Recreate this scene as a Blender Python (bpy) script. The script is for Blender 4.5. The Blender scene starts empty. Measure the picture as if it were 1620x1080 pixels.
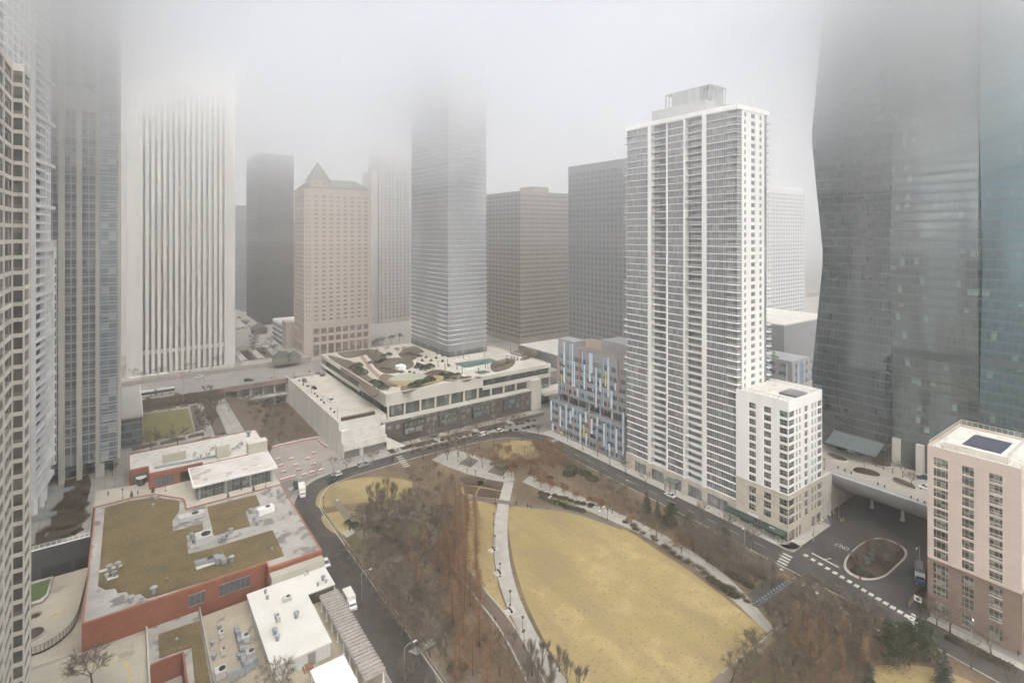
import bpy, math, random
from mathutils import Vector, noise
random.seed(11)
SC = bpy.context.scene
COL = SC.collection
rad = math.radians
# ---------------------------------------------------------------- camera, world, sun, exposure
FPX, HY, CX, EYE, YAW = 844.0, 370.0, 810.0, 105.0, rad(35.95)
cam_d = bpy.data.cameras.new('camera'); cam = bpy.data.objects.new('camera', cam_d); COL.objects.link(cam)
cam.location = (0, 0, EYE); cam.rotation_euler = (rad(90), 0, -YAW)
cam_d.sensor_width = 36; cam_d.lens = 36 * FPX / 1620; cam_d.shift_y = -(540 - HY) / 1620
cam_d.clip_start = 0.5; cam_d.clip_end = 9000
SC.camera = cam
W = bpy.data.worlds.new('World'); SC.world = W; W.use_nodes = True
wn = W.node_tree.nodes; wl = W.node_tree.links
sky = wn.new('ShaderNodeTexSky'); sky.sky_type = 'NISHITA'; sky.sun_disc = False
SUN_EL, SUN_AZ = 52, 205          # degrees; azimuth measured clockwise from +Y
sky.sun_elevation = rad(SUN_EL); sky.sun_rotation = rad(SUN_AZ)
sky.dust_density = 2; sky.air_density = 1.0
wn['Background'].inputs['Strength'].default_value = 0.055
wl.new(sky.outputs[0], wn['Background'].inputs[0])
sl = bpy.data.lights.new('sun', 'SUN'); sun = bpy.data.objects.new('sun', sl); COL.objects.link(sun)
sl.energy = 4.1; sl.angle = rad(40); sl.color = (1, .965, .90)
sun.rotation_euler = (rad(90 - SUN_EL), 0, rad(180 - SUN_AZ)); sun.location = (0, 0, 500)
SC.view_settings.view_transform = 'Standard'; SC.view_settings.look = 'None'
SC.view_settings.gamma = 1; SC.view_settings.exposure = EXPO = 1.52
SC.render.engine = 'CYCLES'
cy = SC.cycles
cy.max_bounces = 12; cy.diffuse_bounces = 3; cy.glossy_bounces = 3; cy.transmission_bounces = 3
cy.volume_bounces = 12; cy.transparent_max_bounces = 12; cy.use_denoising = True
cy.caustics_reflective = False; cy.caustics_refractive = False; cy.sample_clamp_indirect = 6

# ---------------------------------------------------------------- pixel to place
FX, FY, RX, RY = math.sin(YAW), math.cos(YAW), math.cos(YAW), -math.sin(YAW)
def G(px, py, z=0.0):
    d = (EYE - z) * FPX / (py - HY); l = (px - CX) / FPX * d
    return (d * FX + l * RX, d * FY + l * RY)
def G3(px, py, z=0.0): return G(px, py, z) + (z,)
def dirp(px):
    k = (px - CX) / FPX
    return FX + k * RX, FY + k * RY
def yatx(px, X): dx, dy = dirp(px); return X * dy / dx
def xaty(px, Y): dx, dy = dirp(px); return Y * dx / dy
def zat(py, X, Y): return EYE - (py - HY) * (X * FX + Y * FY) / FPX
def depth(x, y): return x * FX + y * FY

# ---------------------------------------------------------------- materials
MATS = {}
def nt(name):
    m = bpy.data.materials.new(name); m.use_nodes = True
    t = m.node_tree; return m, t.nodes, t.links, t.nodes['Principled BSDF']
def val(nodes, op, a, b=None, links=None, c=None):
    n = nodes.new('ShaderNodeMath'); n.operation = op
    for i, v in enumerate((a, b, c)):
        if v is None: continue
        if isinstance(v, (int, float)): n.inputs[i].default_value = v
        else: links.new(v, n.inputs[i])
    return n.outputs[0]
def mixc(nodes, links, fac, a, b, mode='MIX'):
    n = nodes.new('ShaderNodeMix'); n.data_type = 'RGBA'; n.blend_type = mode
    if isinstance(fac, (int, float)): n.inputs[0].default_value = fac
    else: links.new(fac, n.inputs[0])
    for i, v in ((6, a), (7, b)):
        if isinstance(v, tuple): n.inputs[i].default_value = v[:3] + (1,)
        else: links.new(v, n.inputs[i])
    return n.outputs[2]
def noise_fac(nodes, links, vec, scale, detail=4, lo=.35, hi=.65):
    n = nodes.new('ShaderNodeTexNoise'); n.inputs['Scale'].default_value = scale; n.inputs['Detail'].default_value = detail
    links.new(vec, n.inputs['Vector'])
    r = nodes.new('ShaderNodeMapRange'); r.inputs[1].default_value = lo; r.inputs[2].default_value = hi
    links.new(n.outputs['Fac'], r.inputs[0]); return r.outputs[0]
def M(name, c, c2=None, scale=.6, rough=.8, metal=0., fine=.12, bump=0., streak=False, spots=None, panel=None, lo=.35, hi=.65):
    """surface with two tones, a fine grain, optional streaks, spots and panel joints"""
    if name in MATS: return MATS[name]
    m, N, L, b = nt(name); MATS[name] = m
    geo = N.new('ShaderNodeNewGeometry').outputs['Position']
    c2 = c2 or tuple(x * .82 for x in c)
    vec = geo
    if streak:
        mp = N.new('ShaderNodeMapping'); mp.inputs['Scale'].default_value = (1, 1, .12); L.new(geo, mp.inputs[0]); vec = mp.outputs[0]
    col = mixc(N, L, noise_fac(N, L, vec, scale, 5, lo, hi), c, c2)
    if spots:
        sc, th, sccol = spots
        col = mixc(N, L, noise_fac(N, L, geo, sc, 3, th, th + .06), col, sccol)
    if fine:
        g = noise_fac(N, L, geo, scale * 9, 2, .3, .7)
        col = mixc(N, L, val(N, 'MULTIPLY', g, fine, L), col, tuple(x * .35 for x in c))
    if panel:
        pu, pz, w, pc = panel
        sp = N.new('ShaderNodeSeparateXYZ'); L.new(geo, sp.inputs[0])
        if pz < 0: us, zs = sp.outputs[0], sp.outputs[1]
        else: us, zs = val(N, 'ADD', sp.outputs[0], sp.outputs[1], L), sp.outputs[2]
        a = val(N, 'LESS_THAN', val(N, 'FRACT', val(N, 'DIVIDE', us, pu, L), None, L), w / pu, L)
        d = val(N, 'LESS_THAN', val(N, 'FRACT', val(N, 'DIVIDE', zs, abs(pz), L), None, L), w / abs(pz), L)
        col = mixc(N, L, val(N, 'MAXIMUM', a, d, L), col, pc)
    L.new(col, b.inputs['Base Color'])
    b.inputs['Roughness'].default_value = rough; b.inputs['Metallic'].default_value = metal
    if bump:
        bp = N.new('ShaderNodeBump'); bp.inputs['Strength'].default_value = bump; bp.inputs['Distance'].default_value = .1
        n = N.new('ShaderNodeTexNoise'); n.inputs['Scale'].default_value = scale * 6; L.new(geo, n.inputs['Vector'])
        L.new(n.outputs[0], bp.inputs['Height']); L.new(bp.outputs[0], b.inputs['Normal'])
    return m
def GL(name, dark, light, cu, cz, z0=0., lit=.2, frame=None, fw=.12, fh=.15, rough=.12, u0=0., mid=None, spec=.5, ior=1.5, refl=None):
    """glazing: each pane cell gets its own tone (blinds, curtains, rooms), with mullions of the frame colour"""
    if name in MATS: return MATS[name]
    m, N, L, b = nt(name); MATS[name] = m
    geo = N.new('ShaderNodeNewGeometry').outputs['Position']
    sp = N.new('ShaderNodeSeparateXYZ'); L.new(geo, sp.inputs[0])
    u = val(N, 'DIVIDE', val(N, 'SUBTRACT', val(N, 'ADD', sp.outputs[0], sp.outputs[1], L), u0, L), cu, L)
    z = val(N, 'DIVIDE', val(N, 'SUBTRACT', sp.outputs[2], z0, L), cz, L)
    cb = N.new('ShaderNodeCombineXYZ')
    L.new(val(N, 'FLOOR', u, None, L), cb.inputs[0]); L.new(val(N, 'FLOOR', z, None, L), cb.inputs[1])
    wn_ = N.new('ShaderNodeTexWhiteNoise'); wn_.noise_dimensions = '3D'; L.new(cb.outputs[0], wn_.inputs['Vector'])
    sepc = N.new('ShaderNodeSeparateColor'); L.new(wn_.outputs['Color'], sepc.inputs[0])
    lt = val(N, 'LESS_THAN', sepc.outputs[0], lit, L)
    col = mixc(N, L, sepc.outputs[1], dark, mid or tuple(x * 1.9 for x in dark))
    # blinds: the upper part of a pane, to a depth of its own
    fz = val(N, 'FRACT', z, None, L)
    bl = val(N, 'GREATER_THAN', fz, val(N, 'MULTIPLY', sepc.outputs[2], .9, L), L)
    col = mixc(N, L, val(N, 'MULTIPLY', val(N, 'MULTIPLY', lt, bl, L), .85, L), col, light)
    big = noise_fac(N, L, geo, .035, 3, .35, .65)
    col = mixc(N, L, val(N, 'MULTIPLY', big, .35, L), col, tuple(x * .55 for x in dark))
    if refl:  # reflections painted into the pane colour as lighter noise zones
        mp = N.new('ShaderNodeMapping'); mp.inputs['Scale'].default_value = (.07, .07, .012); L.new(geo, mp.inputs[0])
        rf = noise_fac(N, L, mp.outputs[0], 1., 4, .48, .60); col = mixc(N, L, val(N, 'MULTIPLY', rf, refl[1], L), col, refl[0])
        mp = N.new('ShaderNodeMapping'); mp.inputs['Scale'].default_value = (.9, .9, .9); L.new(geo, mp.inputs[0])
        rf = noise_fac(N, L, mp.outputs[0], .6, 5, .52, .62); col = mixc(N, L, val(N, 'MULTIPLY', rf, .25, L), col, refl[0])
    rfac = None
    if frame:
        a = val(N, 'LESS_THAN', val(N, 'FRACT', u, None, L), fw / cu, L)
        d = val(N, 'LESS_THAN', fz, fh / cz, L)
        rfac = val(N, 'MAXIMUM', a, d, L)
        col = mixc(N, L, rfac, col, frame)
        rr = N.new('ShaderNodeMapRange'); rr.inputs[3].default_value = rough; rr.inputs[4].default_value = .6
        L.new(rfac, rr.inputs[0]); L.new(rr.outputs[0], b.inputs['Roughness'])
    else: b.inputs['Roughness'].default_value = rough
    L.new(col, b.inputs['Base Color']); b.inputs['Specular IOR Level'].default_value = spec; b.inputs['IOR'].default_value = ior
    n = N.new('ShaderNodeTexNoise'); n.inputs['Scale'].default_value = .5; L.new(geo, n.inputs['Vector'])
    bp = N.new('ShaderNodeBump'); bp.inputs['Strength'].default_value = .12; bp.inputs['Distance'].default_value = .3
    L.new(n.outputs[0], bp.inputs['Height']); L.new(bp.outputs[0], b.inputs['Normal'])
    return m

# ---------------------------------------------------------------- mesh building
BOXF = ((0,3,2,1),(4,5,6,7),(0,1,5,4),(1,2,6,5),(2,3,7,6),(3,0,4,7))
class MB:
    def __init__(s): s.v = []; s.f = []; s.m = []; s.mi = 0
    def add(s, vs, fs):
        k = len(s.v); s.v += [tuple(p) for p in vs]; s.f += [tuple(k + i for i in f) for f in fs]; s.m += [s.mi] * len(fs); return s
    def box(s, x0, x1, y0, y1, z0, z1):
        if x1 < x0: x0, x1 = x1, x0
        if y1 < y0: y0, y1 = y1, y0
        return s.add([(x0,y0,z0),(x1,y0,z0),(x1,y1,z0),(x0,y1,z0),(x0,y0,z1),(x1,y0,z1),(x1,y1,z1),(x0,y1,z1)], BOXF)
    def ob(s, fr, u0, u1, d0, d1, z0, z1):
        """box in a face frame fr=(origin, u, n)"""
        (ox, oy), (ux, uy), (nx, ny) = fr
        c = [(u0,d0),(u1,d0),(u1,d1),(u0,d1)]
        vs = [(ox+u*ux+d*nx, oy+u*uy+d*ny, z) for z in (z0, z1) for u, d in c]
        return s.add(vs, BOXF)
    def prism(s, poly, z0, z1, top=True, bot=True):
        n = len(poly)
        vs = [(x, y, z0) for x, y in poly] + [(x, y, z1) for x, y in poly]
        fs = [(i, (i+1) % n, n + (i+1) % n, n + i) for i in range(n)]
        if top: fs.append(tuple(range(n, 2*n)))
        if bot: fs.append(tuple(reversed(range(n))))
        return s.add(vs, fs)
    def loft(s, rings, cap=True):
        n = len(rings[0]); vs = [p for r in rings for p in r]; fs = []
        for k in range(len(rings) - 1):
            for i in range(n): fs.append((k*n+i, k*n+(i+1) % n, (k+1)*n+(i+1) % n, (k+1)*n+i))
        if cap: fs.append(tuple(reversed(range(n)))); fs.append(tuple(range((len(rings)-1)*n, len(rings)*n)))
        return s.add(vs, fs)
    def tube(s, p, q, r0, r1=None, n=6, cap=True):
        r1 = r0 if r1 is None else r1
        p, q = Vector(p), Vector(q); d = (q - p)
        if d.length < 1e-6: return s
        d.normalize(); a = Vector((0,0,1)) if abs(d.z) < .9 else Vector((1,0,0))
        e = d.cross(a).normalized(); g = d.cross(e)
        rings = [[tuple(c + (e*math.cos(2*math.pi*i/n) + g*math.sin(2*math.pi*i/n))*r) for i in range(n)] for c, r in ((p, r0), (q, r1))]
        return s.loft(rings, cap)
    def lathe(s, c, prof, n=10):
        rings = [[(c[0]+r*math.cos(2*math.pi*i/n), c[1]+r*math.sin(2*math.pi*i/n), c[2]+z) for i in range(n)] for r, z in prof]
        return s.loft(rings)
    def tri(s, a, b, c): return s.add([a, b, c], [(0,1,2)])
    def quad(s, a, b, c, d): return s.add([a, b, c, d], [(0,1,2,3)])
    def build(s, name, mat, parent=None, label=None, kind=None, smooth=False, local=False):
        me = bpy.data.meshes.new(name)
        off = (0, 0, 0)
        if parent is not None and not local:
            p = parent; ox = oy = oz = 0
            while p is not None: ox += p.location.x; oy += p.location.y; oz += p.location.z; p = p.parent
            off = (ox, oy, oz)
        vs = [(x-off[0], y-off[1], z-off[2]) for x, y, z in s.v] if off != (0,0,0) else s.v
        me.from_pydata(vs, [], s.f)
        for mm in (mat if isinstance(mat, (list, tuple)) else [mat]): me.materials.append(mm)
        if any(s.m): me.polygons.foreach_set('material_index', s.m)
        if smooth: me.polygons.foreach_set('use_smooth', [True] * len(s.f))
        me.update()
        o = bpy.data.objects.new(name, me); COL.objects.link(o)
        if parent is not None: o.parent = parent
        if label: o['label'] = label
        if kind: o['kind'] = kind
        return o
def thing(name, label, cat, loc, group=None, rz=0.):
    o = bpy.data.objects.new(name, None); COL.objects.link(o); o.location = loc; o.rotation_euler = (0, 0, rz)
    o.empty_display_size = .5; o['label'] = label; o['category'] = cat
    if group: o['group'] = group
    return o
def tag(o, label, cat, group=None, kind=None):
    o['label'] = label; o['category'] = cat
    if group: o['group'] = group
    if kind: o['kind'] = kind
    return o
def struct(name, mb, mat, label=None):
    o = mb.build(name, mat); o['kind'] = 'structure'
    if label: o['label'] = label
    return o
def size_seen(mb):
    xs = [p[0] for p in mb.v]; ys = [p[1] for p in mb.v]; zs = [p[2] for p in mb.v]
    d = max(5, depth(sum(xs)/len(xs), sum(ys)/len(ys)))
    return max(max(xs)-min(xs), max(ys)-min(ys), .2) * max(max(zs)-min(zs), .2) / d / d
def many(name, mbs, mat, parent, cap=100):
    """each repeat its own part; past the cap the ones that show smallest go into one part"""
    mbs = [m for m in mbs if m.v]
    if len(mbs) > cap:
        mbs = sorted(mbs, key=size_seen, reverse=True); rest = MB()
        for m in mbs[cap:]: rest.add(m.v, m.f)
        rest.build(name, mat, parent, kind='stuff'); mbs = mbs[:cap]
    return [m.build(name, mat, parent) for m in mbs]
def flat(poly, z, t=.0): # sheet
    mb = MB(); mb.add([(x, y, z) for x, y in poly], [tuple(range(len(poly)))]); return mb
def smoothpoly(pts, k=6, closed=True):
    """Catmull-Rom through the points"""
    out = []; n = len(pts)
    rng = range(n) if closed else range(n - 1)
    for i in rng:
        if closed: p0, p1, p2, p3 = pts[(i-1) % n], pts[i], pts[(i+1) % n], pts[(i+2) % n]
        else: p0, p1, p2, p3 = pts[max(i-1,0)], pts[i], pts[i+1], pts[min(i+2,n-1)]
        for j in range(k):
            t = j / k
            out.append(tuple(.5*((2*p1[a])+(-p0[a]+p2[a])*t+(2*p0[a]-5*p1[a]+4*p2[a]-p3[a])*t*t+(-p0[a]+3*p1[a]-3*p2[a]+p3[a])*t**3) for a in (0,1)))
    if not closed: out.append(tuple(pts[-1]))
    return out
def offset(line, d):
    out = []
    for i, p in enumerate(line):
        a = line[max(i-1, 0)]; b = line[min(i+1, len(line)-1)]
        dx, dy = b[0]-a[0], b[1]-a[1]; l = math.hypot(dx, dy) or 1
        out.append((p[0] - dy/l*d, p[1] + dx/l*d))
    return out
def ribbon(line, w0, w1, z, z1=None):
    """strip between offsets w0..w1 left of the line; with z1 a solid kerb"""
    a, b = offset(line, w0), offset(line, w1); mb = MB()
    for i in range(len(line) - 1):
        if z1 is None: mb.quad(a[i]+(z,), a[i+1]+(z,), b[i+1]+(z,), b[i]+(z,))
        else:
            vs = [a[i]+(z,), a[i+1]+(z,), b[i+1]+(z,), b[i]+(z,), a[i]+(z1,), a[i+1]+(z1,), b[i+1]+(z1,), b[i]+(z1,)]
            mb.add(vs, BOXF)
    return mb
def PX(pts, z=0.): return [G(x, y, z) for x, y in pts]

# ---------------------------------------------------------------- shared palette
concrete = M('concrete', (.50,.48,.44), (.40,.385,.35), .25, .85, streak=True, fine=.15)
white_conc = M('white_concrete', (.66,.65,.62), (.55,.54,.51), .2, .8, streak=True, fine=.08)
white_paint = M('white_paint', (.73,.725,.71), (.66,.655,.64), .3, .7, fine=.06, streak=True)
pale_stone = M('pale_stone', (.50,.455,.38), (.42,.38,.32), .35, .85, fine=.12, panel=(2.4, 1.4, .05, (.3,.27,.23)))
asphalt = M('asphalt', (.046,.043,.039), (.068,.063,.057), .12, .9, fine=.3, spots=(.35, .60, (.04,.038,.038)))
asphalt_old = M('asphalt_upper', (.27,.255,.235), (.22,.205,.19), .15, .9, fine=.2, streak=False)
pave = M('paving', (.33,.31,.28), (.25,.235,.21), .3, .9, fine=.2, panel=(1.6, -1.6, .06, (.2,.19,.17)), bump=.1)
pave_light = M('paving_pale', (.43,.41,.375), (.33,.315,.29), .25, .9, fine=.18)
deckpave = M('deck_paving', (.48,.445,.385), (.40,.37,.32), .15, .9, fine=.12, panel=(3, -3, .06, (.33,.3,.26)))
dark_metal = M('dark_metal', (.03,.03,.032), rough=.5, fine=0)
steel = M('steel', (.42,.44,.46), (.3,.31,.33), 1.5, .4, metal=.7, fine=.1)
steel_dull = M('galvanised_steel', (.36,.38,.40), (.27,.285,.3), .8, .55, metal=.3)
brick = M('brick_red', (.27,.10,.06), (.215,.08,.05), .5, .9, fine=.2, panel=(6, 50, .05, (.2,.07,.04)))
sedum = M('sedum', (.215,.155,.065), (.125,.10,.042), .16, 1, fine=.7, bump=.6, panel=(.62, -.62, .06, (.07,.055,.03)), spots=(.5, .6, (.24,.17,.075)))
mulch = M('mulch', (.085,.056,.036), (.055,.038,.026), .4, 1, fine=.6, bump=.5)
dirtgrass = M('winter_ground', (.18,.13,.078), (.10,.073,.047), .11, 1, fine=.6, bump=.5, spots=(.7,.56,(.10,.07,.045)))
tan_lawn = M('dormant_lawn', (.43,.33,.155), (.29,.22,.105), .22, 1, fine=.55, bump=.5, spots=(.55,.655,(.19,.15,.07)), lo=.32, hi=.68)
def lawn_bands(m):
    N, L = m.node_tree.nodes, m.node_tree.links; b = N['Principled BSDF']; src = b.inputs['Base Color'].links[0].from_socket
    geo = N.new('ShaderNodeNewGeometry').outputs['Position']; mp = N.new('ShaderNodeMapping'); mp.inputs['Rotation'].default_value = (0, 0, rad(18)); mp.inputs['Scale'].default_value = (.10, .015, 1); L.new(geo, mp.inputs[0])
    f = noise_fac(N, L, mp.outputs[0], 1.0, 5, .38, .58); c_ = mixc(N, L, val(N, 'MULTIPLY', f, .9, L), src, (.205,.155,.08))
    f2 = noise_fac(N, L, geo, .08, 6, .45, .60); c_ = mixc(N, L, val(N, 'MULTIPLY', f2, .75, L), c_, (.24,.19,.075))
    f3 = noise_fac(N, L, geo, 1.1, 3, .60, .66); c_ = mixc(N, L, val(N, 'MULTIPLY', f3, .75, L), c_, (.12,.09,.05))
    L.new(c_, b.inputs['Base Color'])
lawn_bands(tan_lawn)
lot_gravel = M('gravel_lot', (.37,.33,.29), (.29,.25,.215), .12, 1, fine=.3, bump=.2)
green_turf = M('green_turf', (.07,.12,.028), (.055,.095,.024), .6, 1, fine=.3)
marking = M('road_paint', (.66,.65,.62), (.42,.41,.39), 1.2, .8, fine=.3)
yellow_paint = M('yellow_paint', (.62,.42,.05), (.45,.31,.05), 1.2, .8, fine=.2)
# ================================================================ BUILDINGS
def ob_fix(self, fr, u0, u1, d0, d1, z0, z1):
    (ox, oy), (ux, uy), (nx, ny) = fr
    c = [(u0,d0),(u1,d0),(u1,d1),(u0,d1)]
    vs = [(ox+u*ux+d*nx, oy+u*uy+d*ny, z) for z in (z0, z1) for u, d in c]
    s = (u1-u0)*(d1-d0)*(ux*ny-uy*nx)
    return self.add(vs, BOXF if s > 0 else [tuple(reversed(f)) for f in BOXF])
MB.ob = ob_fix
def LF(X0, Y0): return ((X0, Y0), (0, 1), (-1, 0))     # face X = X0, running away from the near corner
def RF(X0, Y0): return ((X0, Y0), (1, 0), (0, -1))     # face Y = Y0
def rows(z0, z1, n, sill, head):
    """n storeys between z0 and z1, each with an opening that starts sill above its floor and stops head below the next"""
    h = (z1 - z0) / n; return [(z0 + i*h + sill, z0 + (i+1)*h - head) for i in range(n)]
def evenly(u0, u1, n, w):
    p = (u1 - u0) / n; return [(u0 + (i+.5)*p - w/2, u0 + (i+.5)*p + w/2) for i in range(n)]
def lattice(wall, wins, fr, u0, u1, z0, z1, cols, rws, dep=.35, skip=None):
    cols = sorted(cols); a = u0
    for c0, c1 in cols:
        if c0 > a + .01: wall.ob(fr, a, c0, -dep, 0, z0, z1)
        b = z0
        for r0, r1 in rws:
            if r0 > b + .01: wall.ob(fr, c0, c1, -dep, 0, b, r0)
            w = MB(); w.ob(fr, c0, c1, -dep-.12, -dep+.04, r0, r1); wins.append(w)
            b = r1
        if z1 > b + .01: wall.ob(fr, c0, c1, -dep, 0, b, z1)
        a = c1
    if u1 > a + .01: wall.ob(fr, a, u1, -dep, 0, z0, z1)
def railing(mb, pts, z, h=1.1, step=1.6, t=.05):
    for i in range(len(pts) - 1):
        (x0, y0), (x1, y1) = pts[i], pts[i+1]; l = math.hypot(x1-x0, y1-y0); n = max(1, int(l/step))
        mb.tube((x0,y0,z+h), (x1,y1,z+h), t, n=4); mb.tube((x0,y0,z+h*.5), (x1,y1,z+h*.5), t*.6, n=4)
        for k in range(n + 1):
            q = k/n; mb.tube((x0+(x1-x0)*q, y0+(y1-y0)*q, z), (x0+(x1-x0)*q, y0+(y1-y0)*q, z+h), t, n=4, cap=False)
rail_metal = M('rail_metal', (.36,.36,.35), rough=.5, fine=0)
roof_white = M('roof_membrane', (.60,.58,.53), (.50,.48,.43), .25, .8, fine=.14, spots=(.5,.62,(.36,.325,.26)), panel=(3.1,-60,.07,(.46,.44,.40)))
roof_gray = M('roof_membrane_grey', (.40,.385,.355), (.29,.275,.25), .18, .85, fine=.2, spots=(.22,.56,(.17,.16,.15)), panel=(2.6,-60,.08,(.30,.285,.26)))
roof_tan = M('roof_membrane_tan', (.42,.365,.27), (.31,.27,.20), .14, .9, fine=.2, spots=(.3,.62,(.22,.185,.13)))

# ---------------- white residential tower
TX = 182.3; TY0, TY1 = yatx(1165, TX), 163.6; TX1 = 204.6; TZ = 153.0; FL = 2.82
g_w = GL('tower_glass', (.125,.13,.137), (.36,.35,.33), .95, FL, 7.2-FL*3, .30, (.38,.385,.38), .12, .0, u0=.3, mid=(.235,.245,.26), ior=1.7)
g_dk = GL('balcony_glass', (.13,.135,.14), (.30,.29,.27), 1.3, FL, 7.2, .35, (.30,.30,.30), .1, .0)
T = thing('residential_tower', 'tall white apartment tower with glass bays and stacked balconies beside the park', 'building', (TX, TY0, 0))
fr = LF(TX, TY0)
def ty(px): return yatx(px, TX) - TY0
nfl = int((TZ - 7.2) / FL); ztop = 7.2 + nfl*FL
bays_glass = [(0.0, ty(1117.2)), (ty(1081.4), ty(1056.0)), (ty(1025.3), TY1-TY0)]
bays_rec = [(ty(1110.8), ty(1083.8)), (ty(1054.0), ty(1030.3))]
piers = [(ty(1117.2), ty(1110.8)), (ty(1083.8), ty(1081.4)), (ty(1056.0), ty(1054.0)), (ty(1030.3), ty(1025.3))]
for a, b in bays_glass:
    m_ = MB(); m_.ob(fr, a, b - .02, -1.5, -.3, 7.2, ztop); m_.build('glazing', g_w, T)
for a, b in bays_rec:
    m_ = MB(); m_.ob(fr, a - 1, b + 1, -3.0, -2.3, 7.2, ztop); m_.build('glazing', g_dk, T)
m_ = MB(); m_.box(TX+3.1, TX1-2.3, TY0+.6, TY1-.3, 0, ztop); m_.build('core', white_paint, T)
for a, b in piers:
    m_ = MB(); m_.ob(fr, a, b, -2.3, .25, 6.6, TZ-1.6); m_.build('pier', white_paint, T)
slabs = []; bal = []
for i in range(nfl + 1):
    z = 7.2 + i*FL; s = MB()
    s.ob(fr, .1, TY1-TY0-.2, -.6, -.25, z-.12, z+.12)
    for a, b in bays_glass: s.ob(fr, a if a else -.25, b-.02, -.32, .22, z-.14, z+.14)
    slabs.append(s)
    if i < nfl:
        for k, (a, b) in enumerate(bays_rec):
            s = MB(); w = b - a
            c0, c1 = (a, b) if (k == 0 and i % 3 == 0) else ((a, a+w*.62) if k == 0 else (a+w*.42, b))
            s.ob(fr, a, b, -2.3, -.9, z-.14, z+.1); s.ob(fr, c0, c1, -.9, .15, z-.14, z+.1)
            s.ob(fr, c0+.05, c1-.05, .05, .1, z+.95, z+1.1); s.ob(fr, c0+.05, c1-.05, .06, .09, z+.45, z+.53)
            bal.append(s)
        # balcony round the near corner (stops where the annex begins)
        if z > 45:
            s = MB(); s.box(TX-.85, TX+1.6, TY0-1.0, TY0+3.4, z-.14, z+.1)
            s.box(TX-.82, TX-.77, TY0-.97, TY0+3.3, z+.95, z+1.08); s.box(TX-.77, TX+1.55, TY0-.97, TY0-.92, z+.95, z+1.08)
            s.box(TX-.81, TX-.78, TY0-.97, TY0+3.3, z+.45, z+.53); bal.append(s)
            s = MB(); s.box(TX1-.3, TX1+2.2, TY0-.2, TY0+2.4, z-.14, z+.1); s.box(TX1-.2, TX1+2.15, TY0-.17, TY0-.12, z+.95, z+1.1)
            s.box(TX1+2.1, TX1+2.15, TY0-.12, TY0+2.3, z+.95, z+1.1); s.box(TX1-.2, TX1+2.15, TY0-.16, TY0-.13, z+.4, z+.5); bal.append(s)
        if i % 6 in (1, 2, 3) and z > 40:
            s = MB(); s.box(TX-.1, TX+2.4, TY1+.02, TY1+1.9, z-.14, z+.1); s.box(TX-.08, TX-.02, TY1+.02, TY1+1.9, z+.95, z+1.1); bal.append(s)
many('floor_slab', slabs, white_paint, T)
many('balcony', bal, white_paint, T)
# right face: white wall with window columns
fr2 = RF(TX, TY0); wall = MB(); wins = []
def tx(px): return xaty(px, TY0) - TX
cols = [(tx(1177.3), tx(1180.4)), (tx(1188.3), tx(1194.5)), (tx(1201.5), tx(1204.9))]
lattice(wall, wins, fr2, tx(1174), tx(1209), 7.2, TZ-.9, cols, rows(7.2, ztop, nfl, .75, .45))
for k in range(5):   # full height glass strips in the middle column
    z = 7.2 + (50 - 8*k)*FL; wall.ob(fr2, cols[1][1], cols[1][1]+.9, .0, .12, z-4*FL-.2, z)
wall.build('wall', white_paint, T); many('window', wins, g_dk, T)
m_ = MB(); m_.box(TX+.3, TX1-.6, TY0+.47, TY0+.9, 0, ztop); m_.box(TX1-2.3, TX1-.6, TY0+1, TY1-1, 0, ztop); m_.box(TX+.4, TX+2.6, TY0+.3, TY0+.45, 7.2, ztop); m_.build('glazing', g_dk, T)
# crown: cornice, set-back louvred box
c = MB(); c.box(TX-.3, TX1+.2, TY0-.3, TY1+.2, ztop+.25, TZ); c.build('cornice', white_paint, T)
louver = M('louvre_grey', (.42,.425,.42), (.36,.365,.36), .4, .6, panel=(200, .5, .12, (.3,.3,.3)), fine=.05)
X_a = 188; ya, yb = yatx(1031, X_a), yatx(1117, X_a)
ph = MB(); ph.box(X_a, TX1-1, yb, ya, TZ, zat(157, X_a, yb)); 
ph.build('penthouse', louver, T)
ph = MB(); zb = zat(157, X_a, yb); zt = zat(134, X_a, yb)
for i in range(14):
    y = yb-1 + (ya-yb-6)*i/13; 
    ph.box(X_a+1, X_a+1.2, y, y+.35, zb, zt)
for i in range(14): ph.box(X_a+1, TX1-4, yb-1+(ya-yb-6)*i/13, yb-.85+(ya-yb-6)*i/13, zt-.3, zt)
for i in range(8):
    x = X_a+1 + i*1.5; ph.box(x, x+.3, yb-1.2, yb-1, zb, zt)
ph.box(X_a+1, TX1-4, yb-1.2, ya-7, zt, zt+.25); ph.box(X_a+1.3, TX1-4.3, yb+3.5, ya-10, zb, zt-.05); ph.box(X_a+4, TX1-5, yb, ya-8, zb, zt-1)
ph.build('louvre_screen', louver, T)
# stone street base
base = MB(); wins = []
bc = [(ty(p0), ty(p1)) for p0, p1 in ((1118, 1151), (1087.5,1110), (1067, 1078), (1030, 1050), (1003,1022))]
lattice(base, wins, fr, .3, TY1-TY0+.6, 0, 7.0, [tuple(sorted(c)) for c in bc], [(.3, 5.0)], dep=.6)
base.build('stone_base', pale_stone, T); many('shop_window', wins, g_dk, T)
aw = MB(); aw.ob(fr, ty(1076), ty(1058), 0, 3.2, 4.2, 4.5)
for u in (ty(1076)+.3, (ty(1076)+ty(1058))/2, ty(1058)-.3): aw.ob(fr, u-.12, u+.12, 2.7, 2.95, 0, 4.2)
aw.build('entrance_canopy', M('canopy_glass', (.10,.13,.12), rough=.3, panel=(1.2, 50, .1, (.05,.05,.05))), T)

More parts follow.
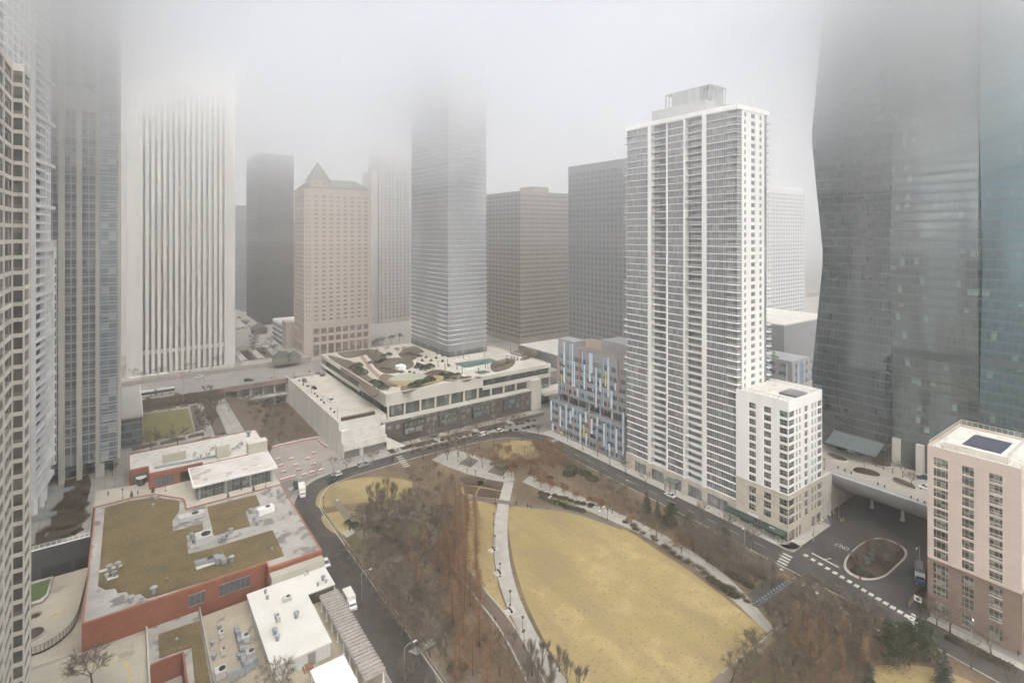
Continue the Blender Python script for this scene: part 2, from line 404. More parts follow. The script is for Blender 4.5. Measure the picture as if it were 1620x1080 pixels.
# ---------------- annex at the corner
AY0 = 91.3; AX1 = 206.2; AZ = 48.2; AX = TX - .35
A = thing('annex_tower', 'white mid-rise block with stone base and planted roof on the street corner', 'building', (AX, AY0, 0))
fl = LF(AX, AY0); fr_ = RF(AX, AY0); wall = MB(); stone = MB(); wins = []
def ay(px): return yatx(px, AX) - AY0
def ax(px): return xaty(px, AY0) - AX
LEN = TY0 - AY0
rw = rows(16.1, 44.9, 10, .45, .35); rwb = rows(5.6, 14.9, 3, .45, .35)
colsL = [(.36, ay(1232.6)), (ay(1219.6), ay(1208.2)), (ay(1195.6), ay(1184.6))]
colsR = [(.25, ax(1257.2)), (ax(1259.5), ax(1262)), (ax(1264.4), ax(1267)), (ax(1273), ax(1278)), (ax(1284), ax(1286.6)), (ax(1289), ax(1291.3)), (ax(1293.5), ax(1300.3)-.1)]
lattice(wall, wins, fl, .36, LEN, 16.1, AZ, colsL, rw); lattice(wall, wins, fr_, 0, ax(1300.6), 16.1, AZ, colsR, rw)
lattice(stone, wins, fl, .36, LEN, 5.2, 15.9, colsL, rwb, dep=.35)
lattice(stone, wins, fr_, 0, ax(1300.6), 5.2, 15.9, colsR, rwb, dep=.35)
stone.ob(fl, -.12, LEN, -.3, .12, 15.9, 16.3); stone.ob(fr_, -.12, ax(1300.6), -.3, .12, 15.9, 16.3)
gw2 = []
lattice(stone, gw2, fl, .36, LEN, 0, 5.2, [(ay(1248)+.4, ay(1232.6)), (ay(1228), ay(1210)), (ay(1205), ay(1190)), (ay(1186), ay(1170))], [(.4, 3.9)], dep=.45)
lattice(stone, gw2, fr_, .01, ax(1300.6), 0, 5.2, [(.3, ax(1257)), (ax(1259.5), ax(1262)), (ax(1264.4), ax(1267)), (ax(1284), ax(1290)), (ax(1292), ax(1299))], [(.2, 4.0)], dep=.45)
wall.build('wall', white_paint, A); stone.build('stone_base', pale_stone, A)
g_ax = GL('annex_glass', (.045,.047,.048), (.28,.27,.24), 1.05, 1.44, 16.1, .35, (.42,.42,.4), .07, .07, u0=.2, mid=(.10,.105,.11))
many('window', wins, g_ax, A); many('shop_window', gw2, g_ax, A)
m_ = MB(); m_.box(AX+.5, AX1-.1, AY0+.5, TY0, .1, AZ-1.1); m_.build('core', white_conc, A)
m_ = MB(); m_.box(AX+.36, AX1-.36, AY0+.36, TY0-.02, AZ-1.1, AZ-.9); m_.build('roof', roof_white, A)
m_ = MB(); m_.box(AX1-.36, AX1, AY0+.36, TY0, 10, AZ); m_.build('rear_wall', white_paint, A)
m_ = MB(); railing(m_, [(AX+.15, TY0-2), (AX+.15, AY0+.15), (AX1-.2, AY0+.15), (AX1-.2, TY0)], AZ, 1.1); m_.build('roof_railing', rail_metal, A)
m_ = MB(); m_.box(*[v for ab in ((AX+9, AX+17), (AY0+2, AY0+8)) for v in ab], AZ-.88, AZ-.2); m_.build('solar_array', M('panel_grey', (.12,.125,.13), rough=.4, panel=(1, 50, .12, (.2,.2,.2))), A)

# ---------------- school with coloured fins
SX, SY0, SY1 = 184.6, yatx(988.6, 184.6), yatx(871.3, 184.6)
S = thing('school_building', 'grey panelled school block with blue, red and yellow vertical fins', 'building', (SX, SY0, 0))
gpanel = M('grey_panel', (.31,.315,.325), (.27,.275,.285), .4, .7, panel=(1.5, 1.1, .04, (.12,.12,.12)), fine=.08)
g_s = GL('school_glass', (.075,.08,.085), (.28,.30,.30), 1.2, 4.2, 0, .4, (.16,.16,.17), .12, 0, mid=(.10,.11,.12))
fl = LF(SX, SY0); wall = MB(); wins = []; SL = SY1 - SY0
def sy(px): return yatx(px, SX) - SY0
lattice(wall, wins, fl, .0, SL, 0, 17.3, evenly(.6, SL-.6, 9, 5.0), [(1.2,3.2),(5.2,7.4),(9.3,11.5),(13.3,15.6)], dep=.3)
up0, up1 = .0, SY1-SY0-4.5
lattice(wall, wins, ((SX+1.2, SY0), (0,1), (-1,0)), up0, up1, 21.3, 47.2, evenly(.5, up1-.5, 9, 4.7), [(22.6,24.9),(26.9,29.1),(31.2,33.4),(35.4,37.7),(39.7,42.2)], dep=.3)
lattice(wall, wins, ((SX+1.2, SY0), (1,0), (0,-1)), 0.3, 24, 21.3, 47.2, evenly(2, 23, 3, 3), [(22.6,24.9),(26.9,29.1),(31.2,33.4),(35.4,37.7)], dep=.3)
wall.box(SX, SX+26, SY0+.01, SY0+.3, 0, 17.3); wall.build('wall', gpanel, S); many('window', wins, g_s, S)
m_ = MB(); m_.box(SX+.45, SX+26, SY0+.3, SY1-.1, .1, 17.0); m_.box(SX+3.4, SX+25, SY0+1.5, SY1-6, 17.0, 21.3); m_.box(SX+1.65, SX+26, SY0+.35, SY0+up1-.1, 21.3, 46.6); m_.build('core', g_s, S)
m_ = MB()
for k in range(7): m_.box(SX+1.5, SX+2.1, SY0+2+k*7.6, SY0+2.6+k*7.6, 17.05, 21.3)
m_.build('terrace_columns', gpanel, S)
m_ = MB(); railing(m_, [(SX+.1, SY0+.2), (SX+.1, SY1-.2)], 17.3, 1.1, 1.2); m_.build('terrace_railing', rail_metal, S)
m_ = MB(); m_.box(SX+1.66, SX+26, SY0+.35, SY0+up1-.1, 46.62, 46.9); m_.build('roof', M('gravel_roof', (.27,.215,.15), (.22,.18,.13), .4, 1, fine=.3), S)
m_ = MB(); m_.box(SX+1.3, SX+9, SY0+35, SY0+up1-.2, 47.2, 49.8); m_.box(SX+7, SX+20, SY0+3, SY0+22, 46.9, 52.5); m_.build('penthouse', M('standing_seam', (.30,.30,.305), (.25,.25,.255), .4, .6, panel=(.8,60,.08,(.2,.2,.2))), S)
m_ = MB()
for k in range(13): m_.box(SX+.9, SX+4.6, SY0+1+k*2.3, SY0+1.25+k*2.3, 47.25, 47.5)
for k in range(4): m_.box(SX+.9+k*1.2, SX+1.05+k*1.2, SY0+.6, SY0+31, 47.52, 47.7)
m_.build('pergola', M('pergola_red', (.30,.22,.21)), S)
lb = M('fin_light_blue', (.52,.62,.69), fine=0); mb_ = M('fin_blue', (.22,.38,.52), fine=0); orr = M('fin_red', (.42,.17,.12), fine=0); ye = M('fin_yellow', (.62,.52,.08), fine=0)
fins = [(893,541,577,lb,1),(906,544,610,lb,1),(902,544,580,mb_,1),(882.5,565,601,orr,1),(917,554,598,orr,1),(921.5,556,586,mb_,1),(933.5,558,603,lb,1),(936.5,559,590,lb,1),(955,565,595,mb_,1),(962.5,566,628,lb,1),(976.5,569,602,mb_,1),(980,570,618,orr,1),(893,581,604,lb,1),(889,593,603,ye,1),(889,604,618,mb_,1),(900,597,628,orr,1),(909,572,611,lb,1),(925,577,615,lb,1),(943.5,582,644,lb,1),(950,599,619,lb,1),(958.5,587,611,ye,1),(955,614,642,mb_,1),(961,633,645,orr,1),(968,619,646,lb,1),(938,608,619,mb_,1),(914,615,627,lb,1),(926,620,632,mb_,1),(974,607,617,lb,1),
 (872.5,634,664,lb,0),(878,633,646,mb_,0),(887,642,674,lb,0),(883,664,686,orr,0),(896.5,640,678,lb,0),(903,649,669,lb,0),(906.5,644,659,lb,0),(913.5,646,674,mb_,0),(918.5,655,703,lb,0),(924,671,692,ye,0),(927,652,667,lb,0),(933,661,695,orr,0),(936.5,662,685,lb,0),(945.5,660,673,lb,0),(944,679,715,mb_,0),(956,670,706,lb,0),(966.5,668,697,mb_,0),(975.5,678,715,lb,0),(980,674,684,mb_,0),(986.5,674,718,lb,0),(986.5,652,672,lb,0),(959.5,699,715,mb_,0),(964,702,726,lb,0),(979,722,733,mb_,0),(946.5,693,718,orr,0),(928,685,709,lb,0),(901,685,694,mb_,0),(875,670,683,lb,0)]
for px, y0, y1, mm, upp in fins:
    X = SX + 1.2*upp; Y = yatx(px, X); wd = .40 if mm is lb else .24; zz0, zz1 = zat(y1, X, Y), zat(y0, X, Y)
    m_ = MB(); m_.box(X-.5, X-.02, Y-wd, Y+wd, max(.3,zz0), zz1); m_.build('fin', mm, S)

# ---------------- podium building with roof garden
PXX, PY, PX1, PY1, PZ = 106.0, 254.0, 214.0, 364.0, 24.6
P = thing('podium_building', 'long low podium with white upper walls, dark brick flats below and a garden roof', 'building', (PXX, PY, 0))
stucco = M('cream_panel', (.50,.48,.425), (.44,.42,.37), .12, .85, fine=.07, panel=(7, 60, .05, (.44,.41,.35)))
dbrick = M('dark_brick', (.105,.075,.072), (.085,.062,.06), .5, .9, fine=.3, panel=(.9,.5,.08,(.07,.05,.05)))
g_p = GL('podium_glass', (.055,.06,.058), (.25,.27,.25), 1.4, 6, 0, .3, (.16,.17,.165), .1, 0, mid=(.11,.12,.115))
m_ = MB(); m_.box(PXX+3.2, PX1-.5, PY+1.8, PY1-.4, .1, 24.0); m_.build('core', g_p, P)
m_ = MB(); xs = xaty(764.4, PY)
m_.box(PXX, xs, PY, PY+.8, 18.3, PZ); m_.box(xs, PX1, PY, PY+.8, 22.3, PZ); m_.box(xs, PX1, PY-.02, PY+.8, 16.6, 18.7)
m_.box(PXX, PXX+.8, PY+.8, PY1, 22.4, PZ); m_.box(PXX, PXX+.8, PY+.8, yatx(567.8, PXX), 18.3, 22.4); m_.box(PXX, PXX+.8, yatx(567.8, PXX), PY1, 16.9, 18.6)
m_.box(PX1-.8, PX1, PY+.8, PY1, 10, PZ); m_.box(PXX+.8, PX1-.8, PY1-.8, PY1, 10, PZ)
m_.build('upper_wall', stucco, P)
m_ = MB(); m_.box(PXX+.8, PX1-.8, PY+.8, PY1-.8, 23.3, 24.05); m_.build('roof_deck', deckpave, P)
m_ = MB(); m_.box(103.2, 196, 251.2, PY+1.6, 0, 11.4); m_.box(103.2, 108, PY+1.6, 268, 0, 11.4); m_.build('brick_flats', dbrick, P)
m_ = MB(); m_.box(102.8, 196.2, 250.8, PY+1.8, 11.4, 11.95); m_.box(102.8, 109.2, PY+1.8, 352, 11.4, 11.95); m_.build('terrace', stucco, P)
cols_ = []
for k in range(11):
    x = 107.5 + k*8.9; q = MB(); q.box(x-.45, x+.45, PY+.4, PY+1.2, 11.95, 18.3); cols_.append(q)
many('column', cols_, stucco, P)
m_ = MB(); railing(m_, [(103, 251), (196, 251)], 11.95, 1.1, 1.8); m_.build('terrace_railing', M('glass_rail', (.42,.43,.40), rough=.3, fine=0), P)
wp = []; g_f = GL('flat_glass', (.06,.066,.06), (.27,.30,.275), 1.1, 3.2, 0, .6, (.03,.03,.03), .14, .12, mid=(.13,.14,.13))
bf = RF(103.2, 251.2)
for k, u in enumerate([11, 31, 51.5, 72.5]):    # framed bay windows
    q = MB(); q.ob(bf, u, u+11, 0, 1.3, 3.4, 3.7); q.ob(bf, u, u+11, 0, 1.3, 6.5, 6.8); q.ob(bf, u-.4, u+11.4, 0, 1.9, 9.5, 9.9); q.ob(bf, u, u+.3, 0, 1.3, 3.7, 9.5); q.ob(bf, u+10.7, u+11, 0, 1.3, 3.7, 9.5)
    q.build('bay_frame', dark_metal, P)
    w = MB(); w.ob(bf, u+.3, u+10.7, .02, 1.15, 3.7, 6.5); w.ob(bf, u+.3, u+10.7, .02, 1.15, 6.8, 9.5); wp.append(w)
for u in (2.5, 7, 24, 27.5, 45, 48.5, 65, 68.5, 86, 89.5):
    for z in (.6, 3.9, 7.0):
        if u < 9 and z < 5: continue
        w = MB(); w.ob(bf, u, u+2.3, -.05, .1, z, z+2.2); wp.append(w)
for k in range(21):
    w = MB(); u = 11 + k*4.0; w.ob(bf, u, u+3.4, -.05, .12, 10.2, 11.2); wp.append(w)
many('window', wp, g_f, P)
m_ = MB(); m_.box(196.2, 203, 250, 258, 0, 17.5); m_.box(196.2, 214, 258.2, 266, 9, 9.9); m_.box(203.2, 226, 246, 258, 8.2, 9.6); m_.box(203.2, 232, 262, 263, 0, 8); m_.build('link_block', stucco, P)
m_ = MB(); m_.box(203.5, 226, 246.2, 247, 9.6, 10.6); m_.box(203, 214, 257, 257.6, 13, 14.6); m_.build('ramp_parapet', stucco, P)

# roof garden (lies on the podium roof)
ZR = 24.07
beds = [[(533,556),(560,553),(585,556),(575,562),(548,566)],[(519,563),(535,566),(560,574),(552,582),(535,578)],[(541,580),(575,590),(600,612),(590,628),(566,604),(543,590)],
        [(575,552),(600,556),(612,566),(600,576),(588,570)],[(592,572),(640,566),(655,578),(625,590),(603,588)],[(606,592),(634,597),(665,596),(640,606),(612,612),(600,604)],
        [(636,610),(672,594),(690,590),(695,598),(668,612),(640,622)],[(630,560),(650,556),(664,562),(648,570)],[(655,600),(685,586),(712,588),(720,594),(700,602),(668,610)],
        [(777,576),(800,568),(815,572),(806,582),(782,588)],[(812,556),(842,553),(850,562),(826,570),(806,566)],[(690,592),(740,597),(740,602),(700,602)],[(634,556),(655,548),(668,556),(652,562)]]
bm = MB()
for b in beds:
    q = smoothpoly(PX(b, ZR), 4); bm.prism(q, ZR, ZR + .35)
tag(bm.build('planting_bed', M('bed_dry', (.14,.108,.07), (.085,.065,.045), .3, 1, fine=.6, bump=.5)), 'curved beds of dry grasses and mulch in the podium roof garden', 'plant bed', kind='stuff')
m_ = MB(); m_.prism(smoothpoly(PX([(612,602),(640,598),(680,594),(702,597),(690,606),(640,612)], ZR), 4), ZR+.36, ZR+.42)
tag(m_.build('putting_green', M('roof_lawn', (.30,.235,.12), (.24,.19,.10), .2, 1)), 'small dry lawn on the podium roof garden', 'lawn')
m_ = MB(); pp = smoothpoly(PX([(616,599),(640,593),(668,592),(676,598),(655,602),(625,604)], ZR), 4); m_.prism(pp, ZR+.43, ZR+.5)
tag(m_.build('pond_cover', M('pale_green', (.33,.34,.27), (.27,.28,.22), .3, .7)), 'pale drained pond set in the roof garden lawn', 'pond')
m_ = MB(); m_.add([p+(ZR+.02,) for p in offset(smoothpoly(PX([(568,558),(577,570),(588,585),(600,596),(612,606),(630,612)], ZR), 5, False), 1.3)] + [p+(ZR+.02,) for p in reversed(offset(smoothpoly(PX([(568,558),(577,570),(588,585),(600,596),(612,606),(630,612)], ZR), 5, False), -1.3))], [tuple(range(52))])
tag(m_.build('brick_path', M('brick_path', (.26,.175,.14), (.22,.15,.12), .5, .9)), 'brick path winding through the roof garden', 'path', kind='structure')
pool = [G(px, py, ZR) for px, py in ((718,575),(775,566.5),(789,572),(735,581.5))]
q = MB(); q.prism(pool, ZR+.02, ZR+.14); o = q.build('swimming_pool', M('pool_cover', (.045,.12,.105), (.04,.10,.09), .3, .6, panel=(4,-4,.1,(.07,.15,.13)))); tag(o, 'long rectangular pool under a dark green cover on the podium roof', 'pool')
q = MB(); q.prism([G(px, py, ZR) for px, py in ((750,588.5),(767,585.5),(776,588.5),(760,591.8))], ZR+.02, ZR+.14); tag(q.build('hot_tub', MATS['pool_cover']), 'small square green-covered tub near the roof edge', 'pool')
x, y = G(634, 586, ZR)
te = thing('garden_tent', 'white cube tent standing in the middle of the roof garden', 'tent', (x, y, ZR))
q = MB(); q.box(x-2.4, x+2.4, y-2.2, y+2.2, ZR, ZR+3); q.build('side_wall', white_paint, te)
q = MB(); q.loft([[(x-2.6,y-2.4,ZR+3.02),(x+2.6,y-2.4,ZR+3.02),(x+2.6,y+2.4,ZR+3.02),(x-2.6,y+2.4,ZR+3.02)],[(x-.2,y-.2,ZR+3.9),(x+.2,y-.2,ZR+3.9),(x+.2,y+.2,ZR+3.9),(x-.2,y+.2,ZR+3.9)]]); q.build('roof', white_paint, te)
for k, (px, py) in enumerate(((803,566),(808,567.2),(813,568.4),(818,569.6),(823,570.8))):
    x, y = G(px, py, ZR); q = MB(); q.box(x-.9, x+.9, y-1.2, y+1.2, ZR+2.4, ZR+2.55)
    for a in (-.8, .8):
        for b in (-1.1, 1.1): q.box(x+a-.05, x+a+.05, y+b-.05, y+b+.05, ZR, ZR+2.4)
    q.box(x-.8, x+.8, y+.95, y+1.05, ZR, ZR+2.4)
    tag(q.build('cabana', white_paint), 'one of the white cabanas in a row at the end of the pool deck', 'cabana', 'white pool cabanas')
for k, (px, py) in enumerate(((708,577),(723,584),(731,591),(757,591),(768,582),(801,571),(808,559),(766,565),(733,567),(704,585),(693,580),(772,583))):
    x, y = G(px, py, ZR); q = MB(); q.box(x-.12, x+.12, y-.12, y+.12, ZR, ZR+3.4); q.box(x-.25, x+.25, y-.25, y+.25, ZR, ZR+.25); q.box(x-.2, x+.2, y-.2, y+.2, ZR+3.4, ZR+3.6)
    tag(q.build('deck_light_post', dark_metal), 'slim dark light post on the pale pool deck', 'post', 'posts round the roof pool')

# ---------------- ramp box with terraces
RXa, RXb, RYa, RYb = 82.0, 103.0, 253.0, 357.0
Rm = thing('ramp_building', 'white concrete parking deck with zigzag stair parapets at its end', 'building', (RXa, RYa, 0))
boardc = M('board_concrete', (.57,.56,.52), (.46,.45,.41), .35, .85, streak=True, fine=.1, panel=(6, 3.1, .05, (.40,.39,.36)))
q = MB(); q.box(RXa+.5, 105.8, RYa+.5, RYb, 0, 14.6); q.box(RXa, RXa+.5, RYa+.5, RYb+2, -3, 15.6); q.box(RXa, 103, RYa, RYa+.5, 6, 15.6); q.build('wall', boardc, Rm)
q = MB(); q.box(RXa+.5, 105.9, RYa+.5, RYb+2, 14.62, 14.9); q.build('deck', deckpave, Rm)
def panel(mb, y, x0, x1, zs, ze, zb, t=.45):   # wall with sloping top
    mb.add([(x0,y,zb),(x1,y,zb),(x1,y+t,zb),(x0,y+t,zb),(x0,y,zs),(x1,y,ze),(x1,y+t,ze),(x0,y+t,zs)], BOXF)
q = MB(); panel(q, 246.0, RXa+.2, 103.1, 7.3, 7.6, 4.0); panel(q, 247.6, RXa+3.5, 103, 7.4, 12.2, 6.5); q.build('lower_stair_parapet', boardc, Rm)
q = MB(); panel(q, 249.4, RXa+.2, 98.8, 12.3, 12.6, 7.2); panel(q, 251.0, RXa+3.5, 98.6, 12.3, 16.6, 11); q.box(98.8, 99.2, 249.4, RYa, 7.3, 12.6); q.build('upper_stair_parapet', boardc, Rm)
q = MB(); q.box(RXa, RXa+.44, 246.5, RYa, 0, 7.3); q.box(RXa, RXa+.44, 249.8, RYa, 7.3, 12.3); q.box(RXa+.44, 103, 246.6, RYa, 6.2, 6.9); q.box(RXa+.44, 98.7, 249.9, RYa, 11.2, 11.9); q.box(90, 91.4, 246.1, 247, 0, 4); q.box(RXa+.44, 103, 249, 249.4, 0, 6.2); q.build('stair_wall', boardc, Rm)
q = MB(); q.box(RXa+.6, 89.8, 247.4, 247.6, 0, 4); q.box(91.6, 102.5, 247.4, 247.6, 0, 4); q.build('garage_door_or_shade', M('garage_door_or_shade', (.20,.19,.18), panel=(60,.5,.05,(.12,.12,.12))), Rm)
q = MB(); x0, x1 = 103.1, 112
q.add([(x0,246,0),(x1,245,0),(x1,245.5,0),(x0,246.5,0),(x0,246,6.2),(x1,245,.6),(x1,245.5,.6),(x0,246.5,6.2)], BOXF); q.build('stair_side', boardc, Rm)
q = MB(); q.box(84.5, 101, 255.5, 257.5, 14.95, 16.4); tag(q.build('deck_hedge', M('hedge_dry', (.12,.085,.06), (.08,.06,.045), 1.5, 1, fine=.8, bump=1)), 'clipped brown hedge at the end of the open parking deck', 'hedge')

# ---------------- wavy balcony tower
QX, QY, QX1, QY1, QZ = 171.8, 308.2, 201.5, 363.5, 224.0
Q = thing('wavy_tower', 'slender tower with rippling white balcony slabs vanishing into the cloud', 'building', (QX, QY, 24))
g_q = GL('wavy_glass', (.22,.232,.24), (.32,.33,.33), 1.5, 3.1, 24, .25, (.24,.25,.26), .12, .0, mid=(.28,.295,.31), ior=1.8)
q = MB(); q.box(QX, QX1, QY, QY1, 24, QZ); q.build('glazing', g_q, Q)
slabs = []
i = 0; z = 32.0
edge = M('slab_edge', (.56,.57,.58), (.47,.48,.49), .3, .7)
while z < QZ:
    pts = []
    def wob(s, k): return .9 + .95*math.sin(s*.105 + z*.045 + k) + .55*math.sin(s*.23 - z*.08 + 2*k)
    for j in range(28): s_ = j/28*(QY1-QY); pts.append((QX - max(.25, wob(s_, 0)), QY1 - s_))
    for j in range(16): s_ = j/16*(QX1-QX); pts.append((QX + s_, QY - max(.25, wob(s_+57, 1.3))))
    pts += [(QX1 + 1.2, QY), (QX1 + 1.2, QY1)]
    m_ = MB(); m_.prism(pts, z-.12, z+.16); slabs.append(m_); z += 3.1; i += 1
many('balcony_slab', slabs, edge, Q)
q = MB(); q.box(QX-.3, QX1+.4, QY-.3, QY1, 24.1, 27.5); q.build('lobby', g_p, Q)

# ---------------- white marble tower (striped)
OX, OY, OW, OZ = .6, 398.5, 59.1, 224.0; OB = 18.0
O = thing('striped_tower', 'huge pale tower of narrow vertical ribs fading into low cloud', 'building', (OX, OY, OB))
gran = M('pale_granite', (.53,.52,.495), (.46,.455,.435), .15, .8, panel=(1.5, 3.9, .06, (.48,.47,.45)), fine=.05, streak=True)
dk = GL('ribbon_glass', (.25,.232,.215), (.42,.39,.33), 1.3, 3.9, 18, .14, (.20,.18,.165), .0, .75, mid=(.29,.27,.25))
q = MB(); q.box(OX+.6, OX+OW-.6, OY+.7, OY+OW, OB, OZ); q.build('core', dk, O)
c0, c1 = xaty(223, OY)-OX, xaty(357, OY)-OX
q = MB(); q.ob(RF(OX, OY), 0, c0-.4, -.6, .0, OB, OZ); q.box(OX, OX+.6, OY+.6, OY+OW, OB, OZ); q.build('corner_wall', gran, O)
q = MB(); q.ob(RF(OX, OY), c1+.2, OW, -.6, .0, OB, OZ); q.box(OX+OW-.6, OX+OW, OY+.6, OY+OW, OB, OZ); q.build('corner_wall', gran, O)
n = 15; pr = []; st = []; pitch = (c1 - c0) / n
for k in range(n + 1):
    u = c0 + k*pitch; m_ = MB(); m_.ob(RF(OX, OY), u-.85, u+.85, -.6, 1.1, OB, OZ); pr.append(m_)
many('rib', pr, gran, O)
q = MB()
for k in range(n): q.ob(RF(OX, OY), c0+k*pitch+.86, c0+(k+1)*pitch-.86, -.62, .35, OB+12.5, OB+15)
q.build('lintel_band', gran, O)

# ---------------- stone hotel with pyramid
HX, HYY, HX1, HZ, HB = 104.5, 395.7, 152.5, 138.0, 15.4
Hh = thing('stone_hotel', 'tan stone hotel with rows of punched windows, hipped roof and corner pyramid', 'building', (HX, HYY, HB))
tan = M('hotel_stone', (.40,.345,.30), (.365,.315,.275), .2, .85, fine=.1, panel=(1.6,1.1,.05,(.36,.29,.235)))
g_h = GL('hotel_glass', (.12,.10,.088), (.30,.26,.22), 1.2, 3.4, 0, .3, mid=(.18,.15,.135))
wall = MB(); wins = []; ch = 4.2   # chamfered near corner
f1 = ((HX+ch, HYY), (1,0), (0,-1)); f2 = ((HX, HYY+ch), (0,1), (-1,0)); s2 = math.sqrt(.5); f3 = ((HX, HYY+ch), (s2,-s2), (-s2,-s2))
L1 = HX1-HX-ch; rw = rows(41, 133.5, 29, 1.05, .85)
def hcols(L, n, w): return evenly(.8, L-.8, n, w)
for f_, L_, n_ in ((f1, L1, 8), (f2, 27, 7), (f3, ch*math.sqrt(2), 2)):
    c_ = hcols(L_, n_, 2.6 if n_ > 2 else 1.1)
    lattice(wall, wins, f_, 0, L_, 39.5, HZ, c_, rw)
    if n_ > 2: lattice(wall, wins, f_, 0, L_, HB, 39.5, evenly(.8, L_-.8, n_, 3.9 if n_ == 8 else 2.2), [(HB+1, HB+9.2), (HB+11.4, HB+15), (HB+17, HB+21)])
    else: wall.ob(f_, 0, L_, -.35, 0, HB, 39.5)
    wall.ob(f_, -.2, L_+.2, .01, .4, 39.0, 39.6); wall.ob(f_, -.2, L_+.2, .01, .5, HZ-.9, HZ); wall.ob(f_, -.2, L_+.2, .01, .3, HB+9.6, HB+10)
wall.build('wall', tan, Hh); many('window', wins, g_h, Hh)
q = MB(); q.prism([(HX+ch+.2,HYY+.5),(HX1-.1,HYY+.5),(HX1-.1,HYY+31),(HX+.5,HYY+31),(HX+.5,HYY+ch+.2)], HB, HZ-1); q.build('core', tan, Hh)
cop = M('copper_grey', (.17,.18,.155), (.14,.15,.13), .3, .7)
q = MB(); a = 1.5
q.loft([[(HX+a,HYY+a,HZ-1),(HX1-a,HYY+a,HZ-1),(HX1-a,HYY+30,HZ-1),(HX+a,HYY+30,HZ-1)],[(HX+a,HYY+a,HZ+1.5),(HX1-a,HYY+a,HZ+1.5),(HX1-a,HYY+30,HZ+1.5),(HX+a,HYY+30,HZ+1.5)],[(HX+8,HYY+9,HZ+7.5),(HX1-9,HYY+9,HZ+7.5),(HX1-9,HYY+22,HZ+7.5),(HX+8,HYY+22,HZ+7.5)]]); q.build('hipped_roof', cop, Hh)
px_, py_ = xaty(503.6, HYY+6), HYY+6
q = MB(); q.loft([[(px_-6.5,py_-4.5,HZ+1),(px_+6.5,py_-4.5,HZ+1),(px_+6.5,py_+8,HZ+1),(px_-6.5,py_+8,HZ+1)],[(px_-6.5,py_-4.5,HZ+6),(px_+6.5,py_-4.5,HZ+6),(px_+6.5,py_+8,HZ+6),(px_-6.5,py_+8,HZ+6)]]); q.build('turret', tan, Hh)
q = MB(); zz = zat(256, px_, py_); q.loft([[(px_-7.3,py_-5.3,HZ+6.05),(px_+7.3,py_-5.3,HZ+6.05),(px_+7.3,py_+8.8,HZ+6.05),(px_-7.3,py_+8.8,HZ+6.05)],[(px_-.05,py_+1.7,zz),(px_+.05,py_+1.7,zz),(px_+.05,py_+1.8,zz),(px_-.05,py_+1.8,zz)]]); q.build('pyramid_roof', cop, Hh)
cz = []
for dx in (-3, 3):
    c_ = MB(); c_.tube((px_+dx, py_-4.4, HZ+3.6), (px_+dx, py_-4.75, HZ+3.6), 1.0, n=12); cz.append(c_)
many('round_window', cz, g_h, Hh)

# ---------------- background towers
def bg_tower(name, label, X0, X1, Y0, Y1, z0, z1, wmat, gmat, fh, fw, ww, wh, top=None, band=False):
    b = thing(name, label, 'building', (X0, Y0, z0)); wall = MB(); wins = []; n = max(1, int((z1-z0-6)/fh))
    rw = rows(z0+4, z0+4+n*fh, n, (fh-wh)*.6, (fh-wh)*.4)
    for f_, L_ in ((RF(X0, Y0), X1-X0), (LF(X0, Y0+.35), Y1-Y0-.35)):
        k = max(1, int(L_/fw))
        if band:   # window ribbons, one per storey
            a = z0
            for r0, r1 in rw:
                wall.ob(f_, 0, L_, -.35, 0, a, r0); w = MB(); w.ob(f_, .1, L_, -.5, -.3, r0, r1); wins.append(w); a = r1
            wall.ob(f_, 0, L_, -.35, 0, a, z1)
            for j in range(k): wall.ob(f_, (j+.5)*L_/k-.2, (j+.5)*L_/k+.2, .01, .3, z0, z1)
        else: lattice(wall, wins, f_, 0, L_, z0, z1, evenly(.5, L_-.5, k, ww), rw)
    wall.build('wall', wmat, b); many('window_band' if band else 'window', wins, gmat, b)
    q = MB(); q.box(X0+.55, X1-.05, Y0+.55, Y1-.05, z0, z1-.8); q.build('core', wmat, b)
    if top:
        q = MB(); q.box(*top); q.build('roof_box', wmat, b)
    return b
darkm = M('dark_cladding', (.055,.052,.05), (.045,.043,.042), .2, .7, fine=.05)
g_d = GL('dark_glass', (.05,.048,.046), (.16,.15,.13), 1.5, 3.8, 0, .15, mid=(.085,.08,.078))
X0, Y0 = G(409, 515, 15.4)
D5 = bg_tower('dark_tower', 'near black slab tower behind the stone hotel, its roof cut flat', X0, xaty(465, Y0), Y0, yatx(390, X0), 15.4, zat(242, X0, Y0), darkm, g_d, 3.9, 3.2, 1.6, 2.0, band=True)
bl = M('grey_blue_cladding', (.20,.22,.23), fine=.05); g_b = GL('blue_glass', (.13,.15,.17), (.3,.32,.33), 2, 3.6, 0, .2, mid=(.2,.23,.25))
X0, Y0 = G(378, 505, 15.4); bg_tower('slim_tower', 'slim blue grey block seen between the pale ribbed tower and the black one', X0, xaty(394, Y0+60)+4, Y0+60, Y0+90, 15.4, zat(324, X0, Y0+60), bl, g_b, 3.8, 3, 2, 2, band=True)
X0, Y0 = G(452, 470, 15.4); bg_tower('grey_block', 'low grey block filling the gap between black tower and stone hotel', X0, X0+60, Y0, Y0+40, 15.4, zat(353, X0+20, Y0), bl, g_b, 3.8, 3, 2, 2, band=True)
pale = M('pale_tan_cladding', (.40,.37,.34), (.34,.32,.30), .2, .8, fine=.06)
X0, Y0 = G(600, 512, 15.4); X1 = xaty(655, Y0)
PM = bg_tower('pale_tower', 'tall pale tower with vertical stone strips between hotel and wavy tower', X0, X1, Y0, Y0+30, 15.4, zat(213, X0, Y0), pale, g_b, 3.6, 4.2, 2.2, 2.6)
q = MB(); q.box(X0-7, X0-.02, Y0+3, Y0+28, 15.4, zat(271, X0, Y0)); q.build('side_wing', pale, PM)
q = MB()
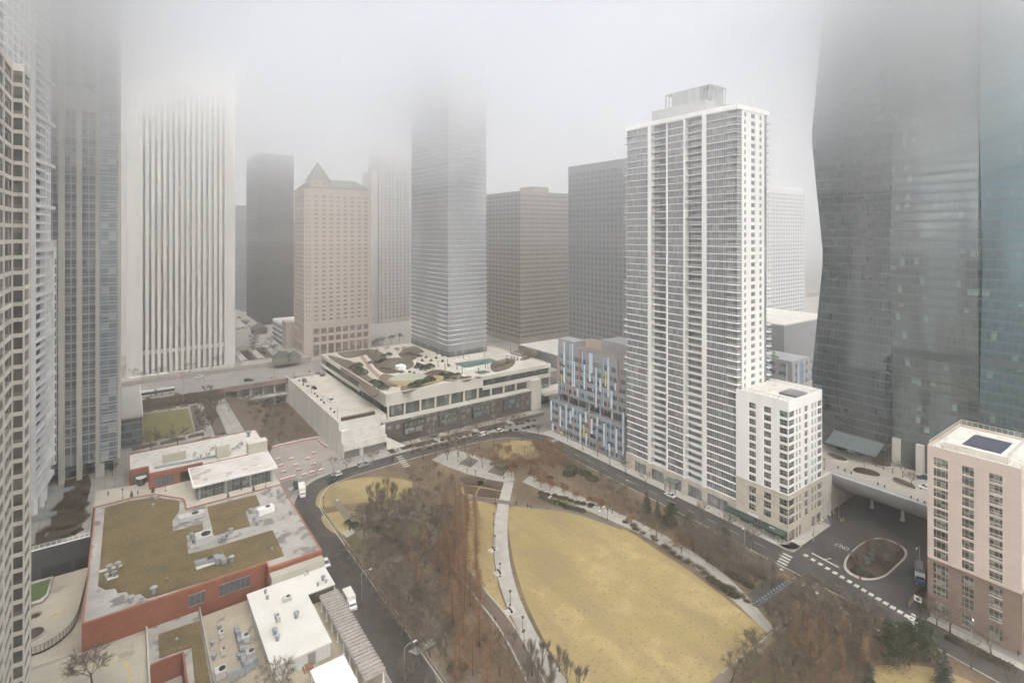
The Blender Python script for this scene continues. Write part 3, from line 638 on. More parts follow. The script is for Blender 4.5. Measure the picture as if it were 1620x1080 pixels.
for k in range(5): q.box(X0+3+k*8.5, X0+4.4+k*8.5, Y0-.7, Y0-.02, 15.4, zat(258, X0, Y0)); 
q.build('rib', pale, PM)
brn = M('brown_grey_cladding', (.27,.25,.22), (.23,.215,.19), .2, .8, fine=.06)
g_br = GL('bronze_glass', (.10,.09,.078), (.24,.21,.17), 1.6, 3.7, 0, .2, mid=(.12,.105,.09))
X0, Y0 = G(823, 545, 15.4); bg_tower('bronze_tower', 'broad bronze office block with horizontal window ribbons behind the school', X0, xaty(899, Y0)+6, Y0, yatx(772, X0)+8, 15.4, zat(302, X0, Y0), brn, g_br, 3.7, 5.5, 3, 1.9, top=(X0+22, X0+40, Y0+12, Y0+30, zat(302,X0,Y0)-1, zat(291,X0,Y0)), band=True)
g_g = GL('grey_glass', (.12,.125,.13), (.22,.23,.23), 1.7, 3.7, 0, .2, mid=(.13,.14,.15))
gy = M('slate_cladding', (.21,.215,.22), (.19,.195,.20), .2, .7, fine=.05)
X0 = 262.0; Y0 = yatx(1000, X0); Yf = yatx(899, X0)
bg_tower('slate_tower', 'slate grey glass office tower just left of the white apartment tower', X0, X0+40, Y0, Yf, 15.4, zat(257, X0, Y0+30), gy, g_g, 3.7, 3.6, 2.6, 2.3)
X0, Y0 = 232.0, 252.0
b = thing('low_hall', 'low grey metal-clad hall with a broad white roof', 'building', (X0, Y0, 0))
q = MB(); q.box(X0, X0+52, Y0, 312, 0, 24.2); q.build('wall', M('metal_cladding', (.19,.195,.20), (.17,.175,.18), .3, .6, panel=(2.5, 2.5, .05, (.15,.155,.16))), b)
q = MB(); q.box(X0+.4, X0+51.6, Y0+.4, 311.6, 24.22, 24.6); q.build('roof', roof_white, b)
X0, Y0 = G(1254, 572, 30); b = thing('rear_school_wing', 'grey panelled block with blue fins glimpsed behind the annex', 'building', (X0, Y0, 0))
wall = MB(); wins = []
lattice(wall, wins, RF(X0, Y0), 0, xaty(1289, Y0)-X0, 0, 30, evenly(1, xaty(1289,Y0)-X0-1, 4, 2), rows(14, 29, 3, 1.6, 1)); lattice(wall, wins, LF(X0, Y0+.35), 0, 24, 0, 30, evenly(2, 23, 3, 5), rows(14, 29, 3, 1.6, 1))
wall.box(X0+.5, X0+24, Y0+.5, Y0+24, 0, 29.3); wall.build('wall', gpanel, b); many('window', wins, g_s, b)
for u, mm, z0_, z1_ in ((5.2, lb, 15, 27), (9.5, mb_, 14, 29), (11.8, mb_, 13, 27)):
    q = MB(); q.ob(RF(X0, Y0), u, u+.7, .02, .4, z0_, z1_); q.build('fin', mm, b)
for u, mm in ((3, lb), (14, mb_), (19, lb)):
    q = MB(); q.ob(LF(X0, Y0), u, u+.7, .02, .4, 14, 28); q.build('fin', mm, b)
q = MB(); q.lathe((X0+6, Y0+14, 29.3), [(1.6,0),(1.6,1.5),(.6,2.2),(.5,3.6),(.1,3.8)], 10); q.tube((X0+7,Y0+12,30.4),(X0+2,Y0+10,30.4),.8,n=8); q.build('roof_vent', M('vent_green', (.22,.30,.20), fine=0), b)
X0, Y0 = 345.0, 205.0; b = thing('dark_hall', 'low black hall with a pale flat roof beside the glass tower', 'building', (X0, 176, 15))
q = MB(); q.box(X0, X0+70, 176, 250, 10, zat(508, 352, 196)); q.build('wall', gy, b); q = MB(); q.box(X0+.4, X0+69, 176.4, 249, zat(508, 352, 196)+.02, zat(508, 352, 196)+1); q.build('roof', roof_white, b)
X0, Y0 = G(1190, 500, 15.4); whf = M('far_white', (.55,.55,.55), fine=0)
bg_tower('far_grid_tower', 'distant white gridded block almost lost in mist beside the glass tower', 470, 560, 265, 340, 15.4, 150, whf, g_b, 3.8, 4.6, 3.0, 2.2)

# ---------------- dark glass tower of three stacked volumes
VX = 242.0
V = thing('glass_tower', 'dark teal glass tower of three rippling volumes on concrete legs', 'building', (VX, 40, 15.4))
yb_ = [yatx(1293, VX), yatx(1411, VX), yatx(1552, VX), yatx(1700, VX)]
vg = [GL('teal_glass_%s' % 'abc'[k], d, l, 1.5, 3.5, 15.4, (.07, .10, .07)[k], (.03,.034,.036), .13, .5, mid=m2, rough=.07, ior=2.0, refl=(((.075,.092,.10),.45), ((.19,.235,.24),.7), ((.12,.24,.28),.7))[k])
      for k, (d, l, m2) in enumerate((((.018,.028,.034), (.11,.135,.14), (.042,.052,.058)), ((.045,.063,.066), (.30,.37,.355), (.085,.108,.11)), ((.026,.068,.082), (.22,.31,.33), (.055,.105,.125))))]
def tri(z, z0, hp): t = ((z - z0) / hp) % 2; return 1 - 2*min(t, 2 - t)
VZ0, VZ1 = 26.0, 222.0
slab_dark = M('spandrel_dark', (.06,.072,.078), fine=0, rough=.4)
for k in range(3):
    ph = 43 if k != 1 else 95
    def prof(z, k=k, ph=ph):
        w = 1.7 * tri(z, ph, 52)
        x = VX - w - (.5 if k == 1 else 0)
        return x, yb_[k+1] + (.6 if k == 1 else 0), yb_[k] + (w*1.0 if k == 0 else 0)
    rings = []; z = VZ0 - (6 if k == 0 else 0)
    z_start = z
    while z < VZ1 + .1:
        x, ya_, yb2 = prof(z); rings.append([(x, ya_, z), (x+26, ya_, z), (x+26, yb2, z), (x, yb2, z)]); z += 6.5
    q = MB(); q.loft(rings); q.build('glass_volume', vg[k], V)
    sl_ = []; z = z_start + 3
    while z < VZ1:
        x, ya_, yb2 = prof(z); m_ = MB(); h_ = .13
        if k and 57 < z < 63: h_ = 1.9
        m_.box(x-.05, x+25, ya_ - (.1 if k == 2 else 0), yb2 + (.12 if k == 0 else 0), z-h_, z+h_); sl_.append(m_); z += 3.5
    many('floor_slab', sl_, slab_dark, V)
q = MB(); q.box(VX+.5, VX+26, 30, yb_[0]-1, 15.4, 26); q.box(VX-.5, VX+1, yb_[1]+1, yb_[0]-1.5, 15.4, 20)
q.build('base', slab_dark, V)
lg = []
for px in (1419, 1457, 1500): 
    y = yatx(px, VX); m_ = MB(); m_.box(VX-1.5, VX+.3, y-1.2, y+1.2, 15.4, 26); lg.append(m_)
many('leg', lg, concrete, V)
q = MB()
x0, y0 = G(1306, 678, 20); x1, y1 = G(1382, 698, 20)
q.add([(VX-9,yatx(1385,VX-9),19.2),(VX+.4,yatx(1385,VX-9),22.5),(VX+.4,yatx(1305,VX-9),22.5),(VX-9,yatx(1305,VX-9),19.2),(VX-9,yatx(1385,VX-9),19.5),(VX+.4,yatx(1385,VX-9),22.8),(VX+.4,yatx(1305,VX-9),22.8),(VX-9,yatx(1305,VX-9),19.5)], BOXF)
q.build('entrance_canopy', M('canopy_teal', (.10,.125,.13), (.14,.165,.17), .5, .4, panel=(1.3,50,.1,(.05,.06,.06))), V)

# ---------------- pink block
KX, KY0, KY1, KX1, KZ = 180.7, 33.0, 52.0, 208.8, 46.4
K = thing('pink_block', 'pink stone apartment block with a railed pool terrace on its roof', 'building', (KX, KY0, 0))
pink = M('pink_stone', (.53,.445,.39), (.49,.41,.36), .2, .85, fine=.1, panel=(3.4, 2.9, .05, (.42,.33,.285)))
brn2 = M('rose_brown_stone', (.235,.175,.14), (.205,.15,.12), .3, .9, fine=.25, panel=(3.4, 2.9, .05, (.2,.14,.115)))
g_k = GL('pink_glass', (.045,.05,.045), (.28,.33,.29), 1.0, 1.5, 16, .42, (.42,.38,.32), .09, .1, u0=.35, mid=(.10,.11,.10))
def ky(px): return yatx(px, KX) - KY0
kc = [(ky(1499.5), ky(1476.5)), (ky(1541), ky(1521.5)), (ky(1586), ky(1564.5))]
fl = LF(KX, KY0); wall = MB(); low = MB(); wins = []
LK = KY1 - KY0
lattice(wall, wins, fl, .4, LK, 15.4, KZ, kc, rows(15.6, 43.6, 10, .25, .22), dep=.4)
lattice(low, wins, fl, .4, LK, 5.4, 15.0, kc, rows(5.5, 14.6, 3, .25, .22), dep=.4)
lattice(low, wins, fl, .4, LK, 0, 5.4, kc, [(.8, 4.2)], dep=.4)
low.ob(fl, -.1, LK, -.3, .25, 15.0, 15.4); low.ob(RF(KX, KY0), .4, 28, -.35, 0, 0, 15.2)
wall.ob(RF(KX, KY0), .0, 28, -.4, 0, 15.4, KZ)
wall.ob(((KX, KY1), (1,0), (0,1)), 0, 28, 0, .3, 15.4, KZ); low.ob(((KX, KY1), (1,0), (0,1)), 0, 28, 0, .3, 0, 15.2)
wall.box(KX1, KX1+.3, KY0, KY1, 0, KZ)
wall.build('upper_wall', pink, K); low.build('lower_wall', brn2, K); many('window', wins, g_k, K)
bl_ = []
for r0, r1 in rows(15.6, 43.6, 10, .25, .22) + rows(5.5, 14.6, 3, .25, .22):
    a, b2 = sorted(kc[2]); m_ = MB(); m_.ob(fl, a+.02, b2-.02, -.3, .02, r0-.05, r0+.1); m_.ob(fl, a+.02, b2-.02, -.05, .03, r0+.85, r0+.97)
    for j in range(9): uu = a+.1+(b2-a-.2)*j/8; m_.ob(fl, uu-.03, uu+.03, -.04, .02, r0+.1, r0+.85)
    bl_.append(m_)
many('balcony', bl_, M('balcony_rail', (.52,.49,.44), fine=0), K)
q = MB(); q.box(KX+.6, KX1-.05, KY0+.6, KY1-.3, .1, KZ-1); q.build('core', pink, K)
q = MB(); q.box(KX+.42, KX1, KY0+.42, KY1, KZ-.98, KZ-.8); q.build('roof', roof_white, K)
q = MB(); q.box(KX+3.4, KX+22, KY0+3.2, KY1-2.5, KZ-.78, KZ+.9); q.build('pool_deck', roof_white, K)
q = MB(); q.box(KX+5.2, KX+17, KY0+5, KY1-6, KZ+.92, KZ+1.05); q.build('pool_cover', M('pool_navy', (.03,.036,.065), (.036,.042,.075), .4, .6, fine=.05), K)
q = MB(); railing(q, [(KX+.2, KY0+.2), (KX+.2, KY1-.1), (KX1, KY1-.1), (KX1, KY0)], KZ, 1.3, 1.3, .06); railing(q, [(KX+3.5, KY0+3.3), (KX+21.9, KY0+3.3)], KZ+.9, 1.1, 1.3, .05); q.build('roof_railing', M('rail_cream', (.55,.52,.45), fine=0), K)
# ================================================================ GROUND, STREETS, PLAZAS
far_ground = M('far_ground', (.20,.19,.175), (.15,.145,.135), .03, 1, fine=.2)
q = MB(); q.add([(-3200,-1500,-.06),(3600,-1500,-.06),(3600,4200,-.06),(-3200,4200,-.06)], [(0,1,2,3)]); struct('ground', q, far_ground)
def sheet(name, pts, z, mat, label=None, sm=0):
    if sm: pts = smoothpoly(pts, sm)
    a = sum(pts[i][0]*pts[(i+1) % len(pts)][1]-pts[(i+1) % len(pts)][0]*pts[i][1] for i in range(len(pts)))
    if a < 0: pts = pts[::-1]
    return struct(name, flat(pts, z), mat, label)
def block(name, x0, x1, y0, y1, z0, z1, mat, label=None):
    q = MB(); q.box(x0, x1, y0, y1, z0, z1); return struct(name, q, mat, label)
sheet('park_ground', [(58,-60),(172,-60),(172,226),(160,232),(120,236),(70,234),(58,220)], -.03, dirtgrass)
# streets
road_line = smoothpoly([(55.3,40),(55.3,120),(55.3,200),(57,214),(62,224),(70,230.5),(90,233.2),(125,234),(152,231.5),(165,226),(172,216),(174.6,203),(174.0,180),(173.8,120),(173.2,90),(172.4,60),(171.0,40),(168,10),(160,-30)], 5, False)
struct('street', ribbon(road_line, -4.7, 4.7, -.015), asphalt)
rl_a = road_line[:next(i for i, q_ in enumerate(road_line) if q_[0] > 165 and q_[1] < 89)]; rl_b = [q_ for q_ in road_line if q_[0] > 150 and q_[1] < 52]
for ln in (rl_a, rl_b): struct('kerb', ribbon(ln, 4.7, 5.0, -.03, .12), pave_light); struct('pavement', ribbon(ln, 5.0, 7.2, .02), pave)
struct('kerb', ribbon(road_line, -5.0, -4.7, -.03, .12), pave_light)
struct('pavement', ribbon([(50.2,40),(50.2,205)], 0, 3.0, .04), pave)
sheet('pavement', [(178.9,93),(182,91.3),(206,91.3),(206,88.2),(181,88.2),(178,90)], .10, pave_light)
block('pavement', 178.6, 184, 88, 219, -.02, .10, pave_light)
sheet('pavement', [(60,239),(103,239),(103,246),(200,244),(200,249.8),(103,250),(103,253),(60,253)], .03, pave)
sheet('forecourt', [(103,239.2),(196,239.2),(200,243),(200,250.6),(103,250.6)], .015, mulch)
# side street with turning island and the dark road under the deck
sheet('side_street', [(177,88.2),(206,88.2),(213,92.5),(232,92.5),(262,92.5),(262,30),(209.5,30),(209.5,52.4),(182,52.4),(177,50)], -.01, asphalt)
sheet('lot_floor', [(206.3,92.5),(262,92.5),(262,150),(206.3,150)], -.012, asphalt)
isl = smoothpoly(PX([(1335,898),(1340,880),(1362,860),(1385,851),(1410,855),(1432,868),(1434,880),(1420,895),(1400,912),(1375,918),(1350,912)]), 4)
q = MB(); q.prism(isl, -.01, .18); struct('island_kerb', q, pave_light)
c = (sum(p[0] for p in isl)/len(isl), sum(p[1] for p in isl)/len(isl)); isl2 = [(c[0]+(x-c[0])*.92, c[1]+(y-c[1])*.92) for x, y in isl]
q = MB(); q.prism(isl2, .1, .26); struct('island_soil', q, mulch)
mk = MB()
for k in range(16):
    t = k/15; x0, y0 = G(1275+t*172, 878+t*103); mk.prism([(x0-.75,y0-.62),(x0+.75,y0-.62),(x0+.75,y0+.62),(x0-.75,y0+.62)], -.002, .006)
for k in range(6):
    t = k/5; x0, y0 = G(1246-t*14, 878+t*20); mk.prism([(x0-.42,y0-1.5),(x0+.42,y0-1.5),(x0+.42,y0+1.5),(x0-.42,y0+1.5)], -.012, .004)
for k in range(6):
    t = k/5; x0, y0 = G(1452-t*12, 975+t*18); mk.prism([(x0-.36,y0-1.5),(x0+.36,y0-1.5),(x0+.36,y0+1.5),(x0-.36,y0+1.5)], -.012, .004)
for px, py, n, dx in ((640,730,6,0), (1508/6.23+640-60+40, 0, 0, 0)):
    for k in range(n):
        x0, y0 = G(632+k*2.2, 722+k*3.0); mk.prism([(x0-1.5,y0-.4),(x0+1.5,y0-.4),(x0+1.5,y0+.4),(x0-1.5,y0+.4)], -.012, .004)
for k in range(7):
    x0, y0 = G(864+k*2.8, 700.5-k*.9); mk.prism([(x0-.25,y0-1.2),(x0+.25,y0-1.2),(x0+.25,y0+1.2),(x0-.25,y0+1.2)], -.012, .004)
for k in range(5):
    x0, y0 = G(458+k*2.6, 773.5-k*1.2); mk.prism([(x0-.25,y0-1.0),(x0+.25,y0-1.0),(x0+.25,y0+1.0),(x0-.25,y0+1.0)], -.012, .004)
x0, y0 = G(1284, 874); x1, y1 = G(1327, 897); mk.prism([(x0-.3,y0),(x0+.3,y0),(x1+.3,y1),(x1-.3,y1)], -.008, .006)
def arrow(mb, px, py, ang, s=1.):
    x, y = G(px, py); c_, s_ = math.cos(ang), math.sin(ang)
    for poly in ([(-1.6,-.12),(.4,-.12),(.4,.12),(-1.6,.12)], [(.4,-.5),(1.6,0),(.4,.5)]):
        mb.prism([(x+(a*c_-b*s_)*s, y+(a*s_+b*c_)*s) for a, b in poly], -.008, .006)
arrow(mk, 995, 760.5, rad(90), 1.2); arrow(mk, 1308, 884, rad(160), 1.1); arrow(mk, 1090, 821, rad(-90), .9); arrow(mk, 1240, 880, rad(-90))
for k in range(8):
    x0, y0 = G(1254+k*19, 914+k*11.6); mk.prism([(x0-.4,y0-.5),(x0+.4,y0-.5),(x0+.4,y0+.5),(x0-.4,y0+.5)], -.002, .006)
for yy in range(95, 215, 9): mk.prism([(173.7,yy),(173.85,yy),(173.85,yy+4),(173.7,yy+4)], -.012, .002)
struct('road_markings', mk, marking)
def text(body, x, y, z, size, rot, mat, name, parent=None, ext=.004):
    cu = bpy.data.curves.new(name, 'FONT'); cu.body = body; cu.size = size; cu.extrude = ext; cu.align_x = 'CENTER'; cu.align_y = 'CENTER'
    cu.materials.append(mat); o = bpy.data.objects.new(name, cu); COL.objects.link(o); o.location = (x, y, z); o.rotation_euler = rot
    if parent: o.parent = parent; o.location = (x-parent.location.x, y-parent.location.y, z-parent.location.z)
    return o
x, y = G(1332, 864); o = text('ONLY', x, y, .0, 2.1, (0, 0, rad(90)), marking, 'road_lettering'); o['kind'] = 'structure'; o['label'] = 'the word ONLY painted on the side street'; o.scale = (.75, 1.5, 1)
q = MB()
for a, b in ((1.6, 1.75), (2.0, 2.15)): pass
# upper street level
block('upper_plaza', -260, 105.9, 388.5, 900, 0, 17.9, pave)
block('upper_street', -260, 46, 350, 388.4, 0, 15.38, asphalt_old)
block('upper_street', 46, 105.9, 350.5, 388.4, 13.4, 15.38, asphalt_old)
block('upper_street', 106.1, 700, 364.2, 388.4, 0, 15.38, asphalt_old)
block('upper_ground', 106.1, 900, 388.5, 1000, 0, 15.35, pave)
block('upper_ground', 214.2, 900, 266.2, 364.1, 0, 15.3, pave)
block('upper_ground', 285, 900, 150.2, 266.1, 0, 15.3, pave)
block('upper_plaza_east', 207, 345, 92.8, 150, 0, 15.36, M('plaza_tan', (.40,.36,.305), (.34,.31,.27), .12, .9, fine=.2, panel=(2.4,-2.4,.05,(.28,.25,.22))))
block('deck_slab', 216.5, 345, 28, 92.7, 13.9, 15.36, MATS['plaza_tan'])
block('far_wall', 262.2, 345, 20, 92.6, -.1, 13.8, concrete)
# curved underside of the deck edge
q = MB(); prof = []
for k in range(13):
    a = k/12*math.pi/2; prof.append((214.6 + 9.5*(1-math.cos(a)), 15.2 - 7.6*math.sin(a)))
prof = [(214.3,15.55),(214.3,15.25)] + prof + [(232,7.2),(232,8.2),(218,15.1),(216.4,15.55)]
q.loft([[(x, 92.3, z) for x, z in prof], [(x, 26, z) for x, z in prof]])
fascia = M('fascia_concrete', (.30,.30,.29), (.25,.25,.245), .2, .6, fine=.08, panel=(6,100,.05,(.22,.22,.215)))
o = q.build('deck_edge', fascia, smooth=False); tag(o, 'smooth grey curved concrete edge of the raised plaza over the side street', 'bridge edge')
q = MB(); q.box(214.0, 214.32, 26, 92.2, 15.2, 15.62); tag(q.build('edge_trim', M('trim_white', (.72,.73,.74), fine=0, rough=.4)), 'bright metal trim strip along the raised plaza edge', 'trim')
for k, (px, py) in enumerate(((1379, 803), (1428, 823), (1330, 790), (1475, 850))):
    x, y = G(px, py); q = MB(); q.tube((x, y, 0), (x, y, 12), .55, n=10); q.lathe((x, y, 0), [(.8,0),(.8,.5),(.56,.6)], 10)
    tag(q.build('support_column', concrete, smooth=False), 'round concrete column in the shade under the raised plaza', 'column', 'columns below the raised plaza')
q = MB(); q.box(206.35, 214.2, 91.3, 92.4, 8.5, 15.9)
for a, b in ((206.35,207), (209.4,210), (212.6,213.4)): q.box(a, b, 91.3, 92.4, 0, 8.5)
q.box(206.35, 214.4, 92.5, 93, -.05, 8.5); q.box(208, 213, 91.5, 92.2, 6, 8.48)
tag(q.build('side_wall', concrete), 'stained concrete side wall with garage openings between annex and raised plaza', 'wall')
# planters on the raised plaza
for k, pts in enumerate((((1347,743),(1356,740),(1375,743),(1394,751),(1393,756),(1375,754),(1350,748)), ((1411,756),(1420,757),(1440,765),(1450,772),(1449,776),(1430,770),(1413,762)),
                        ((1376,722),(1384,722),(1400,730),(1412,738),(1408,741),(1390,738),(1378,730)), ((1307,719),(1315,718),(1330,723),(1342,729),(1338,731),(1320,727)))):
    pl = smoothpoly(PX(pts, 15.4), 4); t_ = thing('planter', ('long wedge planter nearest the plaza edge', 'second wedge planter along the plaza edge', 'leaf-shaped planter by the glass tower legs', 'thin low planter by the entrance drive')[k], 'planter', pl[0]+(15.36,))
    q = MB(); q.prism(pl, 15.37, 15.85); q.build('rim', concrete, t_)
    c = (sum(p[0] for p in pl)/len(pl), sum(p[1] for p in pl)/len(pl)); q = MB(); q.prism([(c[0]+(x-c[0])*.88, c[1]+(y-c[1])*.88) for x, y in pl], 15.6, 16.0); q.build('soil', mulch, t_)

# plaza on the left and lawn
plz = M('left_plaza', (.37,.355,.325), (.28,.265,.24), .2, .9, fine=.25, panel=(3.2,-40,.22,(.19,.18,.165)))
block('left_plaza', -160, 46, 232.2, 342, 0, 11.3, plz)
block('left_plaza', -160, -8.9, 211, 232.1, 0, 11.28, plz)
q = MB(); q.add([(-160,342.05,11.3),(46,342.05,11.3),(46,349.95,15.37),(-160,349.95,15.37),(-160,342.05,0),(46,342.05,0),(46,349.95,0),(-160,349.95,0)], [(0,1,2,3),(4,7,6,5),(0,4,5,1),(1,5,6,2),(2,6,7,3),(3,7,4,0)]); struct('bank', q, mulch)
sheet('plaza_lawn', PX([(226,701),(308,684),(297,646),(226,655)], 11.33), 11.33, M('plaza_grass', (.20,.175,.065), (.15,.14,.055), .15, 1, fine=.35))
bedm = M('bed_brown', (.13,.10,.075), (.09,.07,.052), .4, 1, fine=.6)
def bed(i, pts, z=11.3, lab='narrow clipped planting beds striping the plaza beside the lawn'):
    q = MB(); q.prism(PX(pts, z), z, z+.3); return q
q = MB()
for pts in (((226,653),(243,650),(243,646),(226,649)),((249,649),(278,645),(278,641),(249,645)),((285,644),(298,642),(297,638),(285,640)),((209,708),(248,700),(248,704),(209,713)),((254,699),(292,691),(293,695),(254,703)),((298,689),(322,684),(323,688),(298,693)),
            ((209,720),(248,712),(248,715),(209,724)),((254,711),(292,702),(293,705),(254,714)),((300,700),(333,690),(333,694),(300,704)),((301,643),(312,641),(323,678),(309,682)),((319,633),(334,631),(359,686),(341,690)),((281,627),(330,620),(333,628),(285,634))):
    q.prism(PX(pts, 11.3), 11.31, 11.6)
tag(q.build('plaza_beds', bedm), 'narrow brown planting beds striping the plaza round the small lawn', 'planting', kind='stuff')
# embankment, lot, viaduct
q = MB(); q.add([(46.02,258,0),(46.02,258,11.2),(46.02,350,11.2),(46.02,350,0),(60,284,0),(72,350,0)], [(1,4,5,2),(0,4,1),(0,3,5,4),(3,2,5),(0,1,2,3)]); struct('embankment', q, M('brush_ground', (.16,.115,.075), (.11,.08,.055), .3, 1, fine=.6, bump=.6))
sheet('embankment_foot', [(60,284),(82,284),(82,351),(72,350)], .01, MATS['brush_ground'])
sheet('gravel_lot', [(46.5,240.5),(82,240.5),(82,284),(60,284),(50,262)], .02, lot_gravel)
V2 = thing('viaduct', 'shadowy double-deck street viaduct with brown beams above the brush', 'bridge', (64, 350, 0))
q = MB(); q.box(46.1, 81.9, 349.4, 350.4, 12.6, 15.6); q.build('edge_beam', M('viaduct_rust', (.22,.165,.13), (.16,.12,.10), .3, .9), V2)
q = MB(); q.box(46.1, 81.9, 349.6, 358, 5.6, 6.8); q.build('lower_deck', concrete, V2)
q = MB()
for k in range(6): q.box(47+k*6.8, 47.9+k*6.8, 351, 352, 0, 5.58); q.box(47+k*6.8, 47.9+k*6.8, 351, 352, 6.85, 12.55)
q.build('column', concrete, V2); q = MB(); q.box(46.1, 105, 360.2, 361, 0, 13.3); q.build('rear_wall', concrete, V2)

# park surfaces
sheet('great_lawn', PX([(803,804),(840,803),(900,810),(955,824),(1000,843),(1040,870),(1090,902),(1140,940),(1180,972),(1210,1000),(1190,1022),(1140,1062),(1110,1100),(1000,1130),(925,1130),(890,1062),(860,1010),(834,955),(816,900),(806,850)]), .0, tan_lawn, sm=3)
pathm = M('park_path', (.36,.345,.31), (.28,.265,.235), .25, .9, fine=.25)
L_ = [(797,762),(787,800),(781,850),(785,900),(799,950),(822,1000),(850,1045),(880,1090),(900,1125)]; R_ = [(922,1125),(905,1090),(876,1045),(848,1000),(824,950),(809,900),(803,850),(805,800),(813,762)]
sheet('curved_path', smoothpoly(PX(L_), 4, False) + smoothpoly(PX(R_), 4, False), .012, pathm)
U_ = [(838,752),(900,777),(960,803),(1030,835),(1100,875),(1162,922),(1225,993)]; D_ = [(1213,1000),(1150,940),(1088,890),(1018,847),(950,816),(890,790),(826,762)]
sheet('long_path', smoothpoly(PX(U_), 4, False) + smoothpoly(PX(D_), 4, False), .012, pathm)
dkpath = M('dark_path', (.13,.115,.10), (.10,.09,.08), .5, .9)
sheet('dark_path', smoothpoly(PX([(735,782),(790,790),(850,798),(915,808),(985,832)]), 4, False) + smoothpoly(PX([(985,838),(910,813),(850,803),(790,796),(735,787)]), 4, False), .016, dkpath)
for k, pts in enumerate((((735,797),(783,799),(779,850),(783,900),(796,950),(826,1010),(852,1050),(830,1040),(800,1000),(768,960),(745,920),(735,860)), ((500,790),(512,772),(545,760),(600,754),(650,762),(640,785),(600,792),(540,798),(505,803)), ((510,815),(540,808),(575,812),(582,828),(560,838),(535,845),(515,832)),
        ((776,722),(785,706),(812,697),(838,698),(848,706),(840,716),(815,726),(790,730)), ((735,768),(795,775),(790,790),(735,782)), ((1370,1062),(1420,1050),(1500,1062),(1560,1100),(1400,1110)))):
    sheet('dormant_lawn', PX(pts), .004, tan_lawn, sm=4)
gl = M('green_lawn', (.10,.105,.035), (.12,.10,.045), .3, 1, fine=.4)
for pts in (((545,850),(560,834),(590,830),(595,850),(585,872),(560,875)), ((612,832),(655,828),(672,838),(650,850),(615,848)), ((1170,1085),(1210,1070),(1260,1090),(1200,1110))): sheet('green_lawn', PX(pts), .006, gl, sm=4)
sheet('ring_path', smoothpoly(PX([(540,850),(570,820),(640,815),(690,835),(690,860),(640,885),(570,885)]), 4), .002, dkpath)
sheet('crescent_bed', smoothpoly(PX([(550,850),(576,826),(640,820),(678,836),(678,858),(636,878),(575,878)]), 4), .004, mulch)
cl = PX([(722,888),(742,915),(765,945),(790,975),(812,1008),(832,1045),(850,1085),(860,1120)]); cl = smoothpoly(cl, 4, False)
struct('brick_walk', ribbon(cl, -1.7, 1.7, .014), M('brown_paver', (.14,.105,.08), (.11,.085,.068), .6, .9, fine=.4))
for a, b in ((-2.2, -1.7), (1.7, 2.2)): struct('walk_edge', ribbon(cl, a, b, .0, .06), pathm)
tanp = M('tan_path', (.20,.165,.125), (.15,.12,.09), .5, .95, fine=.4)
sheet('strip_path', [(65.5,90),(68.5,90),(68.5,212),(65.5,212)], .010, tanp)
sheet('cross_path', PX([(645,1030),(682,1008),(695,1014),(660,1036)]), .014, pathm); sheet('cross_path', PX([(540,842),(556,835),(562,842),(548,850)]), .014, pathm); sheet('cross_path', PX([(588,920),(612,908),(618,916),(596,928)]), .013, tanp)
sheet('lower_walk', PX([(675,1030),(690,1022),(722,1080),(735,1120),(705,1120)]), .011, tanp)
struct('garden_kerb', ribbon([(60.8,60),(60.8,208)], -.25, .25, -.02, .45), M('kerb_brown', (.26,.22,.17), (.17,.14,.11), 1, .9))
# plaza with square beds
sheet('square_plaza', PX([(683,727),(700,717),(723,712),(765,724),(812,740),(814,760),(798,762),(765,757),(736,748),(705,737)]), .012, pave)
for k, pts in enumerate((((722,735),(741,721),(760,728.5),(745,742)), ((767.5,747.5),(783.5,735),(806,744.5),(795,756)))):
    pl = PX(pts); t_ = thing('square_bed', ('diamond bed framed in stone nearer the street', 'diamond bed framed in stone nearer the curved path')[k], 'planter', pl[0]+(.012,))
    c = (sum(p[0] for p in pl)/4, sum(p[1] for p in pl)/4); q = MB(); q.prism(pl, .02, .3); q.build('rim', pave_light, t_)
    q = MB(); q.prism([(c[0]+(x-c[0])*.86, c[1]+(y-c[1])*.86) for x, y in pl], .1, .36); q.build('soil', M('grey_plants', (.12,.105,.085), (.09,.08,.065), .8, 1, fine=.6), t_)
q = MB()
for pts in (((727,757),(745,752),(768,757),(760,768),(736,765)),((763,769),(771,758),(797,765),(793,775)),((733,768),(757,771),(750,783),(734,778)),((760,772),(793,778),(790,788),(753,784))): q.prism(PX(pts), .0, .2)
tag(q.build('lower_beds', mulch), 'dark mulch beds in four blocks below the square plaza', 'planting', kind='stuff')
sheet('east_walk', PX([(1118,1082),(1195,1020),(1262,958),(1275,965),(1205,1030),(1140,1092)]), .014, tanp)
for k in range(6):
    t = k/5; q = MB(); a = G(1150+t*95, 1058-t*75); 
    sheet('walk_band', [(a[0]-2.2,a[1]+.4),(a[0]+2.2,a[1]+.4),(a[0]+2.2,a[1]),(a[0]-2.2,a[1])], .03, pave)
sheet('bike_bay', PX([(1182,940),(1222,912),(1262,925),(1235,955),(1215,965)]), .012, asphalt)

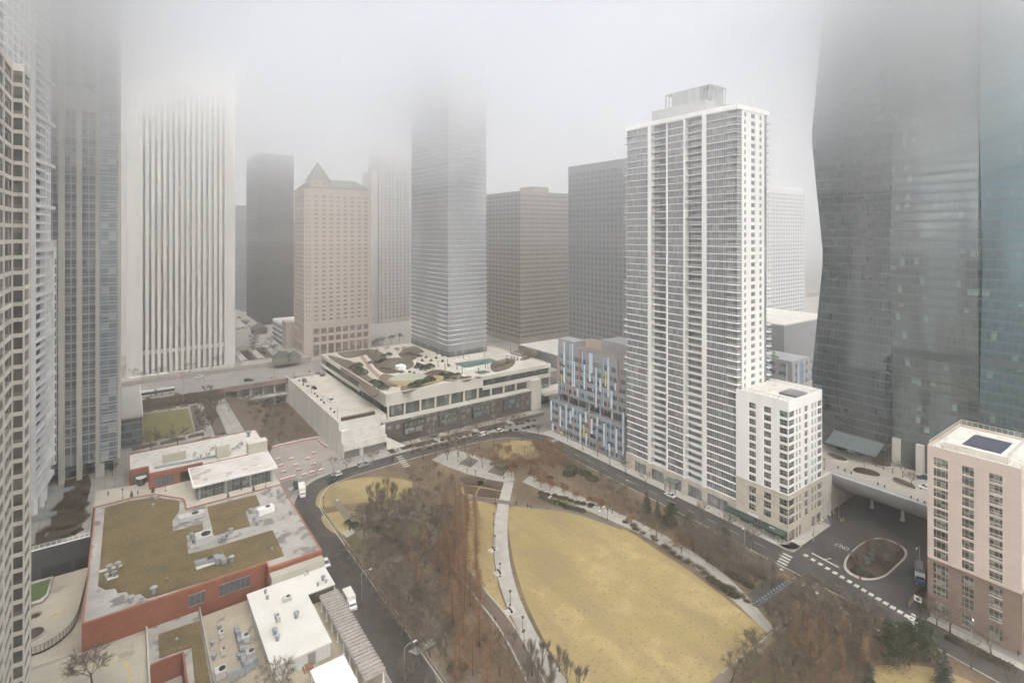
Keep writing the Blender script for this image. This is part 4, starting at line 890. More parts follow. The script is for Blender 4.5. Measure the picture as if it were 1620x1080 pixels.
# ================================================================ FOREGROUND BUILDINGS, LEFT
ter = M('terrace_cream', (.52,.475,.40), (.45,.41,.345), .2, .9, fine=.12, panel=(2,-2,.05,(.40,.365,.31)))
q = MB(); q.prism([(17.15,211.9),(47.2,211.9),(47.2,232.15),(8.6,232.15),(8.75,230.9),(17.15,220.4)], 0, 11.3); struct('terrace', q, ter)
sheet('terrace_paving', [(-8.6,232.3),(24,232.3),(24,236.2),(7.1,236.2),(7.0,244),(-8.6,246)], 11.33, ter)
MK = thing('market_building', 'low red brick building with a mossy planted roof and grey service units', 'building', (-8.4, 163.5, 0))
mp = [(-8.4,163.5),(32.4,163.5),(32.4,160.4),(47,160.4),(47,211.5),(16.8,211.5),(16.8,220),(8.4,230.5),(0,231.6),(-8.4,231.2)]
q = MB(); q.prism(mp, 0, 11.55); q.build('wall', brick, MK)
def inset(poly, d):
    n = len(poly); out = []
    for i in range(n):
        p0, p1, p2 = poly[i-1], poly[i], poly[(i+1) % n]
        def nrm(a, b): l = math.hypot(b[0]-a[0], b[1]-a[1]); return (-(b[1]-a[1])/l, (b[0]-a[0])/l)
        n0, n1 = nrm(p0, p1), nrm(p1, p2); k = 1 + n0[0]*n1[0] + n0[1]*n1[1]
        out.append((p1[0] + (n0[0]+n1[0])*d/k, p1[1] + (n0[1]+n1[1])*d/k))
    return out
def parapet(mb, poly, w, z0, z1):
    ins = inset(poly, w); n = len(poly)
    for i in range(n):
        j = (i+1) % n; a, b, c_, d_ = poly[i], poly[j], ins[j], ins[i]
        mb.add([p+(z0,) for p in (a, b, c_, d_)] + [p+(z1,) for p in (a, b, c_, d_)], [(4,5,6,7),(0,1,5,4),(2,3,7,6)])
q = MB(); parapet(q, mp, .35, 11.56, 12.0); q.build('parapet_cap', M('brick_cap', (.36,.15,.095), (.32,.13,.08), .5, .8), MK)
q = MB(); q.prism(inset(mp, .36), 11.56, 11.66); q.build('roof', roof_gray, MK)
sed1 = [(166,803),(205,792),(244,786.5),(284,792),(284,806),(272.4,823.4),(274,840),(321,828),(321,838),(294.5,845.5),(298,876),(338.5,866),(363.7,858),(431.4,838),(449.4,878.5),(422,887),(294.5,928),(247,942),(232,946),(222,938),(205,942),(200,935),(186,937),(182,929),(167,932),(155,926)]
for pts in (sed1, [(327.5,801.4),(404.7,782.5),(411.6,798),(388.3,807.7),(395.8,831.3),(338.5,846.4)]):
    pl = PX(pts, 11.75); a = sum(pl[i][0]*pl[(i+1) % len(pl)][1]-pl[(i+1) % len(pl)][0]*pl[i][1] for i in range(len(pl)))
    if a < 0: pl = pl[::-1]
    q = MB(); q.prism(pl, 11.67, 11.82); q.build('sedum_mat', sedum, MK)
wg = M('shop_glass', (.07,.08,.095), (.10,.115,.13), 2, .15, fine=0, panel=(1.35,50,.07,(.3,.3,.3)))
for a, b, lo, hi in ((298,324,.0,0), (347.5,394.5,0,0)):
    xa, xb = xaty(a, 163.5), xaty(b, 163.5); z1 = zat(945 if a < 300 else 926, xa, 163.5); z0 = z1 - (3.6 if a < 300 else 3.4)
    q = MB(); q.box(xa, xb, 163.3, 163.49, 7.1, 9.9); q.build('window', wg, MK); q = MB(); q.box(xa-.12, xb+.12, 163.25, 163.48, 6.95, 7.09); q.box(xa-.12, xb+.12, 163.25, 163.48, 9.91, 10.05); q.build('window_frame', steel, MK)
# service units on roofs
def mushroom(px, py, z, s=1., lab=None, mat=None):
    x, y = G(px, py, z); q = MB(); q.lathe((x, y, z), [(.42*s,0),(.42*s,.6*s),(.3*s,.62*s),(.3*s,.9*s),(.62*s,.95*s),(.66*s,1.2*s),(.4*s,1.4*s),(.05,1.45*s)], 10)
    return tag(q.build('roof_vent', mat or steel_dull), lab or 'round capped metal vent on a roof', 'roof vent', 'capped metal roof vents')
def unit(px, py, z, w, d, h, lab, rz=0., mat=None, cat='air unit', nm='rooftop_unit'):
    x, y = G(px, py, z); t_ = thing(nm, lab, cat, (x, y, z), None, rz)
    q = MB(); q.box(-w/2, w/2, -d/2, d/2, .25, h); q.build('casing', mat or M('unit_pale', (.50,.50,.48), (.42,.42,.40), 1, .6), t_, local=True)
    q = MB()
    for a in (-1, 1): q.box(a*w*.42-.1, a*w*.42+.1, -d*.45, d*.45, 0, .25)
    for k in range(int(h/.22)-2): q.box(-w/2-.03, -w/2, -d*.4, d*.4, .45+k*.22, .53+k*.22)
    q.build('skid_and_louvres', steel_dull, t_, local=True)
    q = MB(); q.lathe((w*.15, 0, h), [(min(w,d)*.32,0),(min(w,d)*.32,.18),(min(w,d)*.1,.2)], 10); q.build('fan_cowl', dark_metal, t_, local=True); return t_
def duct(pts, z, w, h, lab, mat=None):
    q = MB()
    for (a, b) in zip(pts[:-1], pts[1:]):
        x0, y0 = G(*a, z); x1, y1 = G(*b, z); dx, dy = x1-x0, y1-y0; l = math.hypot(dx, dy); dx, dy = dx/l, dy/l
        q.ob(((x0,y0),(dx,dy),(-dy,dx)), -w/2, l+w/2, -w/2, w/2, z+.3, z+.3+h)
        for k in range(int(l/1.2)+1): q.ob(((x0,y0),(dx,dy),(-dy,dx)), k*1.2-.05, k*1.2+.05, -w/2-.05, w/2+.05, z, z+.36+h)
    return tag(q.build('duct', steel_dull), lab, 'duct')
ZM = 11.66
q = MB()
for a, b in (((289,822),(316,813)), ((303,866),(329,853)), ((312,900),(340,893)), ((158,905),(192,897)), ((171,917),(186,913))):
    x0, y0 = G(*a, ZM); x1, y1 = G(*b, ZM); q.box(x0-.2, x1+.2, y0-.5, y0+.8, 11.83, 11.93)
tag(q.build('walk_pads', roof_white), 'white membrane pads laid under the service units on the mossy roof', 'roof pad', kind='stuff')
unit(303, 820, ZM, 7, 3.2, 1.6, 'long low grey air unit on the mossy brick roof, farthest back'); unit(322, 858, ZM, 4.2, 4.4, 2.6, 'square ribbed air unit in the middle of the mossy roof')
unit(420, 812, ZM, 5.2, 2.4, 2.2, 'white boxy air unit on the grey part of the brick building roof', rad(10), white_paint)
duct([(312,895),(332,890),(348,882),(354,892)], ZM, 1.3, 1.1, 'angled galvanised duct on the mossy roof near its long front edge')
duct([(340,888),(345,893)], ZM, .9, 1.6, 'stub of grey duct beside the bent duct on the mossy roof')
for i_, (px, py, s, lb_) in enumerate(((303,850,1.1,'tall twin vent left of the square unit'),(306,858,.9,'small vent left of the square unit'),(347,856,1.2,'first of the vents in a row right of the square unit'),(353,852,1.1,'second vent in the row right of the square unit'),(359,848,1.,'third vent in the row right of the square unit'),(365,843,1.2,'last vent in the row right of the square unit'),
        (173,902,1.3,'dark topped vent at the left of the mossy roof'),(186,897,1.2,'round vent at the left of the mossy roof, right of the pair'),(169,914,1,'white vent at the left front of the mossy roof'),(181,911,1.1,'squat vent at the left front of the mossy roof'),(243,938,1.4,'silver vent at the front edge of the mossy roof'),(207,952,1.3,'short pipe vent at the front corner of the mossy roof'),
        (396,811,1.1,'vent beside the white boxy unit'),(402,824,1.2,'vent in front of the white boxy unit'),(406,830,1.2,'pair vent in front of the white boxy unit'),(440,780,1.3,'vent at the far right corner of the brick roof'),(459,813,.9,'small white vent on the right part of the brick roof'),(366,888,1.3,'round cowl at the end of the bent duct'),(246,789,1.1,'vent at the far edge of the mossy roof'),(242,801,.8,'low vent pipe at the far edge of the mossy roof'),(264,918,.5,'tiny white pipe in the moss'),(430,869,.5,'tiny white pipe at the right end of the moss'))):
    mushroom(px, py, ZM+.15, s*.95, lb_ + ', metal')

# beige block, white building
WB = thing('white_building', 'white flat-roofed building with a wing, beside the pergola', 'building', (26.5, 127.5, 0))
q = MB(); q.prism([(26.5,127.5),(39.4,127.5),(39.4,148),(46.7,148),(46.7,157.4),(26.5,157.4)], 5, 8.3); q.build('wall', M('white_siding', (.50,.50,.48), (.44,.44,.42), .5, .8, panel=(1.1,60,.07,(.36,.36,.35))), WB)
q = MB(); q.prism([(26.3,127.3),(39.6,127.3),(39.6,147.8),(46.9,147.8),(46.9,157.4),(26.3,157.4)], 8.3, 8.6); q.build('roof', M('bright_membrane', (.62,.605,.56), (.55,.535,.48), .12, .75, fine=.06, spots=(.4,.68,(.55,.51,.43))), WB)
q = MB(); q.box(39.5, 46.6, 147.85, 147.98, 5.3, 8.2); q.build('ivy_panel', M('ivy_panel', (.10,.10,.065), (.06,.06,.04), 1.5, 1, fine=.6), WB)
q = MB(); q.box(34.2, 35.9, 127.35, 127.49, 5.2, 7.9); q.build('door', M('door_grey', (.22,.21,.2)), WB)
q = MB(); q.box(32.6, 46.9, 157.45, 160.35, 5, 10.4); o = q.build('beige_block', M('beige_render', (.40,.385,.32), (.36,.345,.285), .3, .9, panel=(4,60,.05,(.33,.32,.27)))); tag(o, 'long beige block between the brick parapet and the white roof', 'building')
block('patio', 16.2, 47.3, 60, 160.3, -.02, 5.18, roof_tan)
block('lower_terrace', 4.6, 15.8, 148.7, 163.4, 0, 5.2, roof_gray); block('lower_terrace', 11.4, 15.8, 100, 148.6, 0, 5.2, roof_gray); block('shaft_floor', 4.6, 11.3, 100, 148.6, -.02, .6, concrete)
q = MB(); q.box(15.85, 16.15, 60, 163.4, 0, 6.1); tag(q.build('divider_wall', M('wall_cap', (.42,.40,.37), (.33,.31,.28), .5, .8)), 'thin grey wall dividing the lower roof from the tan service yard', 'wall')
q = MB(); q.box(4.2, 4.58, 60, 163.4, 0, 6.0); tag(q.build('edge_wall', M('cream_wall', (.52,.49,.42), (.45,.42,.35), .4, .8)), 'cream wall between the driveway and the lower roof', 'wall')
q = MB(); q.box(4.7, 11.3, 148.2, 148.65, .65, 5.9); q.box(10.9, 11.3, 100, 148.15, .65, 5.9); tag(q.build('shaft_wall', brick), 'red brick walls of a sunken light well in the lower roof', 'wall')
pl = PX([(251,1003),(316,981),(333,1080),(337,1110),(311,1110),(303,1023),(252,1040)], 5.3); a = sum(pl[i][0]*pl[(i+1) % len(pl)][1]-pl[(i+1) % len(pl)][0]*pl[i][1] for i in range(len(pl)))
q = MB(); q.prism(pl if a > 0 else pl[::-1], 5.21, 5.4); tag(q.build('lower_sedum', sedum), 'L-shaped mat of brown moss on the lower roof', 'green roof', kind='stuff')
block('driveway', -160, 4.1, 40, 163.4, -.01, 5.15, M('drive_concrete', (.42,.385,.31), (.35,.32,.255), .12, .9, fine=.15, spots=(.15,.62,(.28,.25,.2))))
block('ramp_floor', -60, -8.6, 163.5, 210.9, -.02, 2.0, MATS['drive_concrete'])
q = MB(); q.box(-60, -8.5, 163.4, 163.8, 0, 5.9); tag(q.build('ramp_wall', MATS['cream_wall']), 'cream retaining wall at the foot of the curved ramp', 'wall')
q = MB(); q.box(-60, -8.7, 210.4, 211, 5.6, 11.9); q.box(-60, -20.5, 210.4, 211, 2, 5.58); q.box(-13.2, -12.6, 210.4, 211, 2, 5.58); tag(q.build('charcoal_wall', M('charcoal_panel', (.045,.05,.056), (.038,.042,.047), .3, .7, panel=(5,3,.06,(.025,.03,.032)))), 'charcoal panelled wall above the garage entrance', 'wall')
q = MB(); q.box(-20.4, -13.25, 210.62, 210.95, 2.02, 5.57); q.box(-12.55, -8.75, 210.62, 210.95, 2.02, 5.57); tag(q.build('garage_door_or_shade', M('door_black', (.014,.014,.014), fine=0)), 'black panel painting the shade in the garage entrance under the charcoal wall', 'door')  # near-black panels paint the shade inside the open garage entrance
q = MB(); railing(q, [(-60, 210.3), (-8.8, 210.3)], 11.9, 1.0, 1.3, .07); q.box(-60, -8.8, 209.9, 210.38, 11.6, 11.9); tag(q.build('white_railing', white_paint), 'white railing on top of the charcoal wall', 'railing')
arc = smoothpoly(PX([(142,900),(131,950),(120,985),(100,1010),(70,1030),(40,1040)], 2), 5, False)
q = MB()
for a, b in zip(arc[:-1], arc[1:]):
    q.add([a+(2,), b+(2,), b+(2.5,), a+(2.5,)], [(0,1,2,3)])
    for zz in (2.9, 3.3, 3.7, 4.1): q.tube(a+(zz,), b+(zz,), .05, n=4, cap=False)
    q.tube(a+(2,), a+(4.2,), .06, n=4)
tag(q.build('curved_railing', dark_metal), 'dark curved railing round the outer side of the ramp', 'railing')
q = MB(); q.prism(PX([(44,922),(84,911),(76,941),(66,951),(44,957)], 2.6), 2.02, 2.7); tag(q.build('turf_bed', pave_light), 'raised kerb round the small artificial lawn', 'planter')
q = MB(); q.prism(PX([(44,926),(80,915),(73,939),(64,947),(44,953)], 2.75), 2.71, 2.8); tag(q.build('turf', green_turf), 'bright green artificial lawn beside the garage ramp', 'lawn', kind='stuff')
x, y = G(52, 1004, 2); t_ = thing('round_planter', 'round planter with a pale rim at the ramp bend', 'planter', (x, y, 2)); q = MB(); q.lathe((x, y, 2), [(2.6,0),(2.6,.35),(.1,.36)], 20); q.build('rim', pave_light, t_); q = MB(); q.lathe((x, y, 2.3), [(2.2,0),(2.2,.2),(.1,.3)], 20); q.build('soil', mulch, t_)
mk = MB(); arrow(mk, 94, 980, rad(200), 1.4); o = struct('yellow_arrow', mk, yellow_paint)
for v in o.data.vertices: v.co.z += 2.03
yl = smoothpoly(PX([(60,1086),(120,1062),(175,1046),(195,1043),(203,1055),(203,1085),(200,1110)], 5.2), 5, False); struct('yellow_line', ribbon(yl, -.12, .12, 5.165), yellow_paint)
# garden terrace at the far left
q = MB()
for pts in (((102,762),(140,752),(145,765),(136,800),(128,840),(60,862),(78,845),(82,815),(88,800),(100,790)),((56,845),(72,840),(70,858),(56,862))): 
    pl = PX(pts, 11.3); q.prism(pl, 11.31, 11.7)
tag(q.build('garden_bed', mulch), 'large dark planting bed on the left garden terrace', 'planting', kind='stuff')
sheet('terrace_lawn', PX([(46,862),(72,855),(80,857),(60,868),(46,873)], 11.34), 11.34, green_turf)
for k, (a, b) in enumerate((((75,786),(119,769)), ((50,826),(91,811)))):
    x0, y0 = G(*a, 11.3); x1, y1 = G(*b, 11.3); q = MB(); q.box(x0, x1, y0, y0+.15, 11.3, 13.2)
    for j in range(8): xx = x0+(x1-x0)*j/7; q.box(xx-.06, xx+.06, y0-.08, y0-.01, 11.3, 13.3)
    tag(q.build('glass_screen', M('screen_glass', (.28,.31,.33), (.33,.36,.38), 1, .2)), ('farther glass wind screen on the garden terrace', 'nearer glass wind screen on the garden terrace')[k], 'screen')
q = MB(); x0, y0 = G(138, 860, 11.32); q.box(-11.6, -9.6, 212, 250, 11.31, 11.42); tag(q.build('strip_path', pave), 'narrow grey strip path between garden bed and brick roof', 'path', kind='structure')

# brick shops, glass pavilion
BS = thing('brick_shops', 'single-storey red brick shops with a revolving door and white roof boxes', 'building', (1.3, 236.4, 11.3))
q = MB(); q.box(1.3, 7.2, 244.2, 262, 11.3, 16.6); q.box(7.2, 24, 236.4, 262, 11.3, 16.8); q.build('wall', brick, BS)
q = MB(); q.prism([(1.2,244.1),(7.1,244.1),(7.1,236.3),(24.0,236.3),(24.0,233.8),(47.5,233.8),(47.5,262.1),(1.2,262.1)], 16.82, 16.95); q.build('roof', roof_white, BS)
q = MB(); parapet(q, [(1.2,244.1),(7.1,244.1),(7.1,236.3),(24.0,236.3),(24.0,233.8),(47.5,233.8),(47.5,262.1),(1.2,262.1)], .25, 16.7, 17.3); q.build('parapet_cap', MATS['brick_cap'], BS)
q = MB(); q.box(24.1, 47.4, 234, 261.9, 11.3, 16.8); q.build('rear_block', MATS['beige_render'], BS)
q = MB(); q.box(8.8, 15.0, 236.2, 236.38, 12.3, 15.2); q.build('window', wg, BS); q = MB(); q.box(16.8, 21.5, 236.2, 236.38, 11.4, 15.2); q.build('window', M('dark_shop', (.05,.05,.045), rough=.2, panel=(50,1.1,.1,(.12,.12,.11))), BS)
q = MB(); q.box(2.4, 6.8, 244.0, 244.18, 11.4, 15.3); q.build('window', wg, BS)
x, y = 4.9, 242.9; q = MB(); q.lathe((x, y, 11.32), [(1.3,0),(1.3,2.6)], 14); q.build('revolving_door', MATS['shop_glass'], BS); q = MB(); q.lathe((x, y, 14.0), [(1.7,0),(1.7,.25)], 14); q.build('door_canopy', roof_white, BS)
for (a, b, y0, h, nm, lb_) in ((258,294,733,3.2,'roof_box','wide'),(343,363.5,726,4.6,'roof_box','tall'),(393,423,720,4.2,'roof_box','right')):
    x0, yy = G(a, y0, 16.95); x1 = xaty(b, yy); q = MB(); q.box(x0, x1, yy, yy+4.2, 16.96, 16.96+h); q.build('roof_box', MATS['beige_render'], BS)
    q = MB(); q.box(x0-.1, x1+.1, yy-.1, yy+4.3, 16.97+h, 17.15+h); q.build('roof_box_cap', roof_white, BS)
GP = thing('glass_pavilion', 'glass-walled restaurant pavilion under a flat white overhanging roof', 'building', (20.5, 217.2, 11.3))
q = MB(); q.box(20.6, 45.3, 217.4, 232.6, 11.35, 16.3); q.build('glazing', GL('pavilion_glass', (.05,.058,.06), (.2,.2,.18), 1.25, 2.5, 11.3, .3, (.28,.30,.30), .1, .1, mid=(.11,.12,.12)), GP)
q = MB(); q.prism([(19.2,215.6),(46.6,215.6),(46.6,233.2),(19.2,233.2)], 16.4, 17.0); q.build('roof', M('stained_roof', (.60,.565,.53), (.50,.46,.42), .15, .85, fine=.1, spots=(.22,.58,(.36,.32,.29))), GP)
q = MB(); parapet(q, [(19.1,215.5),(46.7,215.5),(46.7,233.3),(19.1,233.3)], .35, 16.35, 17.15); q.build('roof_edge', white_paint, GP)
pc = []
for x in (21.2, 29.5, 37.6, 44.8): m_ = MB(); m_.box(x-.35, x+.35, 216.7, 217.3, 11.3, 16.35); pc.append(m_)
many('column', pc, M('column_green', (.30,.33,.32), fine=0), GP)
for k, (px, py, w, d, h) in enumerate(((311,728,2.2,1,1),(330,722,1.2,4,1.1),(308,722,1,1,1.6),(373,710,3.2,1.2,1),(336,713,1.5,1.5,1.2),(380,703,2,1,.9))):
    unit(px, py, 16.96, w, d, h, ('small grey unit behind the pavilion roof', 'long narrow unit between the roof boxes', 'upright unit left of the tall roof box', 'flat unit right of the tall roof box', 'square unit left of the tall white box', 'low unit behind the pavilion near the right roof box')[k])
duct([(247,741),(290,733),(345,722)], 16.96, 1.0, .5, 'long low grey duct running along the brick shop roof')
for k, (px, py, s) in enumerate(((318,723,.8),(327,719,.7),(363,719,.8),(393,690,1.6),(383,704,.9))): mushroom(px, py, 16.96, s, ('first','second','third','tall','last')[k] + ' capped vent on the roof behind the glass pavilion')

# pergola
PG = thing('pergola', 'long weathered white slatted pergola between patio and street', 'pergola', (44.3, 128, 5.2))
wood = M('weathered_white', (.42,.38,.35), (.30,.265,.24), 1.2, .9, fine=.4)
sl_ = []
for k in range(29):
    y = 112.4 + k*1.15; m_ = MB(); m_.box(41.9, 46.8, y, y+.5, 8.62, 8.85); sl_.append(m_)
many('slat', sl_, wood, PG)
q = MB()
for k in range(10): x = 42.1 + k*.5; q.box(x, x+.12, 112, 145.3, 8.4, 8.6)
q.box(41.9, 42.25, 111.8, 145.4, 8.0, 8.38); q.box(46.45, 46.8, 111.8, 145.4, 8.0, 8.38); q.build('beams', wood, PG)
q = MB(); q.box(42.3, 46.4, 112, 145.3, 8.42, 8.46); q.build('polycarbonate_sheet', M('sheet_pink', (.52,.47,.44), (.42,.37,.34), .6, .6), PG)
pst = []
for k in range(8):
    y = 113 + k*4.4
    for x in (42.05, 46.6): m_ = MB(); m_.tube((x, y, 5.2), (x, y, 8.0), .18, n=8); m_.box(x-.25, x+.25, y-.25, y+.25, 5.2, 5.5); pst.append(m_)
many('post', pst, white_paint, PG)
q = MB(); q.box(33.2, 40.8, 108, 122.2, 8.0, 8.25)
for a, b in ((33.5,121.8),(40.5,121.8)): q.box(a-.1, a+.1, b-.1, b+.1, 5.2, 8)
tag(q.build('awning', white_paint), 'flat white canopy over the patio at the bottom edge', 'canopy')
for k, (px, py, w, d, c_) in enumerate(((487,1058,1.2,2.6,'brown'),(505,1068,1.4,2.8,'white'),(525,1054,1.0,2.2,'orange'))):
    x, y = G(px, py, 5.2); t_ = thing('patio_table', '%s patio table with benches near the white building' % c_, 'table', (x, y, 5.2)); mm = M('table_'+c_, {'brown':(.24,.12,.07),'white':(.62,.60,.55),'orange':(.30,.16,.10)}[c_], fine=.05)
    q = MB(); q.box(-w/2, w/2, -d/2, d/2, .7, .78); q.build('table_top', mm, t_, local=True); q = MB()
    for sx in (-1, 1):
        for sy_ in (-1, 1): q.box(sx*w*.4-.05, sx*w*.4+.05, sy_*d*.4-.05, sy_*d*.4+.05, 0, .69)
    q.build('legs', mm, t_, local=True)
    for sx in (-1, 1):
        q = MB(); q.box(sx*(w/2+.35)-.18, sx*(w/2+.35)+.18, -d/2, d/2, .4, .47); q.box(sx*(w/2+.35)-.1, sx*(w/2+.35)+.1, -d*.35, -d*.3, 0, .4); q.box(sx*(w/2+.35)-.1, sx*(w/2+.35)+.1, d*.3, d*.35, 0, .4); q.build('bench', mm, t_, local=True)
ZY = 5.19
unit(388, 1015, ZY, 1.6, 2.2, 1.8, 'pale square chiller in the tan yard, upper one'); unit(396, 1040, ZY, 1.8, 2.0, 1.7, 'pale square chiller in the tan yard, lower one'); unit(350, 1008, ZY, 1.0, 1.9, 1.5, 'double grey fan box at the left of the tan yard')
duct([(374,999),(378,1012),(381,1025),(384,1040),(387,1060)], ZY, 1.0, 1.2, 'long galvanised duct run down the tan service yard'); duct([(364,1078),(385,1068),(404,1054)], ZY, .9, 1.9, 'tall slanting metal duct screen at the bottom of the tan yard')
unit(353, 1036, ZY, .9, .9, 1.6, 'lone upright cooler left of the yard duct'); unit(349, 1070, ZY, 2.2, 2.4, 1.8, 'big round-topped cooling unit at the bottom of the tan yard')
for k, (px, py, s, lb_) in enumerate(((347,995,1,'small exhaust vent at the head of the tan yard'),(378,1042,1,'stub vent left of the lower chiller'),(336,1020,.8,'little vent beside the double fan box'),(338,1042,.8,'pipework vent by the dividing wall'),(279,1014,.6,'square hatch vent in the lower moss roof'))): mushroom(px, py, ZY, s, lb_)
ZW = 8.62
for k, (px, py, s, lb_) in enumerate(((420,938,.9,'upper vent at the left edge of the bright white roof'),(423,947,.9,'lower vent at the left edge of the bright white roof'),(469,976,1.4,'stained twin vent in the middle of the white roof'),(435,1003,1.4,'tall vent at the lower left of the white roof'),(439,1012,1.2,'short vent at the lower left of the white roof'),(511,917,1.2,'tall vent on the white roof wing'),(503,926,.9,'dark low vent on the white roof wing'),(516,921,.8,'small vent at the wing edge'))): mushroom(px, py, ZW, s*.8, lb_)
unit(454, 949, ZW, 2.0, 1.4, 1.0, 'ribbed grey hood on the white roof'); unit(439, 980, ZW, .8, 2.6, 1.3, 'narrow tall grey unit on the white roof'); unit(485, 909, ZW, 1.2, .9, .8, 'small grey unit against the beige block')

# ---------------- near faceted tower
NT = thing('faceted_tower', 'near cream and dark glass tower with stacked bay windows at the left edge', 'building', (-17.1, 135.9, 5.2))
cream = M('cream_band', (.58,.56,.50), (.52,.50,.45), .4, .8, fine=.05)
g_n = GL('bay_glass', (.06,.058,.052), (.22,.205,.17), 4.3, 2.95, 7.3, .3, (.05,.048,.044), .1, .0, u0=118.5, mid=(.13,.12,.10))
Z1 = 136.7; FN = 2.95; nf = int((Z1-7)/FN); zb0 = Z1 - .6 - nf*FN
out = [(-17.1,60),(-17.1,135.9),(-15.5,135.9),(-15.25,142.2),(-19,146),(-60,146),(-60,60)]
ins_ = inset(out, .25) if sum(out[i][0]*out[(i+1) % 7][1]-out[(i+1) % 7][0]*out[i][1] for i in range(7)) > 0 else inset(out, -.25)
q = MB(); q.prism(ins_, 5.2, Z1-.6); q.build('glazing', g_n, NT)
slabs = []
for i in range(nf+1):
    z = zb0 + i*FN; m_ = MB(); m_.prism(out, z-.42, z+.30 + (.6 if i == nf else 0)); slabs.append(m_)
many('spandrel_band', slabs, cream, NT)
mu = []
for (x, y) in ((-17.1,135.9),(-17.1,127.3),(-17.1,118.7),(-17.1,110.1),(-15.5,135.9),(-15.25,142.2)):
    m_ = MB(); m_.box(x-.16, x+.10, y-.12, y+.12, 5.2, Z1-.7); mu.append(m_)
many('mullion', mu, cream, NT)
q = MB(); q.box(-60, -19.5, 60, 133, Z1+.35, Z1+8.5); q.build('penthouse', g_n, NT)
q = MB(); q.box(-60, -19.3, 60, 133.2, Z1+8.55, Z1+10); q.box(-60, -19.3, 60, 133.2, Z1+3.9, Z1+4.6)
for k in range(9): q.box(-19.7, -19.25, 110+k*2.9, 110.4+k*2.9, Z1+.35, Z1+8.55)
q.build('penthouse_frame', cream, NT)

# ---------------- white balcony tower behind it
BT = thing('balcony_tower', 'white gridded tower with curved corner and stacked balconies at far left', 'building', (-24, 240, 11.3))
gridw = M('grid_white', (.74,.745,.73), (.66,.665,.65), .3, .7, fine=.05)
g_t = GL('grid_glass', (.10,.11,.12), (.36,.37,.36), 1.3, 3.0, 0, .3, (.4,.41,.41), .12, 0, mid=(.2,.22,.235))
A0, A1, A2 = (-28.5, 206), (-25.0, 234), (-22.0, 258)
def seg(a, b): l = math.hypot(b[0]-a[0], b[1]-a[1]); u = ((b[0]-a[0])/l, (b[1]-a[1])/l); return (a, u, (u[1], -u[0])), l
wall = MB(); wins = []; bals = []; ZT = 222
frA, lA = seg(A0, A1); frB, lB = seg(A1, A2)
q = MB(); q.prism([(A0[0]-.9,A0[1]), (A1[0]-.9,A1[1]), (A2[0]-.9,A2[1]), (A2[0]-9,A2[1]+1), (-60,259), (-60,206)], 18.5, ZT); q.build('core', g_t, BT)
nF = int((ZT-18.5)/3.0); rw = [(18.5+i*3+.75, 18.5+i*3+2.75) for i in range(nF)]
lattice(wall, wins, frB, 12.5, lB, 18.5, ZT, [(13.8, 17.2), (18.6, 20.4), (21.8, 23.3)], rw, dep=.5)
for i in range(nF+1):
    z = 18.5+i*3.0
    m_ = MB(); m_.ob(frB, .5, 12.0, -.5, 1.0, z-.15, z+.12); m_.ob(frB, .5, 12.0, .9, 1.0, z+.98, z+1.12); m_.ob(frB, .5, 12.0, .92, .98, z+.12, z+.55)
    for j in range(9): m_.ob(frB, .6+j*1.4, .75+j*1.4, .88, 1.0, z+.12, z+1.0)
    bals.append(m_)
    if i % 5 == 2: wall.ob(frB, -.2, lB+.1, .02, 1.25, z-.6, z+.55)
for u in (-.2, 12.05): wall.ob(frB, u, u+.45, -.5, 1.2, 18.5, ZT)
for u in (5, 10, 15, 20, 25): wall.ob(frA, u, u+1.2, -.6, .2, 18.5, ZT)
for i in range(nF): wall.ob(frA, 0, lA-.3, -.55, .1, 18.5+i*3-.3, 18.5+i*3+.3)
wall.ob(frB, -.3, lB+.2, -8, .9, 16.6, 18.4)
wall.build('wall_grid', gridw, BT); many('window', wins, g_t, BT); many('balcony', bals, gridw, BT)
cs = []
for (px, py) in ((59,812),(70,800),(74,790)): x, y = G(px, py, 11.3); m_ = MB(); m_.tube((x-.8, y, 11.3), (x-.8, y, 16.6), .95, n=12); cs.append(m_)
many('column', cs, gridw, BT)
q = MB(); f_, l_ = seg((-21.7,258.1),(-21.2,260.3)); q.ob(f_, 0, l_, -4, .6, 20, zat(380, -22, 258)); q.build('corner_bay', gridw, BT)
ww = []
for i in range(24):
    z = 21 + i*3.3
    if z > 95: break
    m_ = MB(); m_.ob(f_, .5, 1.7, .55, .66, z, z+2.3); ww.append(m_)
many('window', ww, g_t, BT)

# ---------------- grey pillared tower
GX0, GX1, GY = -58.0, -2.4, 260.5
GT = thing('pillared_tower', 'tall grey tower with flat stone pillars and a bluish glass bay on its right', 'building', (GX0, GY, 11.3))
gst = M('grey_limestone', (.40,.39,.35), (.35,.34,.31), .25, .85, fine=.1, panel=(1.8,1.2,.05,(.33,.32,.29)), streak=True)
g_gt = GL('pillar_glass', (.075,.08,.082), (.25,.27,.27), 2.2, 3.55, 17, .18, (.17,.19,.205), .12, 1.1, mid=(.115,.125,.135), u0=.7)
q = MB(); q.box(GX0, -7.9, GY+.9, GY+42, 17, 224); q.build('glazing', g_gt, GT)
def gx(px): return xaty(px, GY) - GX0
pp_ = []
for a, b in ((151,165.5),(121,130),(92,102.5),(62,73)):
    m_ = MB(); m_.ob(RF(GX0, GY), gx(a), gx(b)-.02, -.9, .35, 11.3, 224); pp_.append(m_)
for k in range(4): m_ = MB(); m_.ob(RF(GX0, GY), 3+k*9, 6+k*9, -.9, .35, 11.3, 224); pp_.append(m_)
many('pillar', pp_, gst, GT)
sb = []; n_ = int((224-24)/3.55)
tb = M('trim_pale', (.44,.44,.41), fine=0)
